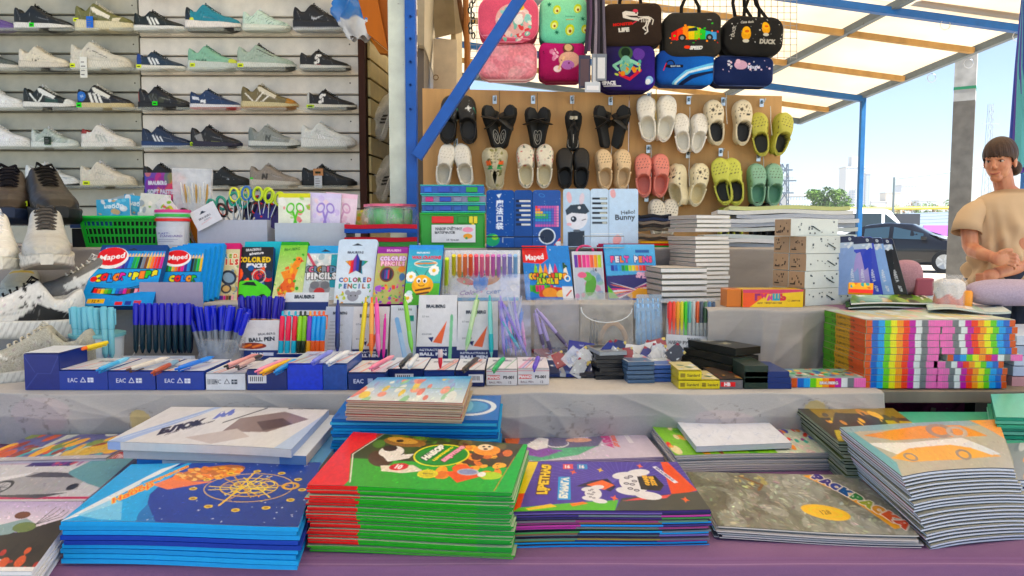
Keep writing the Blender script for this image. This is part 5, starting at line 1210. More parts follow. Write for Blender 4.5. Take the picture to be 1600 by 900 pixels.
for i,(u,v,w_,h_,tl_,Y,lb)in enumerate([(178,345,52,34,-3,2.14,'blue craft card in clear wrap at the left of the basket'),(212,344,46,38,8,2.17,'blue craft card leaning right in the middle of the basket'),(205,335,70,16,-4,2.24,'crumpled clear packet lying on top of the basket'),(240,345,46,42,4,2.13,'white printed packet with green leaves at the right of the basket'),(186,338,60,30,-14,2.22,'clear packet with grey card at the back of the basket')]):
 c=bluecard(i)if i in(0,1)else Cv(50,40,1,['#c8d0d0','#b9c0c0','#b8bcc0','#d4d6cc','#a8b4b8'][i]).blobs(16,['#e4e8e8','#9aa4a8','#cfd8cf','#e8e4d8']+(['#7cac3c','#d8c03c']if i==3 else[]),2,6)
 packet(lb,u,v,w_,h_,tl_,Y,c,group='craft packets in the green basket')
packet('white card with yellow green picture leaning out of the basket',283,352,22,52,-38,2.12,Cv(22,52,1.1,'#dfe0da').blobs(12,['#c8d850','#8cb848','#c86a5c'],2,4,(2,2,20,26)),group='craft packets in the green basket')
c=Cv(64,46,K,'#b82c74');c.grad(0,0,64,46,'#3c4ca8','#d83a6c',20);c.blobs(24,['#8c2c8c','#d8406c','#3c8c5c','#e8862c'],4,9,(0,0,64,46),.6);c.text('BRAUBERG',20,12,4,'#e8e8ee',bold=.05);c.text('SOFT PASTEL',26,22,5,'#e4e0ea',bold=.05,w=42)
for i in range(6):c.rect(46+i*3,4,48+i*3,46,['#e86a3c','#e8a03c'][i%2])
packet('magenta and orange crayon pack standing behind the basket',258,332,64,62,0,2.5,c,name='crayon_pack',cat='crayon pack',lean=.01,thk=.02)
q=[PY(272,335,2.42),PY(328,338,2.42),PY(331,264,2.44),PY(268,262,2.44)]
t=slab('brush_pack','clear pouch of white paint brushes behind the price card','brush pack',q,.012,None,'#e8ebee',bm=clearmat('milky film','#f2f4f6',.5),part='pouch')
for i in range(8):
 a_=PY(290+i*4.5,336,2.428)-t.location;e_=PY(282+i*6,285+(i%3)*3,2.428)-t.location
 b=MB();b.tube([a_,a_.lerp(e_,.62),a_.lerp(e_,.66),e_],[.003,.0035,.004,.002],['#f0f0ee','#c8a060','#e8dfc8'][i%3],6);b.build('brush','plastic',t,smooth=True)
def tub(u,vt,Y,r,zb,h,colr,label,name='tub',cat='tub',rims=('#d84a7c',),lab=None,bm='plastic',group=None):
 p=PY(u,vt,Y);t=thing(name,label,cat,(p.x,Y,zb+.001),group)
 b=MB();b.lathe([(r*.86,0),(r*.9,.002),(r,h),(r*.96,h),(r*.85,.01)],colr,28);b.build('body',bm,t,smooth=True)
 b=MB()
 for i,cc in enumerate(rims):z=h-.012*(i+1)+.004;b.lathe([(r*.97,z),(r*1.06,z+.001),(r*1.06,z+.008),(r*.99,z+.009)],cc,28)
 b.build('rim','plastic',t,smooth=True)
 if lab is not None:
  d=lab.done();n,m_=d.shape[:2];A,Z=np.meshgrid(np.linspace(-math.pi*.85,-math.pi*.15,m_),np.linspace(.92,.12,n));rr_=r*(.875+.11*Z)+.0012
  gridmesh('label',np.stack([rr_*np.cos(A),rr_*np.sin(A),Z*(h-.014*len(rims))],-1),d,'paper',t)
 return t
c=Cv(50,44,1.2,'#dfe2ea');c.text('PLAST-',20,16,4.5,'#4c4c9c');c.text('STANDARD',30,22,4.5,'#5c4c9c');c.rect(8,30,40,31,'#8c8cb0');c.rect(8,34,34,35,'#8c8cb0')
tub(270,330,2.1,.045,L4,.105,'#dfe3ea','white labelled tubs nested with pink green and red rims',rims=('#d84a8c','#4cb85c','#d83a34'),lab=c)
o=MB().box(-.016,0,0,.016,.05,.085,'#c8801c').build('card_box','gloss',bevel=.001);o.location=(PY(302,380,2.13).x,2.15,L4+.001);props(o,'narrow orange box squeezed beside the white tubs','box')
def openbox(label,x0,x1,yt,Y,D,colr='#c4c8d4',name='display_box',z=L4):
 a,c_=PY(x0,385,Y),PY(x1,385,Y);h=PY(x0,yt,Y).z-z;W_=c_.x-a.x
 t=thing(name,label,'box',((a.x+c_.x)/2,Y,z+.001));w_=.002
 for nm,bx in(('front_panel',(-W_/2,0,0,W_/2,w_,h)),('back_panel',(-W_/2,D-w_,0,W_/2,D,h)),('side_panel',(-W_/2,w_,0,-W_/2+w_,D-w_,h)),('side_panel',(W_/2-w_,w_,0,W_/2,D-w_,h)),('base',(-W_/2+w_,w_,0,W_/2-w_,D-w_,w_))):
  MB().box(*bx,colr).build(nm,'paper',t)
 return t
openbox('pale grey box holding loose scissors with coloured handles',309,418,344,2.1,.12,'#b9bdc9')
openbox('pale grey box holding wrapped scissors packs',430,541,349,2.08,.12,'#bec4ce')
def scissors(label,u,v,tilt,colr,inner,Y=2.14,s=1.0,blade='#b9bcc0'):
 t=thing('scissors',label,'scissors',PY(u,v+40,Y),'scissors standing in the grey box',(0,rad(tilt),0));z0=.074*s
 for sx in(-1,1):
  b=MB();n=14;b.tube([(sx*.014*s+.0125*s*math.cos(k_*6.283/n),.002*sx,z0+.019*s*math.sin(k_*6.283/n))for k_ in range(n)],.0038*s,colr,7,closed=True);h_=b.build('handle','plastic',t,smooth=True)
  b=MB();b.tube([(sx*.014*s+.0095*s*math.cos(k_*6.283/n),.002*sx,z0+.0155*s*math.sin(k_*6.283/n))for k_ in range(n)],.0015*s,inner,5,closed=True);b.build('grip_lining','plastic',h_,smooth=True)
  b=MB();b.beam((sx*.010*s,.001*sx,z0-.018*s),(-sx*.004,.001*sx,-.03),.010*s,.002,blade);b.build('blade','metal',t)
for a_ in[('teal scissors at the left of the box',352,318,-18,'#1f8f7c','#16705f'),('second teal scissors tilted right',366,312,12,'#24937f','#16705f'),('yellow and blue lined scissors in the middle',378,304,-4,'#d8dc6a','#3c6cc0'),('blue handled scissors behind the yellow pair',390,303,6,'#3c6cb0','#d8dc6a'),('lime green scissors on the right',409,304,4,'#c4d840','#98b020'),('lime green scissors leaning right',420,308,14,'#c4d840','#98b020'),('black scissors with red lining in front',372,322,-24,'#1f1a1c','#d83c44'),('black scissors with red lining, larger pair',398,326,14,'#241a20','#e0484c'),('black scissors with pink lining at the far left',302,335,-28,'#221c20','#d84c5c')]:scissors(*a_)
for i,(u,v,tl_,cc)in enumerate([(404,352,24,'#26226c'),(418,352,30,'#241c58'),(392,350,8,'#1c1a3c'),(415,338,-6,'#2a246c')]):packet('dark blue card of wrapped scissors, '+['lower left','lower right','left upright','upper'][i]+' in the box',u,v,26,34,tl_,2.125+.008*i,Cv(26,34,1,cc).blobs(5,['#c8463c','#e0d8b0','#4a48a0'],1,3),group='scissors cards in the grey box')
c=Cv(44,32,1.3,'#dcdde2');hole(c,20,8,6);c.text('BRAUBERG',20,16,3,'#3c3c44');c.text('scissors',22,20,2.4,'#5c5c64');c.line([(10,24),(30,22)],'#e0a0a0',.6)
packet('white price card tilted over the scissors box',329,352,42,32,-28,2.085,c,name='card',cat='card',thk=.001)
def spk(cols,sc_c,sd):
 c=Cv(48,48,1.2,cols[0]);c.rs=np.random.RandomState(sd);c.rect(0,0,48,7,cols[1]);c.blobs(18,cols[2:],2,6,(0,8,48,48),.7);c.ell(18,22,6,8,sc_c,20,ring=.35);c.ell(32,22,6,8,sc_c,-20,ring=.35);c.line([(22,28),(27,46)],sc_c,3);c.line([(28,28),(23,46)],sc_c,3);return c
for i,(u,cc,lb)in enumerate([(460,spk(['#e4e8d8','#d8d834','#8cc850','#d84a5c','#f0f0ea'],'#6cc44c',1),'children scissors with green handles in a yellow topped pack'),(506,spk(['#dcd6ec','#d8d0ec','#c8b8e4','#e8e4f0','#f0d8dc'],'#9c88cc',2),'lilac scissors in a frosted pack'),(530,spk(['#e8d8e4','#e8c8d8','#dcb8cc','#e8e0e8'],'#c8a0c0',3),'pink scissors pack at the right, partly hidden')]):
 packet(lb,u,352,50,50,[0,3,5][i],2.11+.012*i,cc,group='wrapped scissors packs',name='scissors_pack',cat='scissors pack')
# round clear jar with green cups and pink lid
t=thing('round_container','round clear container of green pots with a pink scalloped lid','container',(PY(608,355,2.12).x,2.14,PY(608,356,2.12).z))
for k_ in range(6):
 a_=k_*math.pi/3;b=MB();b.lathe([(.016,.004),(.022,.012),(.023,.05),(.018,.056)],'#1fb45c',12,o=(.042*math.cos(a_),.042*math.sin(a_),0));b.build('pot','plastic',t,smooth=True)
b=MB();n=36;P_=[]
for k_ in range(n):a_=k_*6.283/n;r_=.072+.004*math.cos(a_*6);P_.append((r_*math.cos(a_),r_*math.sin(a_)))
b.prism(P_,.060,.067,'#d8748c');b.build('lid','plastic',t)
b=MB();b.lathe([(.055,0),(.078,.01),(.082,.03),(.072,.06)],'#e8f0ea',28);b.build('shell',film(),t,smooth=True)
packet('yellow green crumpled craft packet beside the round container',567,358,46,30,-10,2.2,Cv(46,30,1,'#b8b088').blobs(30,['#d8d060','#8cac4c','#e8e0c8','#c89850'],2,5),colr='#c8c0a0')
for i,(y0,y1,cc,lb)in enumerate([(378,371,'#b82c3c','red zip pouch lowest under the round container'),(371,364,'#1f4c9c','dark blue zip pouch in the middle'),(364,357,'#b83040','red striped zip pouch on top'),(385,378,'#4c8c4c','green folder edge at the bottom of the pouch pile')]):
 q=[PY(538,y1,2.05),PY(652,y1,2.05),PY(650,y1,2.2)+V((0,0,0)),PY(542,y1,2.2)]
 z=q[0].z;q=[V((p.x,p.y,z))for p in q]
 slab('pouch',lb,'pouch',q,max(.004,(y0-y1)*2.05/FPX-.001),None,cc,group='pouches piled under the round container',warp=lambda u,v:.001*math.sin(u*7),nu=10,nv=2,single=True)
# stationery sets in green and blue clear cases
for i,(x0,y0,x1,y1,cc,inn,lb)in enumerate([(657,289,756,305,'#1c5cb0','#2c6cd0','blue clear stationery case, top of its pile'),(659,305,759,319,'#8c8ca8','#c83a7c','clear case with pink and green pieces, second in its pile'),(659,319,759,333,'#2c5ca8','#244ca0','dark blue clear case above the green one'),(657,333,757,388,'#1c9c40','#d84030','green case of counting materials with a printed label')]):
 a,c_=PY(x0,y1,2.06),PY(x1,y0,2.06);W_,h=c_.x-a.x,c_.z-a.z
 t=thing('stationery_case',lb,'case',((a.x+c_.x)/2,2.06,a.z+.001),'clear cases piled beside the blue post');D=.11 if i<3 else.05
 MB().box(-W_/2,.002,0,W_/2,D,h-.002,cc).build('tray','plastic',t,bevel=.003)
 if i<3:
  for k_ in range(4):MB().box(-W_*.44+k_*W_*.22,-.003,h*.25,-W_*.44+k_*W_*.22+W_*(.12+.06*(k_%2)),.001,h*.75,[inn,'#2c4cb0',cc,'#2ca048'][k_]).build('piece','plastic',t,bevel=.001)
 else:
  for k_,(xx,wd,c2)in enumerate([(-.32,.34,'#d83c30'),(.08,.16,'#1c8c38'),(.26,.06,'#e8d840'),(.33,.06,'#e8d840')]):MB().box(W_*xx,-.004,h*.70,W_*(xx+wd),.001,h*.9,c2).build('piece','plastic',t,bevel=.002)
  MB().box(W_*.30,-.004,h*.22,W_*.34,.001,h*.7,'#e8d840').build('counting_stick','plastic',t)
  c=Cv(66,28,1.4,'#dfe3e8');c.text('НАБОР СЧЁТНЫХ',26,6,3.8,'#3c4450',w=40,bold=.05);c.text('МАТЕРИАЛОВ',20,12,3.8,'#3c4450',w=30,bold=.05);c.ell(54,8,8,4,'#e8a0b8');c.ell(54,18,7,4,'#e8a838');c.ell(52,21,2,2,'#4c9c5c');c.text('54 предм.',32,24,3,'#5c6470')
  slab('x','x','x',[V((-W_*.32,-.006,h*.16))+t.location,V((W_*.36,-.006,h*.16))+t.location,V((W_*.36,-.006,h*.66))+t.location,V((-W_*.32,-.006,h*.66))+t.location],.001,c,'#eeeeee');adopt(t,'label')
 b=MB();b.tube([(-W_/2,-.005,0.002),(W_/2,-.005,.002),(W_/2,-.005,h-.002),(-W_/2,-.005,h-.002)],.0016,'#2cb8b0' if i<3 else '#28c858',5,closed=True);b.build('lid_rim','plastic',t)
# metal pencil boxes standing open
def opencase(label,fl,cols_,cv,Y=2.02,vt=296,vb=386):
 t=None
 for k_,(x0,x1,dy)in enumerate(fl):
  a,b_=PY(x0,vb,Y),PY(x1,vb,Y)
  q=[PY(x0,vb,Y+dy[0]),PY(x1,vb,Y+dy[1]),PY(x1,vt,Y+.03+dy[1]),PY(x0,vt,Y+.03+dy[0])]
  if t is None:t=thing('pencil_box',label,'pencil box',(q[0]+q[1])/2)
  slab('x','x','x',q,.008,cv[k_],cols_,rnd=.008);adopt(t,['left_lid','tray','right_lid'][k_])
c1=Cv(44,92,K,'#1c4c94');c1.blobs(60,['#8cb4e0','#dce8f4'],.3,.7);
for i,ch in enumerate('魔法口袋'):c1.text(ch,21,22+i*12,8,'#e4ecf8',bold=.03)
c1.poly([(16,8),(24,6),(20,14)],'#d8e4f0');c1.ell(10,80,11,10,'#3c9c6c');c1.ell(14,76,5,4,'#8cc84c');c1.line([(26,84),(26,76),(44,76)],'#d8e4f0',.8)
c2=Cv(28,92,K,'#1a4688')
for i in range(6):c2.rect(3,16+i*7.5,24,20+i*7.5,'#10203c');c2.rect(8+(i%2)*3,16.5+i*7.5,24,19.5+i*7.5,'#d4d8dc')
c3=Cv(44,92,K,'#1c4c94');c3.ell(14,9,5,3,'#3c74b8',20,ring=.3);c3.blobs(30,['#8cb4e0'],.3,.7)
for r_ in range(8):
 for q_ in range(9):c3.rect(4+q_*4.1,26+r_*4.2,7.4+q_*4.1,29.6+r_*4.2,['#d84038','#e87838','#e8b838','#8cc048','#3ca068','#3c8cc0','#5c5cb0','#b85c9c','#d88cb0'][max(0,min(8,max(q_-0,7-r_)if False else(q_ if q_>7-r_ else 7-r_)if q_>r_ else r_))]if True else 0)
c3.ell(22,74,13,13,'#d8e4f0');c3.ell(22,74,11,11,'#16243c');c3.line([(34,88),(42,78)],'#e0563c',2);c3.ell(40,86,5,4,'#dfe6ee')
opencase('dark blue tin pencil box with planets, opened in three leaves',[(760,803,(.02,0)),(803.5,832,(0,0)),(832.5,876,(0,.02))],'#143a74',[c1,c2,c3],vt=297)
c1=Cv(44,92,K,'#bcd4e8');c1.grad(0,0,44,92,'#c4daea','#b4c8e0');c1.ell(10,14,4,9,'#e8c0c4',-8);c1.ell(30,16,4,9,'#e0d4dc',8);c1.ell(22,46,17,18,'#e6e8ee');c1.poly([(4,34),(12,26),(34,24),(42,36),(36,40),(14,38),(6,42)],'#39434c');c1.ell(26,30,2.4,2.4,'#d8dce0');c1.ell(17,48,4.6,4.6,'#28303a');c1.ell(16,47,1.6,1.6,'#dfe6ee');c1.line([(30,50),(36,48)],'#3c3c44',1.2);c1.ell(10,56,4,2.4,'#e8b8c0');c1.poly([(8,68),(34,66),(34,90),(8,90)],'#343a42');c1.ell(22,66,6,2,'#5c646c')
c2=Cv(28,92,K,'#c4d8ea')
for i in range(6):c2.rect(3,14+i*7.6,25,17.4+i*7.6,'#20262c');c2.rect(14+(i%3)*2,14.5+i*7.6,24,17+i*7.6,'#b8bcb0')
c2.rect(0,70,28,71,'#e8eef2')
c3=Cv(44,92,K,'#bcd4ec');c3.ell(6,8,4,7,'#d8a8ac',-10);c3.text('Hello!',28,37,6,'#3c4450',5,bold=.02);c3.text('Bunny',24,46,8,'#343c48',2,bold=.03,w=30);c3.rect(0,70,20,71,'#e8eef2');c3.ell(12,80,6,8,'#d8a8ac',20)
opencase('pale blue tin pencil box with a sailor rabbit, opened in three leaves',[(880,922,(.02,0)),(922.5,951,(0,0)),(951.5,997,(0,.03))],'#a8c4dc',[c1,c2,c3],vt=295)
b=MB()
for s0,s1,e0,e1 in(((760,370),(851,370),(851,387),(760,387)),((911,369),(975,369),(975,387),(911,387))):b.tube([PY(*s0,1.97),PY(*s1,1.97),PY(*e0,1.97),PY(*e1,1.97)],.0016,'#9aa4b0' if s0[0]>800 else '#26324c',5,closed=True)
o=b.build('wire_stand','metal');
props(o,'thin wire stand bars holding the two tin pencil boxes','stand')
ORD=['bottom','2nd','3rd']+['%dth'%i for i in range(4,21)]+['21st','22nd','23rd']+['%dth'%i for i in range(24,31)]
# ================= PENS, BOXES AND BAGS ON THE MIDDLE TABLE
_pp={}
def pen_proto(kind,c1,c2,c3,r,L):
 k=(kind,c1,c2,c3,r,L)
 if k in _pp:return _pp[k],True
 t=bpy.data.objects.new('pen',None);C.objects.link(t);t.empty_display_size=.02
 b=MB();m='plastic'
 if kind=='cap':
  b.lathe([(r*.2,0),(r*.55,.004),(r*.9,.012),(r*.92,L*.6)],c2,9);b.build('barrel',m,t,smooth=True)
  b=MB();b.lathe([(r,L*.58),(r*1.05,L*.62),(r*1.02,L*.95),(r*.8,L),(0,L)],c1,9);b.build('cap',m,t,smooth=True)
  b=MB();b.box(-.0015,-r*1.5,L*.66,.0015,-r*1.2,L*.97,c1);b.box(-.0015,-r*1.4,L*.94,.0015,-r*.5,L*.97,c1);b.build('clip',m,t)
  b=MB();b.lathe([(r*.95,L*.57),(r*.95,L*.585)],c3,9);b.build('ring',m,t,smooth=True)
 else:
  b.lathe([(r*.85,L*.38),(r*.95,L*.6),(r*.8,L*.88),(r*.55,L*.9)],c1,9);b.build('barrel',m,t,smooth=True)
  b=MB();b.lathe([(r*.7,L*.1),(r*.98,L*.18),(r*.9,L*.38)],c2,9);b.build('grip',m,t,smooth=True)
  b=MB();b.lathe([(r*.15,0),(r*.3,L*.03),(r*.68,L*.1)],'#c9ccd2' if kind=='metal' else c1,9);b.build('tip','metal' if kind=='metal' else m,t,smooth=True)
  b=MB();b.lathe([(r*.42,L*.9),(r*.42,L*.985),(r*.2,L),(0,L)],c3,9);b.build('button',m,t,smooth=True)
  b=MB();b.box(-.0014,-r*1.45,L*.62,.0014,-r*1.15,L*.92,c3);b.box(-.0014,-r*1.4,L*.89,.0014,-r*.5,L*.92,c3);b.build('clip',m,t)
 _pp[k]=t;return t,False
def pen(label,a,e,kind='click',c=('#2c5ac8',)*3,r=.005,L=.145,group='pens on the middle table',name='pen',cat='pen',roll=0):
 """a: world point of the tip, e: world point the pen aims at"""
 p,used=pen_proto(kind,*c,r,L)
 o=copytree(p)if used else p
 o.name=name;d=(V(e)-V(a)).normalized();o.location=a
 o.rotation_euler=(d.to_track_quat('Z','Y').to_matrix()@Matrix.Rotation(roll,3,'Z')).to_euler()
 props(o,label,cat,group);return o
def pen_uv(label,u0,v0,u1,v1,Y,dy=.0,**k):
 """pen standing in the picture from tip pixel to top pixel"""
 a,e=PY(u0,v0,Y),PY(u1,v1,Y+dy);k.setdefault('L',(e-a).length);return pen(label,a,e,**k)
CB,CG='#2430c8','#8a9098'
# tub of light blue gel pens
tub(152,515,1.70,.056,L2,.09,'#d3dde2','tub with pale blue rim holding light blue pens',rims=('#7cb4bc',),lab=Cv(70,44,1.2,'#dde4e8').text('гелевая ручка',26,12,3.4,'#8c98a0').rect(54,30,66,40,'#8c8c8c').rect(56,30,57,40,'#eeeeee').rect(60,30,61,40,'#eeeeee').rect(63,30,64,40,'#eeeeee').text('light 0.7',20,24,3,'#9aa8b0'),name='pen_tub',cat='pen tub')
for i,(u0,u1)in enumerate([(119,113),(126,122),(134,131),(141,130),(150,137),(152,147),(163,160),(173,171),(158,154),(139,140)]):
 pen_uv('light blue gel pen in the tub, '+['leftmost','second from the left','third from the left','crossing left','leaning steeply left','in the middle','with printed label near right','rightmost with printed label','back one near the middle','back one left of the middle'][i],u0+2,560,u1+2,479+(i%3),1.66+(.05 if i>7 else.0)+.006*(i%2),kind='cap',c=('#7cbccc','#88c4d0','#5c9cb0'),r=.0075,group='light blue pens in the tub')
# tray of dark blue pens
a,e_=PZ(190,566,L2),PZ(303,566,L2);W_=.17;x0=PY(190,566,1.70).x
t=thing('display_tray','white and mauve cardboard display tray of dark blue pens','display tray',(x0,1.70,L2+.001))
b=MB();b.box(0,0,0,W_,.002,.036,'#d3d6da');b.build('front_lip','paper',t)
b=MB();b.add([(0,0,0),(.0,.10,0),(.028,.10,.10),(.02,.02,.036)],[(0,1,2,3)],'#c9ccd2');b.build('side_wing','paper',t);b=MB();b.add([(W_,0,0),(W_,.10,0),(W_,.10,.08),(W_,.02,.036)],[(0,1,2,3)],'#c9ccd2');b.build('side_wing','paper',t)
bq=[PY(215,500,1.80),PY(318,500,1.80),PY(316,441,1.81),PY(218,441,1.81)]
b=MB();b.add([p-t.location for p in bq]+[p-t.location+V((0,.002,0))for p in bq],[(0,1,2,3),(7,6,5,4),(0,3,7,4),(1,5,6,2),(3,2,6,7)],'#a59cb0');b.build('back_panel','paper',t)
b=MB();b.box(W_*.84,-.001,.008,W_*.95,0,.034,'#e6e8ea');b.lathe([(.003,-.0015),(.003,-.001)],'#2a2a2e',8,'y',(W_*.895,0,.026));b.box(W_*.03,-.001,.016,W_*.09,0,.028,'#b9bcc4');b.build('window_print','paper',t)
for i in range(9):pen_uv('dark blue capped pen in the display tray, '+['first','second','third','fourth','fifth','sixth','seventh','eighth','ninth'][i]+' from the left',212.5+i*10.3,552,212.5+i*10.2,477+(i%2),1.715,kind='cap',c=('#1c1cb0','#12303c','#1c1cb0'),r=.0066,L=.118,group='dark blue pens in the display tray',roll=i)
for i in range(5):pen_uv('dark blue pen from the second row of the tray, number %s'%['one','two','three','four','five'][i],262+i*9,552,264+i*9,476,1.745,kind='cap',c=('#1a1a9c','#101a3c','#1a1a9c'),r=.0055,L=.118,group='dark blue pens in the display tray')
# clear cup with a sheaf of blue capped pens
p=PZ(343,580,L2);t=thing('pen_cup','clear plastic cup labelled in white crammed with blue capped pens','pen cup',(PY(341,560,1.72).x,1.745,L2+.001))
b=MB();b.lathe([(.040,0),(.048,.001),(.056,.072)],'#dfe6ec',20);b.build('cup',clearmat('cup','#dfe6ec',.35),t,smooth=True)
c=Cv(60,22,1.4,'#e2e4e6');c.text('BRAUBERG',30,6,5,'#28303c',bold=.05);c.text('ручка шариковая',30,15,3.4,'#4c5cb0')
A,Z=np.meshgrid(np.linspace(-2.3,-.85,c.done().shape[1]),np.linspace(.028,.008,c.done().shape[0]));gridmesh('label',np.stack([.056*np.cos(A),.056*np.sin(A),Z],-1),c.done(),'paper',t)
rs=random.Random(4);lbl=['tilted left','upright','tilted right','front','back','tall','short']
for i in range(26):
 f=i/25;u1=296+f*92+rs.uniform(-6,6);v1=474+abs(f-.35)*45+rs.uniform(-10,14);u0=318+f*46;Yv=1.72+rs.uniform(0,.045)
 pen_uv('blue capped ballpoint pen in the crammed clear cup, %s from the left edge'%(['leftmost']+ORD[1:])[i],u0,566,u1,v1,Yv,dy=rs.uniform(-.02,.04),kind='cap',c=(CB if i%3 else '#1c28a8',CG,CB),r=.0058,L=.135,group='blue capped pens crammed in the clear cup',roll=i)
# standing cards and boxes
def card(label,x0,x1,vb,xt0,xt1,vt,cv,Y=1.74,side='#c9ccd2',lean=.03,thk=.012,name='pen_box',cat='pen box',group='pen boxes standing on the middle table',bm='paper'):
 BL,BR=PY(x0,vb,Y),PY(x1,vb,Y)
 z=PZ(x0,vb,L2)
 if BL.z<L2:BL.z=L2+.001
 if BR.z<L2:BR.z=L2+.001
 return slab(name,label,cat,[BL,BR,PY(xt1,vt,Y+lean),PY(xt0,vt,Y+lean)],thk,cv,side,group=group,bm=bm)
c=Cv(66,74,K,'#dfe0e2');c.poly([(0,22),(30,14),(66,24),(66,60),(0,60)],'#e4e5e6');c.text('BALL PEN',38,36,7,'#28303c',4,bold=.05);c.text('BRAUBERG',46,26,4,'#28303c',4);c.ell(22,48,24,6,'#8c3c1c');c.line([(8,50),(20,46)],'#e8822c',4);c.line([(24,50),(38,46)],'#e8822c',4);c.rect(0,56,66,74,'#20306c');c.text('DV-P',30,64,6,'#e8ecf4',bold=.06);c.rect(40,60,58,66,'#d8dcec')
card('white and navy ball pen box with an oval window',374,434,562,372,436,500,c)
for i,(u,v)in enumerate([(380,470),(390,466),(398,472),(406,468),(415,470),(424,466),(434,470),(441,474)]):pen_uv('navy capped orange pen standing in the oval window box, %s from left'%['first','second','third','fourth','fifth','sixth','seventh','eighth'][i],384+i*6.4,545,u-2,v,1.785+.012*(i%2),kind='cap',c=('#2622a0','#e0863c','#c8c8d0'),r=.0062,L=.13,group='navy capped pens in the oval window box')
c=Cv(78,103,K,'#e2e4e6');c.text('BRAUBERG',34,7,5,'#28303c',bold=.06);c.rect(0,15,78,28,'#20306c')
card('white and navy back flap of the box with pink green and blue pens',434,508,560,447,514,457,c,Y=1.79,lean=.02,thk=.004)
c=Cv(72,12,K,'#1c2c68');c.text('BALL PEN',30,7,4,'#d8dcec')
card('navy front lip of the box with colourful pens',432,506,572,432,506,553,c,Y=1.70,lean=0,thk=.03)
for i,(u,c1,c2)in enumerate([(441,'#e8385c','#3cb0c8'),(451,'#e8385c','#3cb0c8'),(461,'#e0304c','#3cb0c8'),(469,'#9cd03c','#26301c'),(476,'#8cc43c','#26301c'),(484,'#7c44b0','#e8a83c'),(491,'#3c9cdc','#e8704c'),(498,'#3c9cdc','#e8704c'),(505,'#3c94d4','#e8704c')]):pen_uv('%s pen in the colourful row, %s'%(['rose','rose','red','lime','green','purple','sky blue','sky blue','blue'][i],['leftmost','second','third','fourth','fifth','sixth','seventh','eighth','rightmost'][i]),u-3,560,u+1,486,1.715,kind='click',c=(c1,c2,c2),r=.0068,group='colourful pens in the navy lipped box')
def dv(W_,Hh,top='BRAUBERG',big=True,pic=None):
 c=Cv(W_,Hh,K,'#dcdcde');c.text(top,W_*.45,Hh*.17,4.6,'#3a3e46',w=W_*.5,bold=.07);c.text('0.7 mm',W_*.2,Hh*.32,2.6,'#6c7078')
 c.poly([(W_*.40,Hh*.70),(W_*.74,Hh*.38),(W_*.62,Hh*.72)],'#e0704c');c.poly([(W_*.28,Hh*.63),(W_*.42,Hh*.62),(W_*.38,Hh*.70)],'#22285c')
 c.rect(0,Hh*.76,W_,Hh,'#22285c');c.text('RETRACTABLE',W_*.42,Hh*.81,2.6,'#e4e6ee',w=W_*.66);c.text('BALL PEN',W_*.42,Hh*.87,4.2,'#e4e6ee',w=W_*.66,bold=.06);c.ell(W_*.15,Hh*.95,3,2.6,'#e4e6ee');c.text('DV-17580',W_*.25,Hh*.58,2.6,'#6c7078')
 if pic:c.line([(W_*.86,Hh*.32),(W_*.82,Hh*.93)],pic,5);c.line([(W_*.86,Hh*.3),(W_*.86,Hh*.36)],'#7cb48c',3)
 return c
c=Cv(50,78,K,'#cfd5de');c.text('BRAUBERG',26,10,3.6,'#3a3e46',bold=.06)
for i in range(9):c.rect(10,22+i*5,26+(i*7)%14,23+i*5,'#8a92a0')
c.rect(0,68,50,78,'#28427c')
card('pale card of text leaning behind one navy pen',500,548,562,510,553,479,c,Y=1.75)
card('white and navy box behind the yellow orange and pink pens',550,604,566,551,609,479,dv(58,84),Y=1.75)
c=Cv(40,78,K,'#d4dce2');c.text('0.7',32,18,5,'#e8f0ee');c.rect(28,14,36,22,'#2c8c7c');c.line([(10,20),(24,72)],'#8cb8e0',7);c.line([(16,40),(26,76)],'#b8d4ec',6);c.text('BRAUBERG',22,6,3,'#3a3e46');c.rect(0,72,40,78,'#9ab8cc')
card('pale box with a picture of light blue pens',609,649,566,611,651,477,c,Y=1.752)
card('retractable pen box with orange wedge and a green pen printed on it',649,714,566,655,714,461,dv(66,104,pic='#8cc89c'),Y=1.74)
card('retractable pen box with orange wedge beside the hanging bag',713,778,570,716,778,471,dv(66,98),Y=1.738)
for lb,u0,v0,u1,v1,cs in[('navy pen standing alone against the pale card',527,554,528,468,('#20307c','#1c2858','#20307c')),('yellow click pen, first of the bright trio',563,557,572,464,('#e8d44c','#e8d43c','#d8b81c')),('orange click pen in the middle of the bright trio',580,558,581,464,('#f0b46c','#f0842c','#f0842c')),('pink click pen, third of the bright trio',592,558,588,464,('#e86cac','#e884b8','#e05ca0')),('slim magenta pen right of the bright trio',599,562,602,490,('#d0409c','#c83c94','#d0409c')),('light green pen leaning on the pale blue box',644,552,632,462,('#8cc85c','#8cd06c','#7cc04c')),('pale green pen across the second retractable box',728,549,746,460,('#c4dcb0','#a8d4a0','#b0d098')),('teal click pen at the right of the second retractable box',768,560,765,461,('#8cd0c8','#3cacb0','#5cbcb8'))]:
 pen_uv(lb,u0,v0,u1,v1,1.72 if u0>540 else 1.73,dy=.03,kind='click',c=cs,r=.0062 if 'slim' not in lb else.004,group='single pens standing against the boxes')
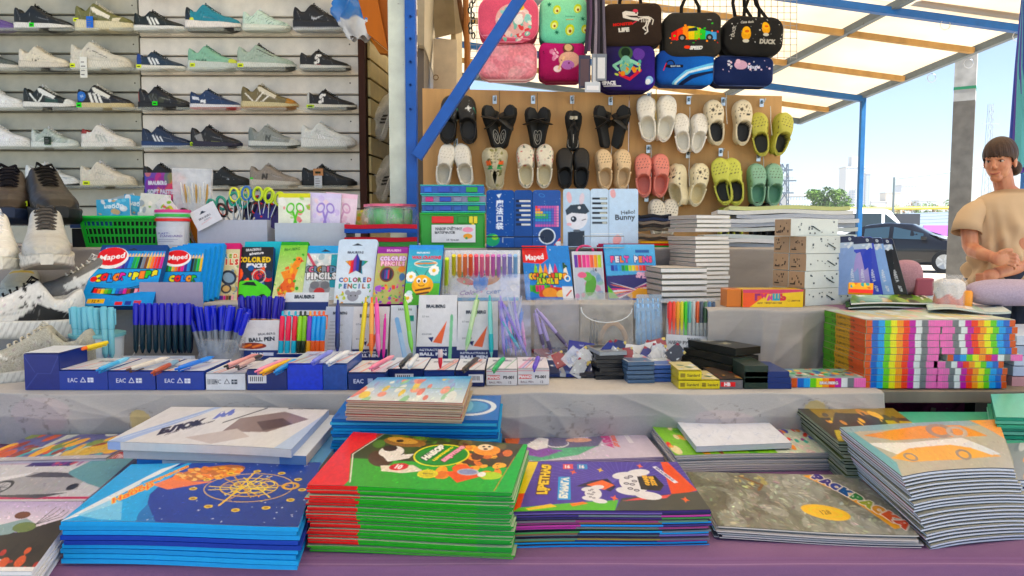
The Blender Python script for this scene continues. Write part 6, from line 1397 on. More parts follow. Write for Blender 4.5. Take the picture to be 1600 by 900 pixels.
# clear bags
def cbag(label,x0,y0,x1,y1,Y,tint,al,name='clear_bag',cat='bag',rim=None,rnd=.004,lean=.02):
 q=[PY(x0,y1,Y),PY(x1,y1,Y),PY(x1-2,y0,Y+lean),PY(x0+2,y0,Y+lean)]
 for p in q[:2]:p.z=max(p.z,L2+.002)
 return slab(name,label,cat,q,.004,None,tint,bm=clearmat('film '+tint+str(al),tint,al),rnd=rnd,part='film',nu=1,nv=1)
pb2=cbag('hanging clear lilac bag crammed with slim purple and blue pens',779,428,830,562,1.70,'#c9cfee',.14)
for i in range(13):pen_uv('slim %s pen inside the hanging lilac bag, %s row'%(['purple','blue','teal','grey','violet','pink'][i%6],['front','middle','back'][i//6]),788+i*3,556-(i%3)*5,782+(i*11)%44,462+(i*17)%50,1.72+.003*(i%4),kind='click',c=[('#8c74c8',)*3,('#4c7cc8',)*3,('#4ca8b8',)*3,('#b8bcc8','#3c4450','#b8bcc8'),('#b8a4dc','#6c5cb0','#6c5cb0'),('#d88cb8','#c86ca0','#c86ca0')][i%6],r=.0042,group='slim pens in the hanging lilac bag',roll=i)
cbag('clear zip folder with lilac rim left of the ruler envelope',834,466,906,562,1.745,'#b9b4b4',.30)
for i,(u0,v0,u1,v1)in enumerate([(850,545,836,484),(888,543,838,482),(862,552,846,500)]):pen_uv('purple patterned pen in the clear zip folder, '+['upper','long crossing','lower'][i],u0,v0,u1,v1,1.742,c=('#a89cc8','#5c5470','#a89cc8'),r=.005,group='patterned pens in the clear zip folder')
t=cbag('clear snap envelope holding drawing tools',906,457,990,546,1.74,'#c4bcae',.28,name='snap_envelope',cat='envelope')
b=MB();b.tube([PY(908,480,1.735)-t.location]+[PY(948+40*math.cos(rad(180-k_*18)),482+22*math.sin(rad(k_*18)),1.733)-t.location for k_ in range(11)],.0012,'#eef2f2',5);b.build('flap_edge','plastic',t)
for i in range(3):MB().tube([PY(922+i*5,545,1.75)-t.location,PY(924+i*5,498,1.76)-t.location],.003,'#2c2c34',6).build('pencil_lead','plastic',t,smooth=True)
b=MB();b.tube([PY(958+22*math.cos(rad(180+k_*18)),545+40*math.sin(rad(180+k_*18)),1.752)-t.location for k_ in range(11)],.006,'#b89c84',6,flat=.2);b.build('protractor','plastic',t)
t=cbag('clear pouch of sky blue pens beside the snap envelope',992,460,1036,556,1.76,'#bcd0e0',.35,name='pen_pouch')
for i in range(5):pen_uv('sky blue pen in the clear pouch, %s from the left'%['first','second','third','fourth','fifth'][i],998+i*8,548,996+i*8,466,1.78,c=('#9cc4e8','#7cacd8','#9cc4e8'),r=.0055,group='sky blue pens in the clear pouch')
t=cbag('flat case of twelve gel pens with grey Russian label',1040,466,1121,562,1.735,'#d8dcdc',.22,name='gel_pen_set',cat='pen set')
for i,cc in enumerate(['#e84c4c','#e8604c','#f0a84c','#d8d83c','#5cc84c','#6cb0a8','#c8ccc8','#d86c4c','#58606c','#58785c','#5c7ca0','#485468']):pen_uv('%s gel pen in the flat case, %s from the left'%(['red','coral','orange','yellow','green','teal','silver','rust','graphite','moss','steel blue','slate'][i],['1st','2nd','3rd','4th','5th','6th','7th','8th','9th','10th','11th','12th'][i]),1046+i*6.2,548,1047+i*6.2,470,1.748,kind='cap',c=(cc,'#c4c8c4' if i>4 else cc,cc),r=.004,L=.118,group='gel pens in the flat case')
c=Cv(82,36,1.4,'#d6d8da');c.text('BRAUBERG',44,5,3,'#3a3e46');c.text('НАБОР РУЧЕК ГЕЛЕВЫХ',40,11,4.4,'#50545c',w=72,bold=.05);c.text('12 цветов',42,17,3,'#50545c');c.rect(0,22,82,36,'#6c6a6c');c.rect(46,26,72,33,'#e4e4e4')
for i in range(10):c.rect(48+i*2.3,27,49+i*2.3,32,'#222222')
c.poly([(24,31),(28,25),(32,31)],'#c4c4c4')
q=[PY(1040,562,1.728),PY(1120,562,1.728),PY(1121,527,1.732),PY(1041,522,1.732)]
for p in q[:2]:p.z=max(p.z,L2+.003)
slab('x','x','x',q,.0008,c,'#d0d0d0');adopt(t,'label_card')
# ---- front row of flat pen boxes
def eac(w_,h_,base='#1c3c94',fg='#e4e8f4',bar=False,lab=None):
 c=Cv(w_,h_,1.4,base);
 if lab:c.rect(*lab,'#e8e8ea');[c.rect(lab[0]+3+i*3,lab[1]+2,lab[0]+4.4+i*3,lab[3]-3,'#26262c')for i in range(int((lab[2]-lab[0]-6)/3))]
 else:
  y=h_*.48;x=w_*.3;c.text('EAC',x-2,y,6.5,fg,w=15,bold=0);c.line([(x+10,y+3),(x+14,y-4),(x+18,y+3),(x+10,y+3)],fg,1);c.rect(x+21,y-3.6,x+30,y+3.6,fg);c.line([(x+22,y),(x+29,y)],base,.8);c.line([(x+25,y-3),(x+25,y+3)],base,.8)
  if bar:[c.rect(3+i*2,y-4,4+i*2,y+4,'#3c4450')for i in range(8)]
 return c
def fbox(label,x0,y0,x1,y1,colr,front,topcv=None,depth=.14,group='flat pen boxes along the front edge',yt=None,dz=0,name='pen_box',cat='pen box',m='gloss',Yx=None):
 BL,BR=PZ(x0,y1,L2+.0015+dz),PZ(x1,y1,L2+.0015+dz);Y=Yx or min(max(BL.y,1.49),1.72)
 BL,BR=PY(x0,y1,Y),PY(x1,y1,Y);z0=L2+.0015+dz;h=PY(x0,y0,Y).z-PY(x0,y1,Y).z
 t=thing(name,label,cat,((BL.x+BR.x)/2,Y,z0),group);hx=(BR.x-BL.x)/2
 MB().box(-hx,0,0,hx,depth,h,colr).build('carton',m,t,bevel=.0008)
 o=t.location
 if front is not None:slab('x','x','x',[o+V((-hx,-.0015,0.0005)),o+V((hx,-.0015,.0005)),o+V((hx,-.0015,h)),o+V((-hx,-.0015,h))],.001,front,colr);adopt(t,'front_print')
 if topcv is not None:slab('x','x','x',[o+V((-hx,.001,h+.002)),o+V((hx,.001,h+.002)),o+V((hx,depth,h+.002)),o+V((-hx,depth,h+.002))],.001,topcv,colr);adopt(t,'top_print')
 return t,h
def tops(w_=70,h_=40,base='#d8dce4',cols=('#8cb8e0','#e0784c','#22285c'),sd=0):
 c=Cv(w_,h_,1.1,base);c.rs=np.random.RandomState(sd+3)
 for i in range(5):x=c.rs.uniform(0,w_*.7);c.line([(x,h_),(x+20,4)],cols[i%len(cols)],c.rs.uniform(1,4),.8)
 c.text('BRAUBERG',w_*.5,h_*.3,4.5,'#5c6478',bold=.05);return c
DB='#1c3c94'
FB=[('navy end of a tall pen carton at the left end of the row',41,562,95,618,'#1a2c74',Cv(54,56,K,'#1a2c78').line([(0,56),(20,30),(40,30),(54,0)],'#3c4c94',1).line([(0,2),(16,28)],'#3c4c94',1),Cv(60,40,1,'#dfe4ea'),.10),('blue pen box with certification marks, first from the left',95,586,170,616,DB,eac(75,30),tops(sd=1),.14),('blue pen box with certification marks, second from the left',171,586,244,615,DB,eac(73,29),tops(sd=2),.14),('blue pen box with certification marks, third from the left',246,584,320,612,DB,eac(74,28),tops(sd=3),.14),('white box end with barcode and marks',323,585,384,610,'#d9dce0',eac(61,25,'#d9dce0','#3c4450',True),tops(sd=4,base='#dfe0e0'),.14),('navy box end with barcode label under pink yellow and blue pens',387,582,449,613,'#1a2c6c',eac(62,31,'#1a2c6c',lab=(2,8,30,20)),tops(sd=5,cols=('#e8b0c0','#e8d05c','#8cb8e0')),.14),('tall bright blue box in the front row',450,572,505,612,'#1c3cc0',Cv(55,40,K,'#1f40c4').noise(.15,8),tops(55,sd=6,base='#c4ccdc'),.15),('tall slate blue box right of the bright blue box',506,572,543,612,'#244a94',Cv(37,40,K,'#274c98').noise(.15,8),tops(40,sd=7),.15),('navy box partly hidden behind the top booklet pile',545,586,603,612,'#1c3470',Cv(58,26,1.4,'#1c3470').text('EAC',16,12,6,'#d8dcec').rect(30,8,38,16,'#c0c8dc').poly([(44,8),(52,8),(48,15)],'#c0c8dc'),tops(sd=8,cols=('#e8a0b8','#e0784c')),.14),('navy box with barcode label under the black and white pens',604,578,662,604,'#1c2c60',eac(58,26,'#1c2c60',lab=(14,6,42,17)),tops(sd=9),.14),('navy clear topped box under the red tipped pen',663,580,710,604,'#284080',Cv(47,24,K,'#284080'),tops(47,sd=10),.14),('navy box with barcode label under the brown pen',712,580,757,604,'#1c2858',eac(45,24,'#1c2858',lab=(20,5,42,17)),tops(47,sd=11,cols=('#e0784c','#333333')),.14)]
for i,(lb,x0,y0,x1,y1,cc,fr_,tp,dp)in enumerate(FB):
 if fr_.H>60:pass
 t,h=fbox(lb,x0,y0,x1,y1,cc,fr_,tp,dp)
def piano(sd):
 c=Cv(50,26,1.5,'#dcdadc');c.rect(2,9,22,16,'#d02c3c');c.text('PIANO',12,12.5,4.6,'#f4f0f0',bold=.06);c.text('PS-001',36,12.5,4.6,'#3a3c44',bold=.06);c.text('BALL PEN',15,21,3.4,'#6c5c64');c.text('12',38,21,4,'#3a3c44');c.rect(0,2,50,3,'#c86c7c');return c
fbox('white pen box with red logo at the left of the pair',760,578,808,602,'#dcdadc',piano(1),tops(50,40,'#e4e4e6',('#3ca05c','#2c5c3c','#c84c5c'),12));fbox('white pen box with red logo at the right of the pair',809,577,858,601,'#dcdadc',piano(2),tops(50,40,'#e4e0e6',('#5c4cb0','#d88cb0','#c84c5c'),13))
# pens lying on those boxes: (label, tail u,v near, head u,v far, colours, kind)
LYP=[('sky blue pen on the first blue box',150,580,197,558,('#5cb0e0','#8cd0f0','#2c8cd0'),.855),('white pen with brown clip on the second blue box',197,579,260,555,('#d8d4cc','#e8e4dc','#5c4438'),.855),('rust coloured pen on the second blue box',236,584,276,566,('#b0604c','#8cb0c8','#a04c3c'),.85),('bright blue pen on the third blue box',273,578,330,555,('#2c78d8','#3c8ce8','#2c6cd0'),.855),('rose pen with black end on the white box',350,574,400,558,('#e0a8a8','#d89c9c','#2c2c30'),.86),('black tipped pale pen on the white box',368,575,408,556,('#c8a8a4','#303034','#303034'),.86),('pink pen on the navy barcode box',398,582,447,559,('#e89cb8','#e8a8c0','#e088a8'),.855),('yellow pen on the navy barcode box',406,584,453,558,('#e8b83c','#e8c04c','#e0a82c'),.855),('blue pen on the navy barcode box',428,583,461,558,('#3c8cd0','#4c9cd8','#2c7cc0'),.855),('lilac pen on the bright blue box',486,568,518,545,('#7c84d8','#8c94e0','#6c74d0'),.875),('white pen on the slate blue box',510,569,544,551,('#dfe4ea','#e8ecf0','#c8d0dc'),.875),('pink pen on the navy box beside the slate box',577,577,614,558,('#e890a8','#e8a0b4','#e0809c'),.86),('black pen on the barcode label box',624,573,643,553,('#2c3034','#3c4044','#222428'),.865),('white pen beside the black pen',638,574,652,553,('#e4e8ec','#d8dce0','#c8ccd4'),.865),('brown black pen on the last navy box',722,580,747,558,('#3c3430','#4c4038','#2c2420'),.86),('green pen on the left white box',770,580,788,556,('#3ca86c','#48b87c','#2c9c5c'),.86),('small violet pen on the right white box',834,578,842,557,('#5c48b8','#6c58c8','#4c3ca8'),.86)]
for lb,u0,v0,u1,v1,cs,z in LYP:
 a=PZ(u0,v0,z+.003);e=PZ(u1,v1,z+.006);a.y=min(a.y,1.62);a=V((ray(u0,v0).x*a.y/ray(u0,v0).y,a.y,z+.004));e=V((ray(u1,v1).x*(a.y+.12),a.y+.12,z+.010))
 pen(lb,e,a,kind='click',c=cs,r=.0055,L=min(.145,(e-a).length),group='pens lying on the flat boxes')
for i,(u0,cc)in enumerate([(62,'#c83c5c'),(70,'#e85c9c'),(78,'#e8d03c'),(86,'#e87a3c')]):
 a=PY(u0,556,1.52);e=PY(u0+62,546+i*-2,1.60);pen('%s tipped marker lying on the tall carton'%['crimson','pink','yellow','orange'][i],a,e,kind='cap',c=('#e8d04c' if i>1 else '#c8c090',cc,cc),r=.0045,L=.12,group='markers on the tall carton')
pen('clear pen with red tip standing on the navy box',PY(688,576,1.53),PY(688,552,1.535),kind='cap',c=('#d8c4c4','#d83c4c','#d83c4c'),r=.005,L=.04,group='pens lying on the flat boxes')
# heaps of small packets right of the pen boxes
rs=random.Random(11)
def small_slab(label,u,v,w_,d_,z,th,rot,colr,cv=None,name='packet',cat='packet',group=None,tilt=0,bmx='gloss'):
 p=PZ(u,v,L2);p.z=z;ct,st_=math.cos(rad(rot)),math.sin(rad(rot))
 q=[V((p.x+x*ct-y*st_,p.y+x*st_+y*ct,z+tilt*y))for x,y in((-w_/2,0),(w_/2,0),(w_/2,d_),(-w_/2,d_))]
 return slab(name,label,cat,q,th,cv,colr,group=group,bm=bmx)
pk=[('#22305c','navy'),('#b8bcc0','clear grey'),('#1c2c74','dark blue'),('#3c3c44','black'),('#8c4c54','dull red'),('#c8ccd0','silver')]
for i in range(12):
 cc,nm=pk[i%6];u=868+(i%4)*17+rs.uniform(-3,3);v=592-(i//4)*15;r_=rs.uniform(-35,35)
 small_slab('%s blister packet %s in the loose heap by the white boxes'%(nm,['front left','front','front middle','front right','centre left','centre','centre middle','centre right','back left','back','back middle','back right'][i]),u,v,.05,.09,L2+.012+(i//4)*.010,.008,r_,cc,Cv(20,30,1.4,cc).blobs(9,['#e0e4e8','#8c2c3c','#1c2030','#5c78b8',cc],1,4),group='loose blister packets',tilt=.15)
clr=clearmat('crinkled film','#e4eaf0',.38,.06)
for i in range(26):
 u=862+i*7.4+rs.uniform(-3,3);cc,nm=pk[(i*5+i//6)%6];cv_=Cv(22,28,1.4,cc).blobs(7,['#e0e4e8','#8c2c3c','#1c2030','#5c78b8','#c8b878',cc],1,4).rich(30,None,.5,1.8,(.6,1.6))
 packet('crinkled %s refill packet in the long heap, %s from its left end'%(nm,(['leftmost']+ORD[1:])[i]),u,590-rs.uniform(0,26)if u<930 else 568-rs.uniform(0,12),rs.uniform(16,26),rs.uniform(20,30),rs.uniform(-60,60),rs.uniform(1.60,1.70),cv_ if i%3 else None,cc,group='crinkled refill packets in a heap',lean=rs.uniform(.01,.05),thk=.003,bmx=clr if i%3==0 else None)
packet('deep blue packet with white print leaning at the back of the heap',906,556,40,22,8,1.70,Cv(40,24,1.4,'#1c2c84').text('BRAUBERG',20,14,4,'#b8c0dc').text('lead',20,6,3,'#b8c0dc'),'#1c2c84')
for i,(u,v,tl_)in enumerate([(983,562,6),(1015,560,-16)]):packet(['white refill card upright behind the black packets','white refill card tilted behind the blue stack'][i],u,v,34,24,tl_,1.68,Cv(34,24,1.4,'#d8dadc').text('refill',17,12,4,'#8c929a').rect(4,17,30,18,'#a0a6ae'),'#d8dadc')
for i in range(7):
 small_slab('black clear topped lead box, %s of its crooked pile'%['bottom','second','third','fourth','fifth','sixth','top'][i],955+rs.uniform(-5,5),594,.062,.10,L2+.009*(i+1),.008,rs.uniform(-14,14),'#26282c' if i<6 else '#9aa0a4',Cv(24,30,1.6,'#8c9296').rect(2,2,22,12,'#1c1e22').blobs(6,['#c8ccd0','#c83c44','#1c1c20'],1,3).noise(.3,4)if i==6 else None,name='lead_box',cat='lead box',group='black lead boxes in a crooked pile')
for s_,(u,n,wd,cc)in enumerate([(1001,5,.058,'#4c6480'),(1040,4,.048,'#3c5ca0')]):
 for i in range(n):small_slab('%s lead box, %s of its pile'%(['slate blue','blue'][s_],['bottom','second','third','fourth','top'][i if i<n-1 else 4]),u+rs.uniform(-1,1),600-s_*2,wd,.10,L2+.0095*(i+1),.0075,rs.uniform(-4,4)+3,cc,Cv(24,30,1.6,'#b4bcc4').rect(2,14,22,28,cc).blobs(5,['#d8dce0','#c87c84'],1,3)if i==n-1 else None,name='lead_box',cat='lead box',group='%s lead boxes'%['slate blue','blue'][s_])
ylc=Cv(38,13,1.6,'#d8c81c').rect(3,3,11,9,'#8c7c1c').text('Standard',24,6,4,'#4c441c').rect(0,11,38,13,'#b8a818')
for i,(x0,y0,x1,y1,dz,lb)in enumerate([(1060,589,1094,602,0,'yellow eraser box, lower of two stacked'),(1060,575,1096,588,.0195,'yellow eraser box, upper of two stacked'),(1094,593,1124,606,0,'yellow eraser box lying alone before the red one')]):fbox(lb,x0,y0,x1,y1,'#c8b818',ylc,Cv(30,40,1,'#d0c8a0').blobs(6,['#c8ccd0','#3c6c5c','#e8e4d0'],2,6),.10,dz=dz,name='eraser_box',cat='box',group='yellow eraser boxes',Yx=1.50)
fbox('dark pencil box with red HB label',1124,592,1160,606,'#3c3c40',Cv(36,14,1.6,'#6c6a6c').rect(2,3,24,10,'#d0283c').text('HB',12,6.5,5,'#f0e8e8',bold=.06),Cv(36,40,1,'#4c4038').blobs(14,['#8c3c2c','#2c2c2c','#c89c5c'],2,5),.13,group=None,Yx=1.50)
bkc=Cv(60,14,1.6,'#24241f').text('GRAPHITE',26,6,4,'#b8b49c').rect(48,3,56,9,'#8c8870')
for i in(0,1,2,4):x_=1112;i_=min(i,3);small_slab('black graphite box, %s of the slanted pile'%['bottom','second','third','fourth','top'][i],1160+i*2,596-i*1,.075,.17,L2+.0175*(i_+1),.016,24+i,'#22231e',Cv(30,50,1.4,'#2a2a24').rect(4,10,24,40,'#3c3c34').ell(14,14,8,4,'#d0d0c8').text('2B',14,30,6,'#b8b49c')if i==4 else None,name='graphite_box',cat='box',group='black graphite boxes')
for i in range(3):fbox('dark green flat box end, %s of three'%['bottom','middle','top'][i],1163,594-i*1-9,1200,603-i,'#24342c',None,None,.12,dz=.0122*i,name='pencil_box',group='dark green flat boxes',Yx=1.50)
for i in range(3):fbox('navy flat box end beside the rainbow box, %s of three'%['bottom','middle','top'][i],1200-i,592,1237-i*2,601,'#22346c',None,None,.12,dz=.0122*i,name='pencil_box',group='navy flat boxes',Yx=1.50)
# rainbow fibre pen boxes
RB=['#c8603c','#2c64b8','#3c9cdc','#74c43c','#e8e43c','#f0a03c','#e8542c','#b8389c','#dfe3e3','#74787c','#e07cb4','#e87cb8']
def rb(w_,h_,flip=False,word=False):
 c=Cv(w_,h_,1.1,'#dddddd');n=12
 for i in range(n):
  cc=RB[::-1][i]if flip else RB[i];x=i*w_/n;c.rect(x,0,x+w_/n+.5,h_,cc)
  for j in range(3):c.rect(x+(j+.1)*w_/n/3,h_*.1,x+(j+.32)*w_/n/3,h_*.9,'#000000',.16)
 c.rect(0,h_-.7,w_,h_,'#222222',.5)
 if word:c.text('BRAUBERG',w_*.5,h_*.5,4,'#e8e8e8',bold=.05,out='#8c2c2c')
 return c
sc_=Cv(46,12,1.2,'#5c9c34');sc_.rect(14,0,34,12,'#c89c3c');sc_.rect(30,0,46,12,'#c85c2c');sc_.text('12 цветов',22,6,4,'#3c3418')
fbox('single rainbow sided box lying on the grey cloth',1236,584,1352,599,'#d8d8d8',rb(116,15,word=True),Cv(90,34,1.2,'#8cb0a8').blobs(60,['#c83c2c','#3c9c5c','#e8c83c','#2c6cb0','#e8e4d8','#d87c3c','#3c3c34'],1.5,5),.09,group=None,name='rainbow_box',cat='rainbow box',Yx=1.515)
YR=1.515;zb=L2-.001
for col_,(ua,ub)in enumerate([(1350,1464),(1466,1583)]):
 for k_ in range(10):
  jx=[0,0,.5,-1,0,1,0,-.5,1,0][k_]
  if col_:jx+=[-3,-4,-3,-8,12,2,0,-1,1,-2][k_]
  a,e=PY(ua+jx,600,YR),PY(ub+jx-(8 if col_ and k_<4 else 0),600,YR);pit=(600-491)/10/FPX*YR;z0=zb+pit*k_+.001
  t=thing('rainbow_box','rainbow sided box, %s from the bottom of the %s column'%(['first','second','third','fourth','fifth','sixth','seventh','eighth','ninth','tenth'][k_],['left','right'][col_]),'rainbow box',((a.x+e.x)/2,YR,z0),'rainbow sided boxes in two columns');hx=(e.x-a.x)/2;D_=.20
  MB().box(-hx,0,0,hx,D_,pit-.0008,'#c8ccc4').build('carton','gloss',t)
  o=t.location;slab('x','x','x',[o+V((-hx,-.001,0)),o+V((hx,-.001,0)),o+V((hx,-.001,pit-.001)),o+V((-hx,-.001,pit-.001))],.0008,rb(116,11,bool(col_)^(col_==1 and k_==4)),'#dddddd');adopt(t,'front_print')
  if not col_:slab('x','x','x',[o+V((-hx-.0012,D_,0)),o+V((-hx-.0012,0,0)),o+V((-hx-.0012,0,pit-.001)),o+V((-hx-.0012,D_,pit-.001))],.0008,sc_,'#c89c3c',toward=(-1,0,0));adopt(t,'side_print')
  if k_==9:slab('x','x','x',[o+V((-hx,0,pit)),o+V((hx,0,pit)),o+V((hx,D_,pit)),o+V((-hx,D_,pit))],.0004,Cv(80,50,1,'#c8ccb8').blobs(30,['#e4e8e0','#b8c8a0','#d8c890','#c8d8d8','#e0b8a8'],3,9),'#dddddd');adopt(t,'top_print')
ztop=zb+pit*10
# ================= BOOKLET STACKS
def stack(desc,top,px,vb,n,side,cv=None,zb=L1,zt=None,Yf=None,jit=.003,group=None,warp=None,face='#c8c8c8',name='booklet',cat='booklet',drift=(0,0),th=.8,seed=1,pages=None,nu=12):
 """px: FL FR BR BL of the top cover; vb: pixel row of the bottom front-left corner"""
 rs=random.Random(seed);Y=Yf or(H-zb)*FPX/(vb-HZ)
 zt=zt or H-(px[0][1]-HZ)*Y/FPX;q0=[PZ(u,v,zt)for u,v in px];pit=(zt-zb)/n
 for k in range(n):
  z=zt-pit*(n-1-k);lastk=k==n-1;f=(n-1-k)
  dx,dy,r=rs.uniform(-jit,jit)+drift[0]*f,rs.uniform(-jit,jit)+drift[1]*f,rs.uniform(-.012,.012)
  if lastk:dx=dy=r=0
  cx,cy=sum(p.x for p in q0)/4,sum(p.y for p in q0)/4
  q=[V((cx+(p.x-cx)*math.cos(r)-(p.y-cy)*math.sin(r)+dx,cy+(p.x-cx)*math.sin(r)+(p.y-cy)*math.cos(r)+dy,z))for p in q0]
  s_=side[k%len(side)]if isinstance(side,list)else side
  bands=None
  if pages:bands=[(0,.2,s_),(.2,.82,pages),(.82,1,s_)]
  slab(name,top if lastk else '%s, %s from the bottom'%(desc,ORD[k])if k else desc+', at the very bottom',cat,q,pit*(th if not lastk else.9),cv if lastk else None,s_,group=group,warp=warp,nu=nu,nv=3,bands=bands,single=not(lastk and cv is not None),face=(s_ if not callable(s_)else face)if not lastk else face)
 return zt
def wv(a=.004,f=5,p=0,dr=0):return lambda u,v:a*math.sin(u*f+p)*(1-v*.5)*.5-dr*(max(0,u-.7)**2+max(0,.3-u)**2)*(1-v)
# blue craft booklet with clockwork
c=Cv(370,165,.9,'#1fa0dc');c.poly([(96,0),(370,0),(370,165),(150,165),(108,120),(80,60)],'#1f3c94');c.poly([(0,165),(20,120),(70,20),(96,0),(60,70),(40,110),(60,120),(0,165)],'#dfe8ee');c.poly([(14,150),(40,112),(80,120),(120,162),(60,160)],'#8cccec',.8);c.grad(110,0,370,165,'#2c4cac','#1c2c6c',60,.6)
c.poly([(108,0),(118,0),(100,60),(96,110),(118,165),(96,165),(66,120),(60,60)],'#22a4e0')
rs_=c.rs
c.ell(168,34,62,22,'#b8702c',-14)
for i in range(90):a_=rs_.uniform(0,6.28);r_=rs_.uniform(.1,1)**.5;c.ell(168+58*r_*math.cos(a_),34+20*r_*math.sin(a_)-10*r_*math.cos(a_)*.5,7,4,['#e8a44c','#d8842c','#f0c47c','#b86c24','#e88c4c'][i%5],20)
c.poly([(84,70),(110,44),(150,60),(190,60),(120,84)],'#f08a54',.9)
for i in range(60):c.star(rs_.uniform(115,366),rs_.uniform(4,160),rs_.uniform(.8,2.6),'#dfe6f4',4,.3)
for r_,w_ in((62,1.6),(40,2.2),(26,2.4)):c.arc(258,74,r_*1.25,r_*.62,0,360,'#d8b44c',w_,40)
for k in range(9):c.line([(258-70*math.cos(k),74-34*math.sin(k)),(258+50*math.cos(k+.3),74+28*math.sin(k+.3))],['#e8cc5c','#c8982c'][k%2],2.2)
for k in range(12):x,y=258+95*math.cos(k*.52),80+52*math.sin(k*.52);c.ell(x,y,7,4,'#e8cc5c');c.ell(x,y,4,2.2,'#a87c24')
for k in range(5):c.arc(240+k*12,66+(k%2)*16,12,8,0,360,'#f0d870',1.8)
c.line([(252,30),(236,100),(228,122)],'#e8c44c',3.4);c.ell(330,70,16,10,'#d8a83c',ring=.4)
c.rich(1500,(0,0,370,165),.6,1.6);c.text('Набор',66,92,14,'#e86c1c',52,out='#f8d048',w=62,shear=.3);c.text('для творчества',86,52,9,'#e8701c',52,out='#f8d048',w=100,shear=.3)
bl=lambda u,v:'#1c9cdc'
stack('light blue craft booklet in the left front pile','blue craft booklet with golden clockwork planets on its cover',[(95,815),(466,822),(502,722),(205,726)],884,9,['#1c98dc','#22a0e0','#1c94d4','#22a4e4','#1c3c9c','#1c44a8','#1f98dc','#1c98d8','#22a0e0'],c,group='light blue craft booklets in the left front pile',warp=wv(.003),face='#dfe6ea',th=.9,jit=.004,seed=3)
# red and green pile
c=Cv(330,130,.95,'#2a3c1c');c.grad(0,70,330,130,'#4c9c34','#2fae4c',0);c.grad(0,0,330,70,'#2c4020','#4c4424',0,.8)
c.poly([(-5,130),(0,0),(60,0),(30,60),(62,118),(60,130)],'#d8242c');c.line([(62,0),(34,60),(66,122)],'#f0e4d8',1.8)
c.blobs(40,['#3c5c24','#5c8c34','#2c4c1c','#7c6c34'],5,16,(60,0,290,60),.6);c.blobs(50,['#e8962c','#f0a83c','#d87c24','#f4b860','#5c3418'],5,13,(196,14,300,100));
c.ell(110,20,40,13,'#8c6434',4);c.ell(104,16,30,8,'#c89c54',6);c.ell(100,18,7,4,'#2c1c10')
c.ell(88,66,26,18,'#4c3420',30);c.ell(98,48,22,15,'#e8e4dc');c.ell(92,40,13,8,'#2c1810');c.poly([(90,62),(140,50),(136,62),(104,74)],'#e8e4dc');c.poly([(96,84),(150,78),(172,90),(140,98),(104,96)],'#e6ddc8');c.ell(128,84,16,8.5,'#c8283c',-8);c.text('10',128,84,9,'#f8e8e8',-8,bold=.06);c.ell(182,96,17,10,'#e8dc5c');c.ell(182,96,14,8,'#d8c83c');c.text('картона',182,96,3,'#6c6420')
c.rich(1500,(64,0,300,120));c.ell(188,48,48,30,'#e8e03c',-6);c.ell(188,48,45,27.5,'#1c8c3c',-6);c.text('НАБОР',172,42,11,'#f4f4e8',62,bold=.09,w=46,out='#143c1c');c.text('цветного',190,44,6,'#e8dc3c',62,bold=.05,w=46);c.text('картона',208,42,9,'#f0b0c0',62,bold=.08,w=50,out='#8c1c4c')
c.ell(262,26,24,15,'#f0a03c');c.ell(258,18,14,9,'#f4dcb8');c.ell(254,16,2.6,2.6,'#1c1008');c.ell(264,15,2.6,2.6,'#1c1008');c.ell(259,23,4,2.4,'#3c1c10');c.poly([(210,90),(250,74),(268,96),(236,112)],'#e0642c');c.ell(232,78,15,10,'#e8703c');c.ell(246,86,18,8,'#b8bcc4');c.ell(246,86,15,6,'#8c94b8');c.ell(286,92,18,9,'#b8d84c');c.ell(270,90,7,6,'#f0f0e8')
for k in range(7):c.line([(276+k*3,40+k*6),(296-k,34+k*7)],'#6c3814',1.4)
c.poly([(300,130),(322,0),(330,0),(330,130)],'#2cb050');c.line([(300,126),(314,40)],'#c8883c',1.4);c.noise(.1,6)
def rg(u,v):return '#d4222c' if(u<.24 and v<.9)else '#c83a2c' if.84<u<.858 else '#36a03c' if u<.86 else '#1f9444'
stack('green and red spined cardboard set in the tall pile','green and red cardboard set with cartoon animals and an oval title',[(480,760),(800,768),(824,694),(552,676)],868,28,[lambda u,v:'#4c9c44']*3+[rg]*25,c,group='green and red cardboard sets in the tall pile',warp=wv(.004,4,1),face='#b8c8b0',th=.72,jit=.0028,seed=5)
fl=[PZ(478,754,.815),PZ(556,752,.815),PZ(590,690,.815),PZ(552,678,.815)]
# purple coloured paper
c=Cv(310,118,1,'#4c3c94');c.grad(10,0,300,110,'#5c4ca4','#44348c',60)
for k in range(30):a_=-math.pi*k/30;c.line([(185+18*math.cos(a_),60+10*math.sin(a_)),(185+170*math.cos(a_),60+90*math.sin(a_))],'#7c70c0',.7)
c.poly([(0,0),(28,0),(12,92),(0,92)],'#f0d820');c.poly([(0,80),(14,80),(12,112),(0,118)],'#e8603c');c.poly([(276,0),(290,0),(310,76),(276,84),(262,84)],'#e0603c');c.poly([(160,118),(176,92),(310,78),(310,118)],'#4c4c44');c.poly([(0,118),(10,110),(170,96),(160,118)],'#6cb84c');c.poly([(20,112),(60,104),(70,110),(26,116)],'#e8c83c');c.poly([(176,98),(200,92),(262,84),(250,92)],'#e0605c');c.poly([(90,104),(112,100),(120,104),(94,110)],'#e88c3c')
c.rich(350,(30,4,262,100),.8,1.3);c.text('ЦВЕТНАЯ',46,46,15,'#f0d030',88,bold=.07,w=74,out='#5c3c14');c.rect(70,42,92,96,'#4c9cd8');c.text('БУМАГА',81,68,12,'#f0f0e8',86,bold=.07,w=50)
for x in(78,106):c.rect(x,8,x+20,22,['#d8606c','#4c8cc8'][x>90]);c.text('16',x+9,15,8,'#f4e8e8',0,bold=.05)
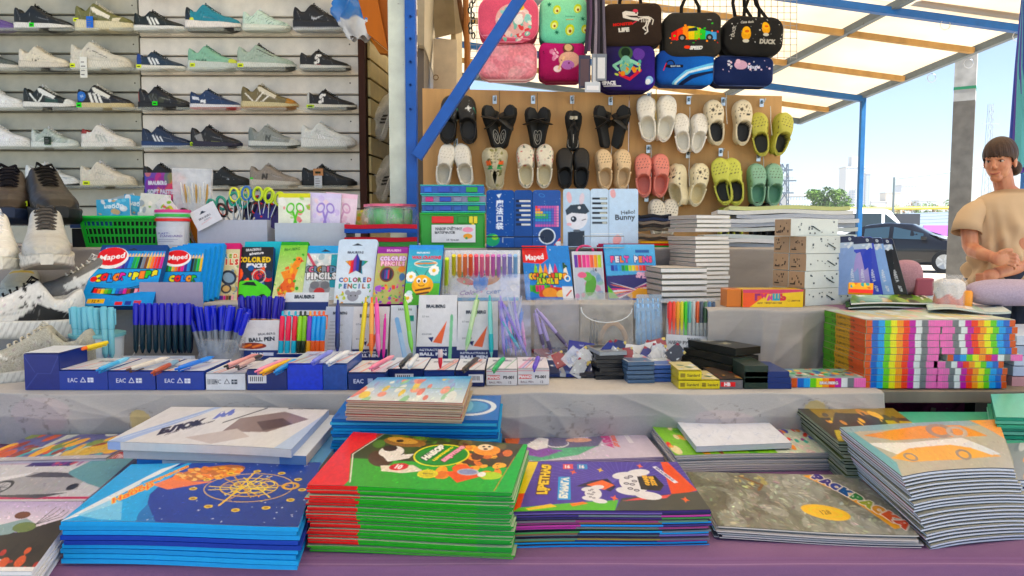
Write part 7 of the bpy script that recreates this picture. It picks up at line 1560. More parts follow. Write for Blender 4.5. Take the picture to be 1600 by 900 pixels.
c.poly([(100,66),(130,52),(160,46),(172,66),(160,78),(140,68)],'#2c2440');c.poly([(120,62),(150,50),(170,62),(150,74)],'#e8784c')
for(x,y,s)in((206,56,1),(130,82,.55)):
 for dx,dy in((-14,-18),(-14,20),(16,-26),(16,30)):c.ell(x+dx*s,y+dy*s,22*s,9*s,'#e6e4e6',-8 if dy<0 else 8)
 c.ell(x,y,26*s,24*s,'#e6e4e6')
 for dx,dy in((-10,-12),(-2,-16),(-10,14),(0,18),(-14,2),(2,-4),(-4,4)):c.ell(x+dx*s,y+dy*s,5*s,3*s,'#3c3848');c.ell(x+dx*s,y+dy*s,3*s,1.6*s,'#c8c4cc')
c.poly([(216,40),(250,38),(258,62),(246,76),(214,72)],'#2c2418');c.text('GAME',230,50,8,'#e8b83c',90,bold=.08,w=26);c.text('ZONE',241,52,8,'#e8b83c',90,bold=.08,w=24);c.poly([(254,14),(262,12),(286,56),(278,58)],'#e6e4ee');c.text('BRAUBERG',270,34,5,'#4c4480',-62,w=40)
for x,y in((98,30),(230,12),(150,24),(164,92),(280,96)):c.star(x,y,7,'#e8703c' if x%3 else '#e8c03c',4,.4,20)
mc=['#1c90d8','#2ca0e0','#8c8450','#5c8474','#6c7c88','#8c6c54','#4c8c54','#54646c','#9c3c8c','#b04c9c','#8c4478','#6c6c78','#2c2c5c','#3c3478','#7c6cb0','#3c2c6c']
def mcf(a_,b_,d_):return lambda u,v:a_ if u<.3 else b_ if u<.72 else d_
stack('coloured paper set in the middle front pile','purple coloured paper set with game controllers on its cover',[(800,800),(1110,796),(1058,722),(820,722)],858,16,[mcf(mc[i],mc[(i*5+3)%16]if 1<i<14 else mc[i],mc[(i*3+2)%16]if 1<i else mc[i])for i in range(16)],c,group='coloured paper sets in the middle front pile',warp=wv(.002,6),face='#4c4458',th=.8,jit=.004,seed=7)
# silver colouring books
c=Cv(290,125,.95,'#8c8c84');c.grad(0,0,290,125,'#5c5c4c','#a0a098',30);c.blobs(50,['#a8aca0','#6c6c5c','#c0c4bc','#54503c','#88887c'],10,34,al=.35);c.noise(.25,22);c.blobs(14,['#d8d49c','#c0b058'],2,7,(70,6,120,40),.5);c.line([(84,10),(112,30),(100,44)],'#7c5c3c',4)
c.rich(1400,None,.6,1.7,(1,5));c.poly([(190,4),(204,2),(250,50),(282,110),(262,114),(246,78),(226,44)],'#f0b03c')
for i,ch in enumerate('РАСКРАСКА'):t_=i/8;c.text(ch,212+70*t_,8+96*t_**1.05,14,['#3c2c8c','#3c2c8c','#3c4c9c','#2c5c9c','#3c8c4c','#a8b83c','#e8a83c','#e8703c','#e0603c'][i],-48-22*t_,bold=.1,out='#f4ece0',ow=.12)
c.ell(180,86,34,15,'#f0c41c',8);c.ell(180,86,24,9,'#e8d030',8,ring=.15);c.text('128',180,86,8,'#9c7c14',8)
stack('silver covered colouring book in the right front pile','silver grey colouring book with rainbow title and yellow oval',[(1122,824),(1436,836),(1348,742),(1072,738)],845,8,['#9c9ca0','#3c3850','#b0b0b4','#b8b8b8','#4c8ca8','#a8a8ac','#b8bab8','#8c8c84'],c,group='silver colouring books in the right front pile',warp=wv(.004,4,2),pages='#d4d0cc',face='#98988c',seed=8,jit=.005)
# green apple albums
c=Cv(290,68,1,'#84bc3c');c.blobs(70,['#d83c2c','#c8283c','#e8a83c','#5c9c2c','#e8dcb0','#8c3c24'],3,9);c.grad(180,0,290,68,'#e4e4e0','#d8d8d8',0,.75);c.blobs(40,['#d84c3c','#4c4cb0','#3cb0a0','#e8963c','#8c3c8c'],3,7,(200,6,288,66))
c.rich(900);stack('drawing album with white page edges under the apple cover','bright drawing album covered in apples and coloured shapes',[(1055,712),(1312,706),(1262,660),(1015,662)],742,9,['#c0bcb8','#a8a8a4','#b8b4b0'],c,group='drawing albums under the apple cover',warp=wv(.002),pages='#cbc7c2',seed=9,jit=.004)
c=Cv(150,50,1,'#dfe4f0')
for i in range(60):x,y=c.rs.uniform(0,150),c.rs.uniform(0,50);c.line([(x,y),(x+c.rs.uniform(-12,12),y+c.rs.uniform(-8,8))],'#b8c4dc',.5)
slab('notepad','white notepad with faint blue doodles on top of the apple album','notepad',[PZ(u,v,.748)for u,v in((1088,698),(1237,692),(1190,650),(1052,652))],.010,c,'#c4c8d0')
# unicorn album
c=Cv(245,56,1,'#cdc4d6');c.poly([(0,56),(0,20),(60,8),(130,20),(180,10),(150,34),(60,44),(20,56)],'#3c3c6c',.8);c.poly([(10,50),(70,36),(150,34),(170,26),(110,48),(40,56)],'#6cb08c');c.poly([(0,40),(40,30),(90,40),(50,50)],'#8c5cac');c.poly([(30,30),(60,14),(74,18),(66,34),(46,38)],'#f0eef0');c.ell(108,8,26,6,'#5ca0c8');c.ell(124,22,22,4,'#e8b49c');c.poly([(0,16),(30,10),(20,26),(0,30)],'#d8703c');c.arc(84,26,20,8,0,180,'#f0f0f4',1.6);c.rich(500,(0,0,160,56));c.text('АЛЬБОМ',172,20,12,'#c84c8c',76,w=34,bold=.08);c.text('для рисования',186,20,8,'#e0705c',76,w=34,bold=.06);c.rect(206,2,214,30,'#e8e4ec')
stack('lilac drawing album under the unicorn one','lilac drawing album with a white unicorn and rainbow mane',[(800,722),(1037,714),(1000,669),(785,674)],735,5,'#8c80a0',c,group='lilac drawing albums',pages='#c8bcd0',seed=10,face='#cdc4d6')
# blue pile and small pile on it
c=Cv(270,36,1,'#2c6cb8');c.ell(220,18,44,12,'#dfe8f4',ring=.2);c.ell(220,18,30,8,'#5c9cd0');c.blobs(12,['#8cc8e8','#1c4c9c'],3,9)
z5=stack('blue booklet in the pile behind the red and green one','blue booklet with white circles, top of the rear blue pile',[(518,655),(778,657),(783,618),(545,620)],753,20,['#2c8cc8','#3c9cd0','#2470b0','#54a8d0','#1c64a8'],c,Yf=1.28,group='blue booklets in the rear pile',jit=.003,seed=12,face='#3c8cc8')
c=Cv(190,42,1.1,'#a4c4cc');c.grad(0,0,190,42,'#3c9cd0','#dfe4e0');c.blobs(30,['#e8a08c','#e8cc6c','#d87c6c','#9cc8a0','#8c9cc8','#e4e8e4'],4,11);c.rect(0,0,190,5,'#3c9cd8');c.line([(30,20),(180,22)],'#8cb89c',.8)
c.rich(400,None,.7,1.35);stack('thin booklet with pinkish page edge in the small pile','booklet with little fish pictures, top of the small raised pile',[(541,625),(722,630),(737,588),(590,590)],658,9,['#c8a090','#b8ac94','#b05c54','#c0b49c','#c88c84','#a89c84','#c09c8c','#b8a890','#a82c30'],c,zb=z5+.001,group='thin booklets in the small raised pile',pages='#b8a898',jit=.003,seed=13,face='#a8c8d0')
# A4 pads
c=Cv(320,66,1,'#dcdcdc');c.poly([(0,66),(20,50),(90,0),(104,0),(40,56),(30,66)],'#a8bce0');c.line([(16,60),(98,4)],'#e4ecf4',1.2);c.poly([(290,66),(320,10),(320,66)],'#b8c8e0');c.poly([(170,22),(240,8),(300,20),(250,44),(170,46)],'#8c7c78');c.poly([(210,28),(250,20),(280,30),(240,42)],'#5c4c48');c.poly([(120,56),(190,40),(230,52),(180,64)],'#c4bcb8');c.line([(196,2),(150,30)],'#3c3c40',3);c.line([(240,2),(320,0)],'#4c4c50',2)
c.text('БЛОК',86,38,12,'#2c2c34',22,bold=.09,w=56,shear=-.4);c.text('А4',128,14,12,'#5c6cc0',20,bold=.09,w=30,shear=-.4);c.text('для черчения',104,40,5,'#4c4c54',26,w=56)
z2=.787;q=[PZ(u,v,z2)for u,v in((168,690),(455,700),(514,638),(268,636))]
slab('paper_pad','white drawing paper pad with blue meander border on the left pile','paper pad',q,.0135,c,lambda u,v:'#a4b8dc' if(u<.08 and v==0)or(u>.97)else '#d9d9d6',warp=lambda u,v:-.004*max(0,u-.6)**2*4,nu=14,nv=2,face='#dcdcdc')
slab('paper_pad','second white drawing pad with meander border below the first','paper pad',[V((p.x+.022,p.y+.006,z2-.015))for p in q],.015,None,lambda u,v:'#6c8cb4' if.84<u<1 else '#c9c9c8',nu=14,nv=2,face='#c8d0dc',single=True)
slab('paper_pad','blue backed sheet pad at the foot of the white drawing pads','paper pad',[V((p.x+.045,p.y+.004,z2-.031))for p in q],.012,None,lambda u,v:'#2c6cb0' if u<.12 else '#a8bcc8',nu=14,nv=2,face='#5c8cb8',single=True)
stack('white paper pad in the base of the left pile','lowest visible white paper pad of the left pile',[(235,735),(480,735),(500,668),(280,668)],0,5,'#b8c0c8',None,zb=L1,zt=z2-.045,Yf=1.2,group='paper pads in the base of the left pile',name='paper_pad',cat='paper pad')
# magazines at the far left
c=Cv(200,118,1,'#8c7cb0');c.grad(0,0,200,50,'#b8a8cc','#e4dce4');c.poly([(0,60),(60,46),(130,60),(200,30),(200,118),(0,118)],'#2c241c');c.blobs(30,['#3c2c20','#c8402c','#e86c3c','#1c1410'],4,12,(0,76,200,118),.7);c.poly([(84,50),(130,34),(150,44),(120,62),(96,66)],'#8ca4a8');c.ell(120,28,12,7,'#6c3c24');c.ell(136,50,18,9,'#6c7c4c')
for a_ in(0,1,2,3):c.line([(150,46),(160+a_*8,22+a_*3),(164+a_*8,12+a_*3)],'#2c2c34',1.2)
c.rich(900);c.text('ZEN',122,106,9,'#e4e8ec',0,bold=.04,shear=.2);c.rect(0,112,200,118,'#e8e8e8')
stack('white edged magazine in the corner pile','dark magazine with rider and antlers at the bottom left corner',[(-140,893),(50,893),(130,784),(-70,784)],0,6,'#dfe2e6',c,zb=L1,zt=.732,Yf=.87,group='magazines in the corner pile',pages='#e8e8ea',seed=15,face='#e0e0e4',jit=.002)
c=Cv(230,78,1,'#c8c8cc');c.rect(0,0,230,20,'#b8a8b8');c.poly([(150,34),(178,0),(230,0),(230,60),(160,44)],'#6c9ca4');c.poly([(0,0),(70,0),(60,14),(0,20)],'#8c2c3c');c.poly([(70,24),(90,2),(160,2),(140,24)],'#3c2c6c');c.blobs(20,['#8c3c8c','#c85c5c','#3c4c9c'],2,7,(74,2,156,22),.7);c.poly([(160,14),(180,0),(230,0),(224,12)],'#a82c34');c.text('40 МАЛЫШ',192,8,7,'#e8d8dc',0,w=54)
c.poly([(30,60),(40,44),(96,34),(140,34),(190,50),(196,62),(150,68),(40,70)],'#a4a4a8');c.poly([(90,42),(110,34),(150,36),(170,44)],'#4c4c54');c.poly([(40,44),(96,34),(90,40),(50,50)],'#dcdce0');c.ell(70,58,17,11,'#2c2c30',-10);c.ell(70,58,13,8,'#b8b8bc',-10)
for k in range(8):c.line([(70,58),(70+12*math.cos(k*.785),58+7*math.sin(k*.785))],'#4c4c54',1)
c.ell(184,58,8,5,'#2c2c30');c.rect(0,72,230,75,'#b82c5c');c.poly([(40,70),(150,68),(190,66),(150,74)],'#4c4c50')
c.rich(700,None,.7,1.35);stack('magazine under the silver sports car cover','magazine with a silver sports car and purple strips on its cover',[(-95,784),(132,783),(222,706),(-10,712)],0,3,'#c8c0c8',c,zb=L1,zt=.722,Yf=1,group='magazines at the left edge',seed=16,pages='#dcdce0',face='#c8c8cc')
c=Cv(190,44,1,'#5c5c8c');c.blobs(60,['#c8602c','#e8b03c','#7c8c4c','#8c3c2c','#c8ccc4','#4c9ca4'],4,12);c.poly([(110,30),(190,10),(190,30),(120,44)],'#d8b83c',.8);c.rect(0,38,190,44,'#b8b4b8')
c.rich(500);stack('worn magazine at the back of the left edge','colourful magazine with crowded orange and green cover at the back left',[(-50,722),(165,716),(232,678),(50,680)],0,3,'#a8a0a4',c,zb=L1,zt=.727,Yf=1,group='worn magazines at the back left',seed=17,pages='#c8c4c8')
U,Vv=np.meshgrid(np.linspace(0,6.283,30),np.linspace(0,1,16));r_=.045*(1-Vv**4*.6)*(1+.2*np.sin(U*4+Vv*7));p=PZ(0,724,.705);o=gridmesh('plastic_bag',np.stack([r_*np.cos(U),r_*np.sin(U)*.7,Vv*.075],-1),np.ones((16,30,3))*np.array(col('#c4cce4')),'glasspaint',None);o.location=(p.x-.012,p.y+.2,.701);props(o,'pale bluish plastic bag at the left edge behind the magazines','plastic bag')
# right side piles
c=Cv(180,62,1,'#2c2824');c.rect(20,0,180,20,'#8c7430');c.poly([(0,62),(40,20),(180,26),(180,62)],'#b8a83c');c.poly([(60,62),(90,40),(180,44),(180,62)],'#7ca83c');c.poly([(10,44),(60,10),(140,14),(130,34)],'#3c3428');c.blobs(16,['#e8b83c','#c88c2c','#4c443c'],3,8,(20,6,170,30))
c.rich(500);stack('dark green edged booklet below the black and yellow cover','black and yellow motor booklet at the back of the right pile',[(1310,690),(1470,694),(1395,638),(1246,638)],0,14,['#3c4434','#8c9884','#2c2c28','#54603c','#a8a894'],c,zb=L1,zt=.778,Yf=1.25,group='booklets under the black and yellow cover',seed=18,drift=(.0012,-.001),pages='#8c9484')
stack('mint green exercise book in the middle right pile','plain mint green exercise book, top of the middle right pile',[(1470,716),(1640,716),(1548,644),(1398,644)],0,8,['#5cac90','#8cc4ac','#4c9c84'],Cv(170,70,.5,'#5cb494').grad(0,0,170,70,'#54ac8c','#6cbc9c'),zb=L1,zt=.775,Yf=1.22,group='mint green exercise books in the middle right pile',seed=19,face='#5cb494',drift=(.003,0))
stack('teal green exercise book in the pile at the right edge','teal exercise book, top of the pile at the right edge',[(1556,652),(1760,656),(1740,612),(1548,616)],0,18,['#4c9c80','#6cb098','#3c8c74','#7cbca4','#448c74'],Cv(200,40,.5,'#7cc4ac'),zb=L1,zt=.815,Yf=1.28,group='teal exercise books at the right edge',seed=20,jit=.006,face='#6cb89c')
c=Cv(260,88,1,'#b0ac9c');c.rect(0,0,260,12,'#8ca8b0');c.poly([(20,20),(120,8),(190,10),(230,34),(60,34)],'#e0964c');c.ell(150,20,22,15,'#9c8c7c',ring=.4);c.ell(178,24,18,12,'#b8aca0',ring=.4);c.poly([(10,34),(80,40),(180,36),(210,52),(150,62),(40,60)],'#e4e4e0');c.poly([(20,62),(70,50),(150,48),(200,58),(240,70),(140,74),(50,72)],'#e8ac3c');c.ell(162,66,15,9,'#8c8478',ring=.35);c.ell(56,64,12,7,'#8c8478',ring=.35);c.poly([(170,50),(190,42),(240,66),(220,68)],'#d8dce0');c.poly([(0,12),(12,12),(20,70),(0,88)],'#6ca4ac');c.poly([(210,0),(260,0),(260,40)],'#e8a060')
c.rich(900,None,.7,1.35);sd=lambda a_:(lambda u,v:a_ if 0<v<1 and u==0 else '#c9ced8')
stack('colouring book with pale page edge in the big right pile','colouring book with orange racing cars on the big right pile',[(1410,742),(1585,728),(1560,655),(1312,668)],0,20,[(lambda a_:(lambda u,v:a_ if u<.02 and 0<v else '#4c5468'))(a_)for a_ in('#6c6448','#8c7c5c','#3c3c34','#a82c24','#5c7c4c','#2c2c2c','#8c8c64')],c,zb=L1,zt=.80,Yf=1.07,th=.7,group='colouring books in the big right pile',seed=21,pages='#ccd4e0',drift=(.0018,-.0008),jit=.0022,warp=wv(.004,4,0,.03),face='#a8a89c')
stack('white edged colouring book at the bottom right corner','top colouring book of the corner pile by the racing car pile',[(1500,756),(1720,748),(1700,690),(1560,694)],0,12,'#5c6478',Cv(200,60,.8,'#8c949c').blobs(20,['#e8a060','#c8ccd0','#7c8490'],6,14),zb=L1,zt=.775,Yf=1.04,group='white edged colouring books at the corner',seed=22,pages='#ccd4e0',warp=wv(.004,4))
# ---- books and boxes on the right rear step
def tower(desc,u,v,z,w_,d_,n,th,rot,cs,pages,name='notebook',jit=2,group=None,Yfix=None):
 for i in range(n):
  p=PZ(u,v,z)if not Yfix else V((ray(u,v).x*Yfix/ray(u,v).y,Yfix,z));r=rot+rs.uniform(-jit,jit);ct,st_=math.cos(rad(r)),math.sin(rad(r));ox,oy=rs.uniform(-.0025,.0025),rs.uniform(-.002,.002)
  q=[V((p.x+ox+x*ct-y*st_,p.y+oy+x*st_+y*ct,z+th*(i+1)))for x,y in((-w_/2,0),(w_/2,0),(w_/2,d_),(-w_/2,d_))]
  slab(name,'%s, %s'%(desc,'at the very top' if i==n-1 else ORD[i]+' from the bottom'),'notebook',q,th*.86,None,cs[i%len(cs)],bands=[(0,.16,cs[i%len(cs)]),(.16,.84,lambda a_,b_:pages if b_<.01 or a_>.99 else '#b0a59c'),(.84,1,cs[i%len(cs)])],group=group,single=True,face='#cfc8c0')
tower('white edged notebook in the tall tower',1112,470,L3,.098,.14,19,.0112,16,['#b8b4ac','#8c948c','#c4c0b8'],'#e6e6e4',group='white edged notebooks in the tall tower',Yfix=1.90)
tower('thick white edged notebook in the short tower',1068,472,L3,.118,.14,6,.0150,8,['#a8a49c','#6c746c'],'#e6e6e4',group='thick notebooks in the short tower',Yfix=1.84)
for i in range(9):
 z=L4+.0120*(i+1);x0,x1=[(1092,1338),(1120,1340),(1100,1336),(1135,1342),(1110,1338),(1128,1340),(1150,1336),(1120,1334),(1140,1330)][i]
 q=[PY(x0,380,2.11),PY(x1,380,2.11),PY(x1-30,360,2.35),PY(x0-10,360,2.35)];q=[V((p.x,p.y+rs.uniform(-.012,.012),z))for p in q]
 slab('paper_bundle','wide bundle of white paper at the back right, '+ORD[i]+(' of the pile' if i<8 else ', top of the pile'),'paper',q,.011,None,['#b8bec4','#d8dadc','#c8d0d0','#ccd0cc','#b0b4bc','#d4d6d8','#b4b8c0','#dcdcd8','#c8cc98'][i],group='wide paper bundles',single=True,nu=14,nv=2,warp=lambda u,v:.0025*math.sin(u*9),face='#d8dad8')
for i in range(7):
 z=L4+.020+.0095*(i+1);q=[V((p.x+rs.uniform(-.004,.004),p.y,z))for p in(PY(996,366,2.12),PY(1050+i%3*2,366,2.12),PY(1048,350,2.3),PY(990,350,2.3))]
 slab('folder','dark film wrapped folder beside the rabbit box, %s of the pile'%(ORD[i]if i<6 else 'top'),'folder',q,.008,None,['#3c3a38','#8c8478','#5c5850','#2c2a2a','#7c746c','#26304c','#1c1c24'][i],group='dark folders beside the rabbit box',single=True,nu=10,nv=2,warp=lambda u,v:.002*math.sin(u*11))
for i,cc in enumerate(['#3c9c4c','#d83c34','#e8b03c']):
 q=[V((p.x,p.y,L4+.006*(i+1)))for p in(PY(1000,390,2.07),PY(1078,390,2.07),PY(1072,366,2.3),PY(1000,366,2.3))]
 slab('booklet',['green','red','yellow'][i]+' thin booklet lying between rabbit box and notebook tower','booklet',q,.005,None,cc,single=True)
# speckled boxes
sbox=None;cor=PZ(1257,482,L3);cor.y=1.76;cor.x=ray(1257,482).x*1.76/ray(1257,482).y;YW=rad(24)
for lev in range(5):
 for j in range(2 if lev<4 else 1):
  l_=.155;wd=.052;hh=.041;r_=random.Random(lev*3+j)
  t=thing('speckled_box','%s speckled white box with brown end, %s'%(['front','rear'][j]if lev<4 else 'single',['at the bottom level','on the second level','on the third level','on the fourth level','alone on top'][lev]),'box',(cor.x-j*.0535*math.sin(YW)+r_.uniform(-.002,.002)-(.03 if lev==4 else 0),cor.y+j*.0535*math.cos(YW)+(.02 if lev==4 else 0),L3+.002+lev*.0418),'speckled white boxes',(0,0,YW+r_.uniform(-.03,.03)))
  MB().box(0,0,0,l_,wd,hh,['#d3d9d6']*6).build('carton','paper',t,bevel=.0008)
  b=MB();b.box(-.0008,.0005,.0005,-.0002,wd-.0005,hh-.0005,'#a89078')
  for k in range(9):y,z=r_.uniform(.008,wd-.008),r_.uniform(.01,hh-.008);s=r_.uniform(.0012,.003);b.box(-.0014,y-s*.6,z-s,-.0009,y+s*.6,z+s,'#4c4038')
  b.box(-.0014,.030,.008,-.0009,.046,.011,'#3c342c');b.build('brown_end','paper',t)
  b=MB()
  for k in range(14):x,z=r_.uniform(.01,l_-.01),r_.uniform(.006,hh-.006);s=r_.uniform(.001,.0022);b.box(x-s,-.0012,z-s,x+s,-.0004,z+s,'#5c6468')
  b.beam((l_*.44,-.001,.024),(l_*.60,-.001,.012),.001,.0055,'#4c5458',up=(0,1,0));o=b.build('speckles','paper',t);o['kind']='stuff'
c=Cv(90,30,1.5,'#ecc81c');c.poly([(0,0),(90,0),(90,4),(40,8),(0,6)],'#c84c6c');c.poly([(0,6),(40,6),(10,30),(0,30)],'#e8642c');mtext(c,'ГУАШЬ',22,13,9,['#8c2c6c','#c83c6c','#c84c8c','#3c9cb0','#c83c4c'],out=None,step=9.5,bold=.09);c.text('для творчества',40,23,3.4,'#7c5c1c');c.text('12 цветов',76,19,3,'#7c5c1c')
fb_q=quad_front(1160,455,1253,481,L3+.002)
YG=1.735;a,e=PY(1160,481,YG),PY(1254,481,YG);t=thing('paint_box','yellow gouache paint box with colourful Russian lettering','paint box',((a.x+e.x)/2,YG,L3+.002));hx=(e.x-a.x)/2
MB().box(-hx,0,0,hx,.06,.042,'#e0b818').build('carton','gloss',t,bevel=.001);o=t.location;slab('x','x','x',[o+V((-hx,-.001,0)),o+V((hx,-.001,0)),o+V((hx,-.001,.042)),o+V((-hx,-.001,.042))],.0008,c,'#ecc81c');adopt(t,'front_print')
MB().box(-hx-.036,.004,0,-hx-.0015,.058,.042,'#c87818').build('flap_end','gloss',t,bevel=.001)
# leaning binders
for i,(tx,bx,cc,lb)in enumerate([(1316,1345,'#8ca4d0','pale blue album cover leaning at the left of the row'),(1330,1362,'#a89cd0','lilac covered album leaning second in the row'),(1343,1380,'#3c4cb8','royal blue album leaning in the middle of the row'),(1358,1397,'#8cacdc','light blue album leaning fourth in the row'),(1374,1418,'#22262c','black album leaning at the right end of the row')]):
 Yb=1.78-.012*i;c=Cv(34,90,1.1,cc);c.rect(0,0,34,10,'#1f2a4c');c.ell(24,5,2.2,2.2,'#dfe6ee',ring=.5);c.rect(0,10,30,18,'#b8c8dc');c.blobs(5,['#dfe6ee'],1.5,3,(2,9,28,18));c.text('КНИГА',24,60,4,'#e4e8f0',-86);c.text('МОЯ',24,36,2.6,'#e4e8f0',-86);c.text('ДЛЯ',26,80,3,'#e4e8f0',-86)
 q=[PY(bx-40,461,Yb+.03),PY(bx,460,Yb),PY(tx+20,368+i,Yb+.004),PY(tx-10,370+i,Yb+.03)]
 slab('album',lb,'album',q,.008,c,cc,rnd=.008,group='albums leaning in a row')
stack('thin green and black magazine on the rainbow boxes','glossy green magazine, top of the pile on the rainbow boxes',[(1330,474),(1462,472),(1440,458),(1326,458)],0,5,['#22241c','#e0e0d8','#3c5c2c','#2c2c24','#e4e4dc'],Cv(130,30,1,'#6c9c3c').blobs(24,['#3c5c24','#a8c870','#d8b83c','#2c3c1c','#dfe4d4'],3,10),zb=ztop+.001,zt=ztop+.018,Yf=1.6,group='magazines on the rainbow boxes',seed=25,jit=.008,name='magazine',cat='magazine',warp=wv(.004))
for i,(px,cc,lb)in enumerate([([(1450,482),(1580,486),(1540,462),(1440,460)],'#d4dcd4','wrinkled clear film sheet over pale magazines on the rainbow boxes'),([(1440,478),(1560,478),(1525,456),(1438,455)],'#ccd8e0','pale blue white magazine under film at the right')]):
 slab('magazine',lb,'magazine',[PZ(u,v,ztop+.012-.004*i)for u,v in px],.004,Cv(130,30,1,cc).blobs(22,['#e8ecea','#b8d0c0','#d8c8c0','#e4c8c8','#c8dce4'],4,12),cc,warp=wv(.008,6),nu=14,nv=2)
packet('small orange and red flower seed like packet before the albums',1345,458,38,16,2,1.70,Cv(38,16,1.4,'#e8a838').rect(0,10,38,16,'#d8383c').blobs(8,['#3c9c9c','#e8c83c','#c86c2c'],2,4,(2,0,36,9)),'#d8a038')
tj=thing('jar','clear jar of pink and white crumpled paper at the right','jar',PY(1483,466,1.72));tj.location.z=ztop+.004
U,Vv=np.meshgrid(np.linspace(0,6.283,40),np.linspace(0,1,20));pr=.034*(1-np.clip((Vv-.82)/.18,0,1)**2*.55)
k_=np.where((Vv<.42+.08*np.sin(U*5))[...,None],np.array(col('#d89488')),np.array(col('#dcd8d4')))
gridmesh('crumpled_filling',np.stack([pr*.93*(1+.07*np.sin(U*7+Vv*9))*np.cos(U),pr*.93*(1+.07*np.sin(U*9+Vv*5))*np.sin(U),Vv*.07],-1),k_,'cloth',tj)
MB().lathe([(.030,0),(.035,.004),(.036,.06),(.028,.075),(.026,.078)],'#e8eef0',24).build('glass',film(),tj,smooth=True)
def pillow(label,u0,v0,u1,v1,Y,cc,D=.05,name='cushion',cat='cushion',m='cloth'):
 a,e=PY(u0,v1,Y),PY(u1,v0,Y);U,Vv=np.meshgrid(np.linspace(0,math.pi,30),np.linspace(0,2*math.pi,40));hx,hz=(e.x-a.x)/2,(e.z-a.z)
 P=np.stack([hx*np.sign(np.cos(U))*np.abs(np.cos(U))**.8,D*np.sin(U)*np.sin(Vv)*.9,hz/2+hz/2*np.sin(U)**.7*np.cos(Vv)],-1);K_=np.zeros_like(P);K_[:]=col(cc)
 o=gridmesh(name,P,K_,m,None);o.location=((a.x+e.x)/2,Y,a.z);return props(o,label,cat)
pillow('pale mauve rounded cushion before the woman',1508,436,1640,478,1.72,'#b0a4b4');pillow('dusty pink round cushion behind the black album',1388,406,1442,462,1.95,'#b08c94',.03);a=PY(1442,462,1.93);props(MB().box(a.x-.024,1.92,a.z,a.x+.024,1.95,a.z+.046,'#a0626e').build('pad','linen',bevel=.004),'dull pink square pad right of the round cushion','pad')
o=MB().lathe([(.012,0),(.013,.003),(.013,.038),(.010,.042),(0,.042)],'#e8a01c',16).build('bottle','plastic',smooth=True);o.location=PY(1510,462,1.70);o.location.z=ztop+.005;props(o,'small yellow bottle between the jar and the mauve cushion','bottle')
table('side_table','side table at the right edge carrying paper piles',1.06,1.70,1.52,1.80,.80,'#8f8577','#15191c')
for i in range(5):slab('paper_sheet','pale blue paper pile at the right edge, %s sheet bundle'%ORD[i],'paper',[V((x,y,.82+.022*(i+1)-.015))for x,y in((PY(1586+i,500,1.55).x,1.55),(1.7,1.55),(1.7,1.75),(1.08,1.75))],.02,None,['#c89ca0','#b8c4dc','#c4cfe4','#a8b4cc','#c8d0e0'][i],group='pale paper at the right edge',single=True)
# ================= BACKGROUND
def bld(label,x0,y0,x1,Y,cc,win,nx,nz,name='apartment_tower',cat='building',D=None,yb=None,extra=0):  # pale wall and window colours have some distance haze painted in
 a,e=PY(x0,365,Y),PY(x1,365,Y);Hh=PY(x0,y0,Y).z;W_=e.x-a.x;D=D or W_*.8
 t=thing(name,label,cat,((a.x+e.x)/2,Y,0));b=MB();b.box(-W_/2,0,0,W_/2,D,Hh,cc);b.build('wall','concrete',t)
 fw,fz=W_/nx,(Hh-3)/nz;b=MB()
 for i in range(nx):
  for j in range(nz):x=-W_/2+fw*(i+.22);z=3+fz*(j+.3);b.box(x,-.12,z,x+fw*.5,-.02,z+fz*.5,win)
 o=b.build('windows','glasspaint',t);o['kind']='stuff'
 MB().box(-W_/2-.3,-.3,Hh,W_/2+.3,D,Hh+.5,'#b8b4ac').build('roof','concrete',t)
 if extra:MB().box(-W_*.2,.5,Hh+.5,W_*.25,D*.6,Hh+extra,cc).build('lift_house','concrete',t)
 return t
bld('tall white apartment tower behind the blue canopy post',1319,262,1350,330,'#d8d8d4','#8ca0b4',7,24,extra=5)
bld('narrow grey tower wing at the right of the tall tower',1350,272,1357,325,'#a8b0b8','#8894a4',2,22)
bld('low white building with small windows left of the tree',1228,306,1268,210,'#dcdcd8','#94a4b4',9,5,'office_building')
bld('pale tower in the distance right of the lamp post',1406,290,1430,420,'#c8ccd0','#98a8b8',5,14)
bld('cream stepped building left of the pale tower',1382,302,1406,380,'#dccfb8','#a8a8a0',5,8)
bld('distant low grey block near the concrete pole',1434,314,1462,400,'#c0c8cc','#98a8b4',6,3,'office_building')
bld('far slim grey tower at the edge of the clog board',1226,276,1238,420,'#b4bcc4','#94a4b0',3,16)
bld('distant low block between tower and lamp post',1360,316,1384,380,'#c4c8cc','#a4aeb6',5,3,'office_building')
def lattice(label,u,vt,Y,w_,cc,name='pylon',arms=()):
 p=PY(u,365,Y);h=PY(u,vt,Y).z;t=thing(name,label,name,(p.x,Y,0));b=MB();r=w_/14
 P_=lambda sx,z:V((sx*w_/2*(1-z/h*.55),0,z))
 for s in(-1,1):b.beam(P_(s,0),P_(s,h),r,r,cc);b.beam(P_(s,0)+V((0,w_*.6,0)),P_(s,h)+V((0,w_*.3,0)),r,r,cc)
 n=int(h/w_/.9)
 for i in range(n):b.beam(P_(-1,h*i/n),P_(1,h*(i+1)/n),r,r,cc);b.beam(P_(1,h*i/n),P_(-1,h*(i+1)/n),r,r,cc)
 for f,aw in arms:b.beam((-aw,0,h*f),(aw,0,h*f),r*1.5,r*1.5,cc)
 b.build('lattice','metal',t);MB().box(-w_,-.5,0,w_,w_,.3,'#9a968e').build('footing','concrete',t);return t
lattice('dark power line pylon beside the clog board edge',1224,256,130,2.2,'#5c6874',arms=((.62,1.6),(.78,2),(.92,1.3)))
lattice('thin white telecom mast behind the woman',1540,162,80,.9,'#c8ccd0','mast',((.86,.9),))
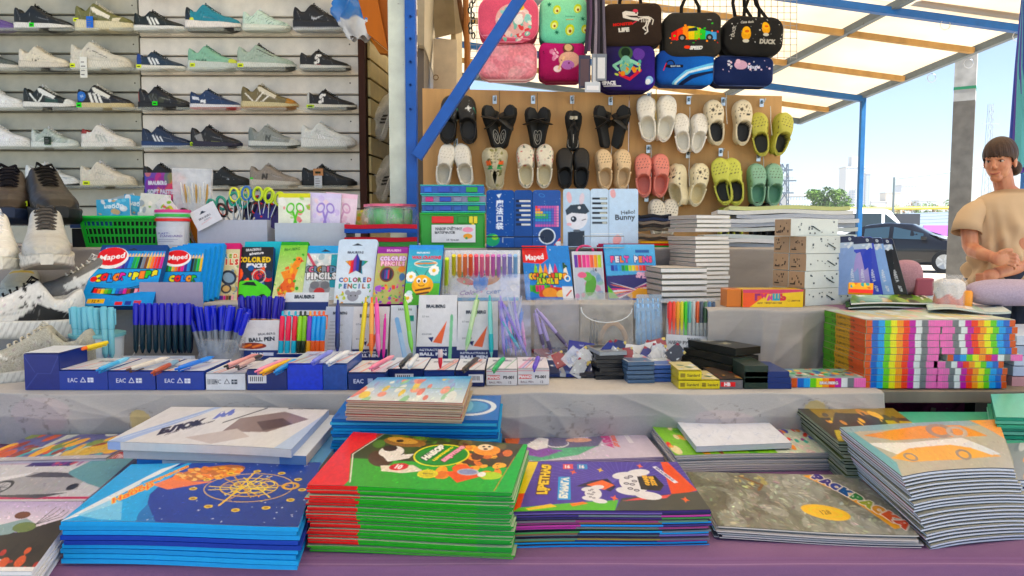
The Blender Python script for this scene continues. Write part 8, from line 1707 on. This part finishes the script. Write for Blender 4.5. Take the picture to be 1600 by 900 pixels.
# lamp post, wires, gas pipe
p=PY(1394,365,58);t=thing('lamp_post','grey street lamp post with a long arm in front of the far towers','lamp post',(p.x,58,0));h=PY(1394,277,58).z
MB().tube([(0,0,0),(0,0,h)],[.12,.08],'#8c9498').build('pole','metal',t);MB().tube([(0,0,h-.1),(4,0,h+.35),(8.5,0,h+1.1)],.05,'#8c9498').build('arm','metal',t)
t=thing('gas_pipe','yellow gas pipe running on posts above the market roofs','pipe',(PY(1350,365,62).x,62,0));x0=t.location.x
a,e=PY(1200,328,62),PY(1720,322,62);MB().tube([a-t.location,e-t.location],.13,'#d8c030').build('pipe','paint',t)
for i in range(6):q_=a.lerp(e,i/5.)-t.location;MB().box(q_.x-.07,-.07,0,q_.x+.07,.07,q_.z,'#c8c4b8').build('post','paint',t)
# trees: leaf clumps through the crown
def tree(label,u,v0,v1,wpx,Y,sd,cols=('#4c6c34','#5c7c3c','#3c5428','#6c8a48'),n=2600,group=None,name='tree'):
 rs=np.random.RandomState(sd);p=PY(u,365,Y);zt,z0=PY(u,v0,Y).z,max(.4,PY(u,v1,Y).z);hw=wpx/FPX*Y/2
 t=thing(name,label,name,(p.x,Y,0),group)
 b=MB();b.tube([(0,0,0),(.1,0,z0),(0,0,(z0+zt)*.55)],[.2,.14,.05],'#5c4a38',7)
 for k in range(5):a_=k*1.3;b.tube([(.05,0,z0),(hw*.5*math.cos(a_),hw*.4*math.sin(a_),z0+(zt-z0)*.5)],[.08,.02],'#5c4a38',5)
 b.build('trunk','wood',t,smooth=True)
 cl=[(rs.uniform(-.75,.75)*hw,rs.uniform(-.6,.6)*hw,z0+(zt-z0)*rs.uniform(.12,.86),hw*rs.uniform(.22,.42),rs.randint(4))for _ in range(16)]
 vs,fs,cs=[],[],[]
 for i in range(n):
  cx,cy,cz,r,k=cl[i%16];d=rs.normal(size=3);d/=np.linalg.norm(d);c_=np.array([cx,cy,cz])+d*r*rs.uniform(.6,1.1)*np.array([1,1,.8])
  a_=rs.normal(size=3);a_/=np.linalg.norm(a_);bb=np.cross(a_,rs.normal(size=3));bb/=np.linalg.norm(bb)+1e-9;s=hw*rs.uniform(.04,.09)
  m_=len(vs);vs+=[c_-a_*s,c_-bb*s*.6,c_+a_*s,c_+bb*s*.6];fs.append((m_,m_+1,m_+2,m_+3));cs.append(cols[(k+(i%7==0))%4])
 o=mesh_obj('crown',vs,fs,cs,'leather',t);return t
tree('round bushy green tree left of the blue canopy post',1284,290,350,54,64,1,n=4200);tree('taller green tree next to the low white building',1307,292,350,42,66,2,n=3400)
for i,(u,v0,w_)in enumerate([(1336,318,40),(1368,320,36),(1404,316,34),(1430,313,30),(1456,315,36),(1490,312,44),(1545,314,50),(1600,312,50)]):tree('low green shrub on the verge, %s counted from the blue post'%ORD[i].replace('bottom','1st'),u,v0,345,w_,70+i%3,10+i,n=700,group='shrubs on the verge',name='shrub',cols=('#6c8a3c','#84964c','#54702f','#a0703c'))
# market roofs and awnings
def awn(label,px,Y0,Y1,cc,th=.06,name='market_roof',cat='roof',ribs=0,rc='#8c949c',legs=True):
 q=[PY(px[0][0],px[0][1],Y0),PY(px[1][0],px[1][1],Y0),PY(px[2][0],px[2][1],Y1),PY(px[3][0],px[3][1],Y1)]
 t=thing(name,label,cat,(q[0].x,Y0,0));o=t.location;b=MB();vs=[p-o for p in q]
 b.add([v+V((0,0,-th))for v in vs]+vs,[(3,2,1,0),(4,5,6,7),(0,1,5,4),(1,2,6,5),(2,3,7,6),(3,0,4,7)],cc);b.build('sheet','paint',t)
 for i in range(ribs):f=(i+.5)/ribs;MB().beam(vs[0].lerp(vs[3],f)+V((0,0,.02)),vs[1].lerp(vs[2],f)+V((0,0,.02)),.05,.04,rc).build('rib','paint',t)
 if legs:
  for v in vs:MB().box(v.x-.04,v.y-.04,0,v.x+.04,v.y+.04,max(.1,v.z-th),'#9aa0a4').build('post','paint',t)
 return t
awn('grey corrugated awning sloping behind the speckled boxes',[(1150,392),(1222,388),(1258,332),(1150,330)],8,14,'#8c9094',ribs=7,rc='#a8acb0',legs=False)
awn('long grey market roof with purple and white fascia',[(1262,366),(1600,352),(1600,326),(1300,338)],34,44,'#8c98a4',ribs=5)
t=awn('white fascia board with purple and blue prints under the long roof',[(1270,372),(1600,362),(1600,350),(1268,364)],33.5,33.6,'#e0dce4',name='fascia_board',cat='sign board',legs=False)
for u0,u1,cc in((1285,1312,'#b8a0d0'),(1340,1378,'#5c84cc'),(1440,1478,'#a870c8'),(1500,1600,'#a880cc')):
 a,e=PY(u0,369,33.4),PY(u1,352,33.4);MB().box(a.x-t.location.x,-.25,a.z,e.x-t.location.x,-.2,e.z,cc).build('printed_panel','gloss',t)
t=thing('kiosk_box','small dark open roof box beside a grey cabinet on the market row','kiosk',PY(1418,352,30));a,e=PY(1400,352,30)-t.location,PY(1438,334,30)-t.location
MB().box(a.x,0,a.z,e.x,1,e.z,'#2c3038').build('body','paint',t);MB().box(a.x-.5,.1,a.z,a.x-.02,1,e.z-.06,'#a8a49c').build('cabinet','paint',t);MB().box(a.x,.2,-t.location.z,e.x,.8,a.z,'#8c9094').build('stand','paint',t)
# cars
def car(label,u,v,Y,yaw,cc,gl='#1c2830',van=False,group=None,L=4.5,name='parked_car'):
 p=PY(u,v,Y);t=thing(name,label,'van' if van else 'car',(p.x,Y,max(0,p.z)),group,(0,0,rad(yaw)))
 xs=np.linspace(-L/2,L/2,41);hl=L/2
 if van:tp=interp(xs,[-hl,-hl+.1,hl-1.5,hl-.9,hl-.2,hl],[1.6,1.95,1.95,1.15,.95,.6]);wf=interp(xs,[-hl,hl-1.4,hl-.9,hl],[.8,.8,.82,.7])
 else:tp=interp(xs,[-hl,-hl+.15,-hl+.75,-hl+1.5,-.2,.45,1.15,hl-.25,hl],[.75,1.0,1.06,1.40,1.46,1.42,1.0,.82,.55]);wf=interp(xs,[-hl,-1.6,-1,.4,1.15,hl],[.72,.74,.60,.60,.76,.66])
 wb=interp(xs,[-hl,-hl+.3,hl-.5,hl],[.74,.88,.87,.70]);be=np.minimum(tp,1.0 if van else.93);P=np.zeros((41,12,3));K_=np.zeros_like(P);K_[:]=col(cc)
 for s,jj in((1,list(range(6))),(-1,list(range(11,5,-1)))):
  for j,(yy,zz)in enumerate(((wb*.9,xs*0+.22),(wb,xs*0+.42),(wb,be*.72),(wb*.96,be),(wf,np.maximum(tp-.05,be)),(wf*.55,np.maximum(tp,be)))):P[:,jj[j],0]=xs;P[:,jj[j],1]=s*yy;P[:,jj[j],2]=zz
 gridmesh('body',np.concatenate([P,P[:,:1]],1),np.concatenate([K_,K_[:,:1]],1),'glasspaint',t)
 b=MB()
 for i in(0,40):b.add([tuple(q)for q in P[i]],[tuple(range(12))],cc)
 b.build('bumper','glasspaint',t)
 segs=[(26,33),(14,25)]if van else[(13,19),(20,27)]
 for s in(-1,1):
  for i0,i1 in segs:
   b=MB();jj=(3,4)if s>0 else(8,7);vs=[]
   for i in(i0,i1):
    for f in(.12,.86):q=P[i,jj[0]]*(1-f)+P[i,jj[1]]*f;vs.append((q[0],q[1]+s*.015,q[2]))
   b.add(vs,[(0,2,3,1)],gl);b.build('side_window','glasspaint',t)
  for x in(-hl+.85,hl-.9):
   w_=MB();w_.lathe([(.32,-.1),(.33,-.08),(.33,.08),(.32,.1)],'#17181a',20,'y',(x,s*.80,.33));o=w_.build('wheel','rubber',t,smooth=True)
   w_=MB();w_.lathe([(.21,s*.1),(.21,s*.115),(.05,s*.10)],'#b4b8bc',20,'y',(x,s*.80,.33))
   for k in range(5):a_=k*1.2566;w_.beam((x,s*.925,.33),(x+.2*math.cos(a_),s*.925,.33+.2*math.sin(a_)),.05,.02,'#d0d4d8',up=(0,1,0))
   w_.build('rim','metal',o)
  MB().box(hl-.35,s*.62-.12,.62,hl-.12,s*.62+.14,.74,'#e4e8ec').build('headlight','glasspaint',t,bevel=.02);MB().box(.75,s*.95-.08,.95,.9,s*.95+.08,1.06,cc).build('mirror','glasspaint',t,bevel=.02);MB().box(-.1,s*(.885)-.01,.72,.05,s*.885+.01,.75,'#3c4044').build('door_handle','metal',t)
 for i0,i1,nm in(((33,36,'windscreen')if van else(28,33,'windscreen')),(8,13,'rear_window')):
  if van and nm[0]=='r':continue
  b=MB();vs=[(P[i,j,0]+(.02 if nm[0]=='w' else-.02),P[i,j,1]*.93,P[i,j,2]+.02)for i in(i0,i1)for j in(4,7)];b.add(vs,[(0,1,3,2)],gl);b.build(nm,'glasspaint',t)
 return t
car('black sedan parked behind the albums, facing right',1400,426,22.5,-36,'#0c0e12','#30424e')
car('white van behind the blue canopy post',1336,408,28,-6,'#d8dadc',van=True,L=4.8,name='parked_van')
car('white car behind the black sedan',1408,404,31,-12,'#dfe0e0',L=4.4)
# concrete pole and hanging cloth at the right
p=PY(1498,365,8);t=thing('concrete_pole','square concrete pole, whitewashed above, between the car and the woman','pole',(p.x,8,0),None,(0,0,rad(-33)))
zc=PY(1480,157,7.9).z;b=MB();b.box(-.10,-.10,0,.10,.10,zc,'#77746e');b.build('lower_shaft','concrete',t);MB().box(-.0995,-.0995,zc,.0995,.0995,4.6,'#b8b8b4').build('upper_shaft','concrete',t)
b=MB();b.box(-.102,-.102,zc+.12,.102,.102,zc+.15,'#4c8c6c');b.build('green_band','cloth',t)
t=thing('market_umbrella','folded blue and purple umbrella cloth hanging at the right edge','umbrella',(PY(1606,200,4.6).x,4.6,0));b=MB()
for i in range(7):u=1588+i*5;b.tube([PY(1604,-30,4.6)-t.location,PY(1600+(i-2)*2,100,4.6-.02*i)-t.location,PY(u,262+(i%2)*8,4.6-.03*(i%3))-t.location],[.02,.035,.05],['#3c4c9c','#5c4c9c','#6cacb8'][i%3],8)
b.build('folded_cloth','cloth',t,smooth=True);MB().tube([(.02,0,0),(.02,0,2.9)],.02,'#3c5c8c').build('pole','metal',t)
# ================= WOMAN
YW_=3.74
def W3(u,v,dy=0):return PY(u,v,YW_+dy)
body0=V((2.515,YW_,0));t=thing('person','woman with dark fringe and beige t-shirt standing with crossed arms at the right','person',body0)
def el(b,c_,r,M_=None,cc='#c08a70',n=14):
 pr=[(math.sin(math.pi*i/10),-math.cos(math.pi*i/10))for i in range(11)];s_=b.M.copy()
 b.M=(M_ or Matrix())@Matrix.Translation(c_)@Matrix.Diagonal((*r,1));b.lathe([(max(a,1e-4),z)for a,z in pr],cc,n);b.M=s_
hc=W3(1562,250)-body0;HM=Matrix.Translation(hc)@Matrix.Rotation(rad(180-50),4,'Z')@Matrix.Rotation(rad(-9),4,'X')@Matrix.Diagonal((.86,.88,.90,1))
SK='#b5806a';b=MB()
for c_,r in(((0,-.012,.03),(.076,.094,.088)),((0,.022,-.02),(.066,.070,.088)),((0,.058,-.092),(.032,.030,.026)),((.032,.056,-.030),(.024,.022,.024)),((-.032,.056,-.030),(.024,.022,.024)),((0,.080,.018),(.052,.014,.012)),((.076,-.008,-.016),(.010,.020,.032)),((-.076,-.008,-.016),(.010,.020,.032)),((0,.099,-.030),(.012,.012,.009)),((.009,.094,-.033),(.007,.009,.007)),((-.009,.094,-.033),(.007,.009,.007)),((0,.082,-.064),(.030,.014,.010)),((0,.080,-.074),(.026,.014,.009))):el(b,c_,r,HM,SK)
b.M=HM;b.tube([(0,.086,.014),(0,.096,-.012),(0,.106,-.030)],[.008,.008,.010],SK);b.M=Matrix()
nk=HM@V((0,-.02,-.06));b.tube([nk,V((nk.x*.7,.005,1.355)),V((0,.0,1.30)),V((0,.0,1.2)),V((0,0,1.0)),V((0,0,.9))],[.047,.046,.075,.13,.12,.13],SK,14)
for s in(-1,1):b.tube([(s*.09,0,.92),(s*.10,0,.5),(s*.10,0,.1)],[.09,.06,.045],SK,10);el(b,(s*.10,-.06,.05),(.04,.11,.045),None,SK)
def loc(u,v,dy):return W3(u,v,dy)-body0
b.tube([(-.15,0,1.25),loc(1513,345,-.03),loc(1516,384,-.06),loc(1521,391,-.09),loc(1534,397,-.17),loc(1552,402,-.21)],[.052,.041,.037,.037,.032,.025],SK,12)
b.tube([(.15,0,1.25),loc(1632,350,-.02),loc(1628,392,-.05),loc(1612,408,-.10),loc(1580,420,-.15),loc(1556,427,-.17)],[.055,.046,.042,.040,.034,.028],SK,12)
pm=loc(1563,404,-.225);el(b,pm,(.045,.020,.034),None,SK);el(b,pm+V((-.02,.006,0)),(.03,.022,.028),None,SK)
for k in range(4):
 a=pm+V((.030,-.004,.026-.0175*k));l_=[.062,.070,.066,.052][k];b.tube([a,a+V((l_*.45,-.012,-.006)),a+V((l_*.8,.002,-.016)),a+V((l_,.022,-.024))],[.0088,.0084,.0078,.0066],SK,8)
b.tube([pm+V((-.01,-.006,.026)),pm+V((.018,-.016,.040)),pm+V((.046,-.014,.040))],[.0125,.0110,.009],SK,8)
el(b,loc(1548,430,-.18),(.042,.022,.03),None,SK)
for k in range(4):a=loc(1546,426+k*4,-.185);b.tube([a,a+V((-.03,.0,-.01)),a+V((-.045,.03,-.012))],[.0095,.009,.008],SK,8)
o=b.build('body','skin',t,smooth=True,sharp=0)
rm=o.modifiers.new('remesh','REMESH');rm.mode='VOXEL';rm.voxel_size=.0036;rm.use_smooth_shade=True;sm=o.modifiers.new('smooth','SMOOTH');sm.iterations=4;sm.factor=.5
skm=bpy.data.materials.new('woman skin');skm.use_nodes=True;n_=skm.node_tree.nodes;bs=n_['Principled BSDF'];bs.inputs['Roughness'].default_value=.5;bs.inputs['Subsurface Weight'].default_value=.2;bs.inputs['Subsurface Radius'].default_value=(.012,.005,.003)
no=n_.new('ShaderNodeTexNoise');no.inputs['Scale'].default_value=14;cr=n_.new('ShaderNodeValToRGB');cr.color_ramp.elements[0].color=(*lin('#b97f68'),1);cr.color_ramp.elements[1].color=(*lin('#c9977c'),1);cr.color_ramp.elements[0].position=.35;cr.color_ramp.elements[1].position=.65
skm.node_tree.links.new(no.outputs['Fac'],cr.inputs['Fac']);skm.node_tree.links.new(cr.outputs['Color'],bs.inputs['Base Color']);o.data.materials[0]=skm
for s in(-1,1):
 b=MB();el(b,(s*.031,.076,.000),(.0135,.010,.0062),HM,'#cfc4bc',10);e_=b.build('eye','glasspaint',t,smooth=True)
 b=MB();el(b,(s*.031,.0845,.000),(.0052,.003,.0052),HM,'#2c2018',10);b.build('iris','glasspaint',e_,smooth=True)
 b=MB();b.M=HM;b.tube([(s*.045,.070,.002),(s*.032,.0865,.0072),(s*.017,.083,.001)],.0026,'#6c4638',6);b.build('eyelid','skin',e_,smooth=True)
 b=MB();b.M=HM;b.tube([(s*.048,.074,.017),(s*.034,.088,.022),(s*.016,.091,.019)],[.0016,.0028,.0022],'#4c3628',6);b.build('eyebrow','hair',t,smooth=True)
b=MB();b.M=HM;b.tube([(-.028,.083,-.060),(-.013,.0945,-.067),(0,.0965,-.0685),(.013,.0945,-.067),(.028,.083,-.060)],[.0012,.0046,.0040,.0046,.0012],'#9c5a54',7,flat=.8);b.build('lips','skin',t,smooth=True)
# hair
def hairgrid(az0,az1,rx,ry,rz,lim,n=70,m_=22,c0=(0,-.012,.03)):
 A,T=np.meshgrid(np.linspace(az0,az1,n),np.linspace(0,1,m_),indexing='ij');lz=np.array([[lim(a)]for a in A[:,0]]);ph=T*lz
 rp=1+.012*np.sin(A*46+T*5)+.01*np.sin(A*87)+.012*np.sin(A*17+T*9)
 P=np.stack([c0[0]+rx*np.sin(ph)*np.sin(A)*rp,c0[1]+ry*np.sin(ph)*np.cos(A)*rp,c0[2]+rz*np.cos(ph)],-1)
 Hm=np.array(HM);P=P@Hm[:3,:3].T+Hm[:3,3];sh=(1+.22*np.sin(A*60+2*np.sin(T*4)))[...,None];return P,np.clip(np.array(col('#3f2c22'))*sh,0,1)
def lim(a):
 a=abs((a+math.pi)%(2*math.pi)-math.pi);f=a/math.pi
 return float(interp(f,[0,.22,.34,.42,.52,.7,1],[1.62,1.66,1.74,2.05,1.80,2.35,2.5]))+.02*math.sin(a*40)
P,K_=hairgrid(-math.pi,math.pi,.086,.107,.100,lim,150,24);o=gridmesh('hair',P,K_,'hair',t);o.modifiers.new('s','SOLIDIFY').thickness=.008
b=MB();bc=(-.035,-.125,-.06);el(b,bc,(.042,.038,.044),HM,'#36261c',18);b.M=HM;b.tube([(-.02,-.10,-.05),(-.015,-.09,-.045)],.022,'#2a2420',10);b.build('hair_bun','hair',t,smooth=True)
# t-shirt
rg_=[(1.350,.070,.064,.010),(1.342,.084,.074,.008),(1.332,.12,.086,.004),(1.312,.155,.098,0),(1.28,.188,.112,0),(1.23,.192,.128,0),(1.17,.184,.138,0),(1.08,.176,.132,0),(.98,.178,.130,0),(.88,.212,.138,0),(.78,.220,.142,0)]
zz=np.linspace(1.350,.78,46);n=90;A,Z=np.meshgrid(np.linspace(0,2*math.pi,n),zz);zr=[r[0]for r in rg_][::-1]
rx,ry,oy=[np.interp(Z,zr,[r[k]for r in rg_][::-1])for k in(1,2,3)]
fold=1.9*(.006*np.sin(A*9+Z*30)*np.clip((1.22-Z)/.2,0,1)+.008*np.sin(A*5-Z*46+1)*np.clip((1.15-Z)/.2,0,1)+.004*np.sin(A*17+Z*12)*np.clip((1.3-Z)/.3,0,1)+.006*np.exp(-((Z-1.16)/.05)**2)*np.sin(A*6))
e_=.80;cs_,sn_=np.cos(A),np.sin(A);X_=(rx+fold)*np.sign(cs_)*np.abs(cs_)**e_;Y_=(ry+fold*1.6)*np.sign(sn_)*np.abs(sn_)**e_-oy
P=np.stack([X_,Y_,Z],-1);TS=np.array(col('#c9b39a'));K_=np.zeros_like(P);K_[:]=TS;K_[:2]=np.array(col('#a8917a'));gridmesh('tshirt',P,K_,'linen',t)
for s in(-1,1):
 pts=[(-.12,0,1.262),(-.17,-.005,1.24),tuple(loc(1513,338,-.02)),tuple(loc(1510,364,-.04))]if s<0 else[(.12,0,1.262),(.185,-.005,1.235),tuple(loc(1638,338,-.02)),tuple(loc(1634,364,-.03))]
 b=MB();b.tube(pts,[.050,.062,.060,.066],'#c9b39a',16,cap=False);o=b.build('sleeve','linen',t,smooth=True,sharp=0,sub=1);o.modifiers.new('s','SOLIDIFY').thickness=.004
b=MB();
for s in(-1,1):b.tube([(s*.095,0,.90),(s*.105,0,.5),(s*.105,.0,.06)],[.115,.085,.07],'#3c4454',12)
b.tube([(0,0,.80),(0,0,.96)],.16,'#3c4454',14);b.build('trousers','cloth',t,smooth=True)
# ================= HAZE
b=MB();b.box(-420,-30,-1.5,420,470,45,'#ffffff');hz=b.build('haze','paint');hz['kind']='stuff'
hm=bpy.data.materials.new('haze air');hm.use_nodes=True;N_=hm.node_tree.nodes;N_.remove(N_['Principled BSDF']);pv_=N_.new('ShaderNodeVolumePrincipled');pv_.inputs['Density'].default_value=.0011;pv_.inputs['Color'].default_value=(.93,.96,1,1);pv_.inputs['Anisotropy'].default_value=.2
hm.node_tree.links.new(pv_.outputs[0],N_['Material Output'].inputs['Volume']);hz.data.materials[0]=hm
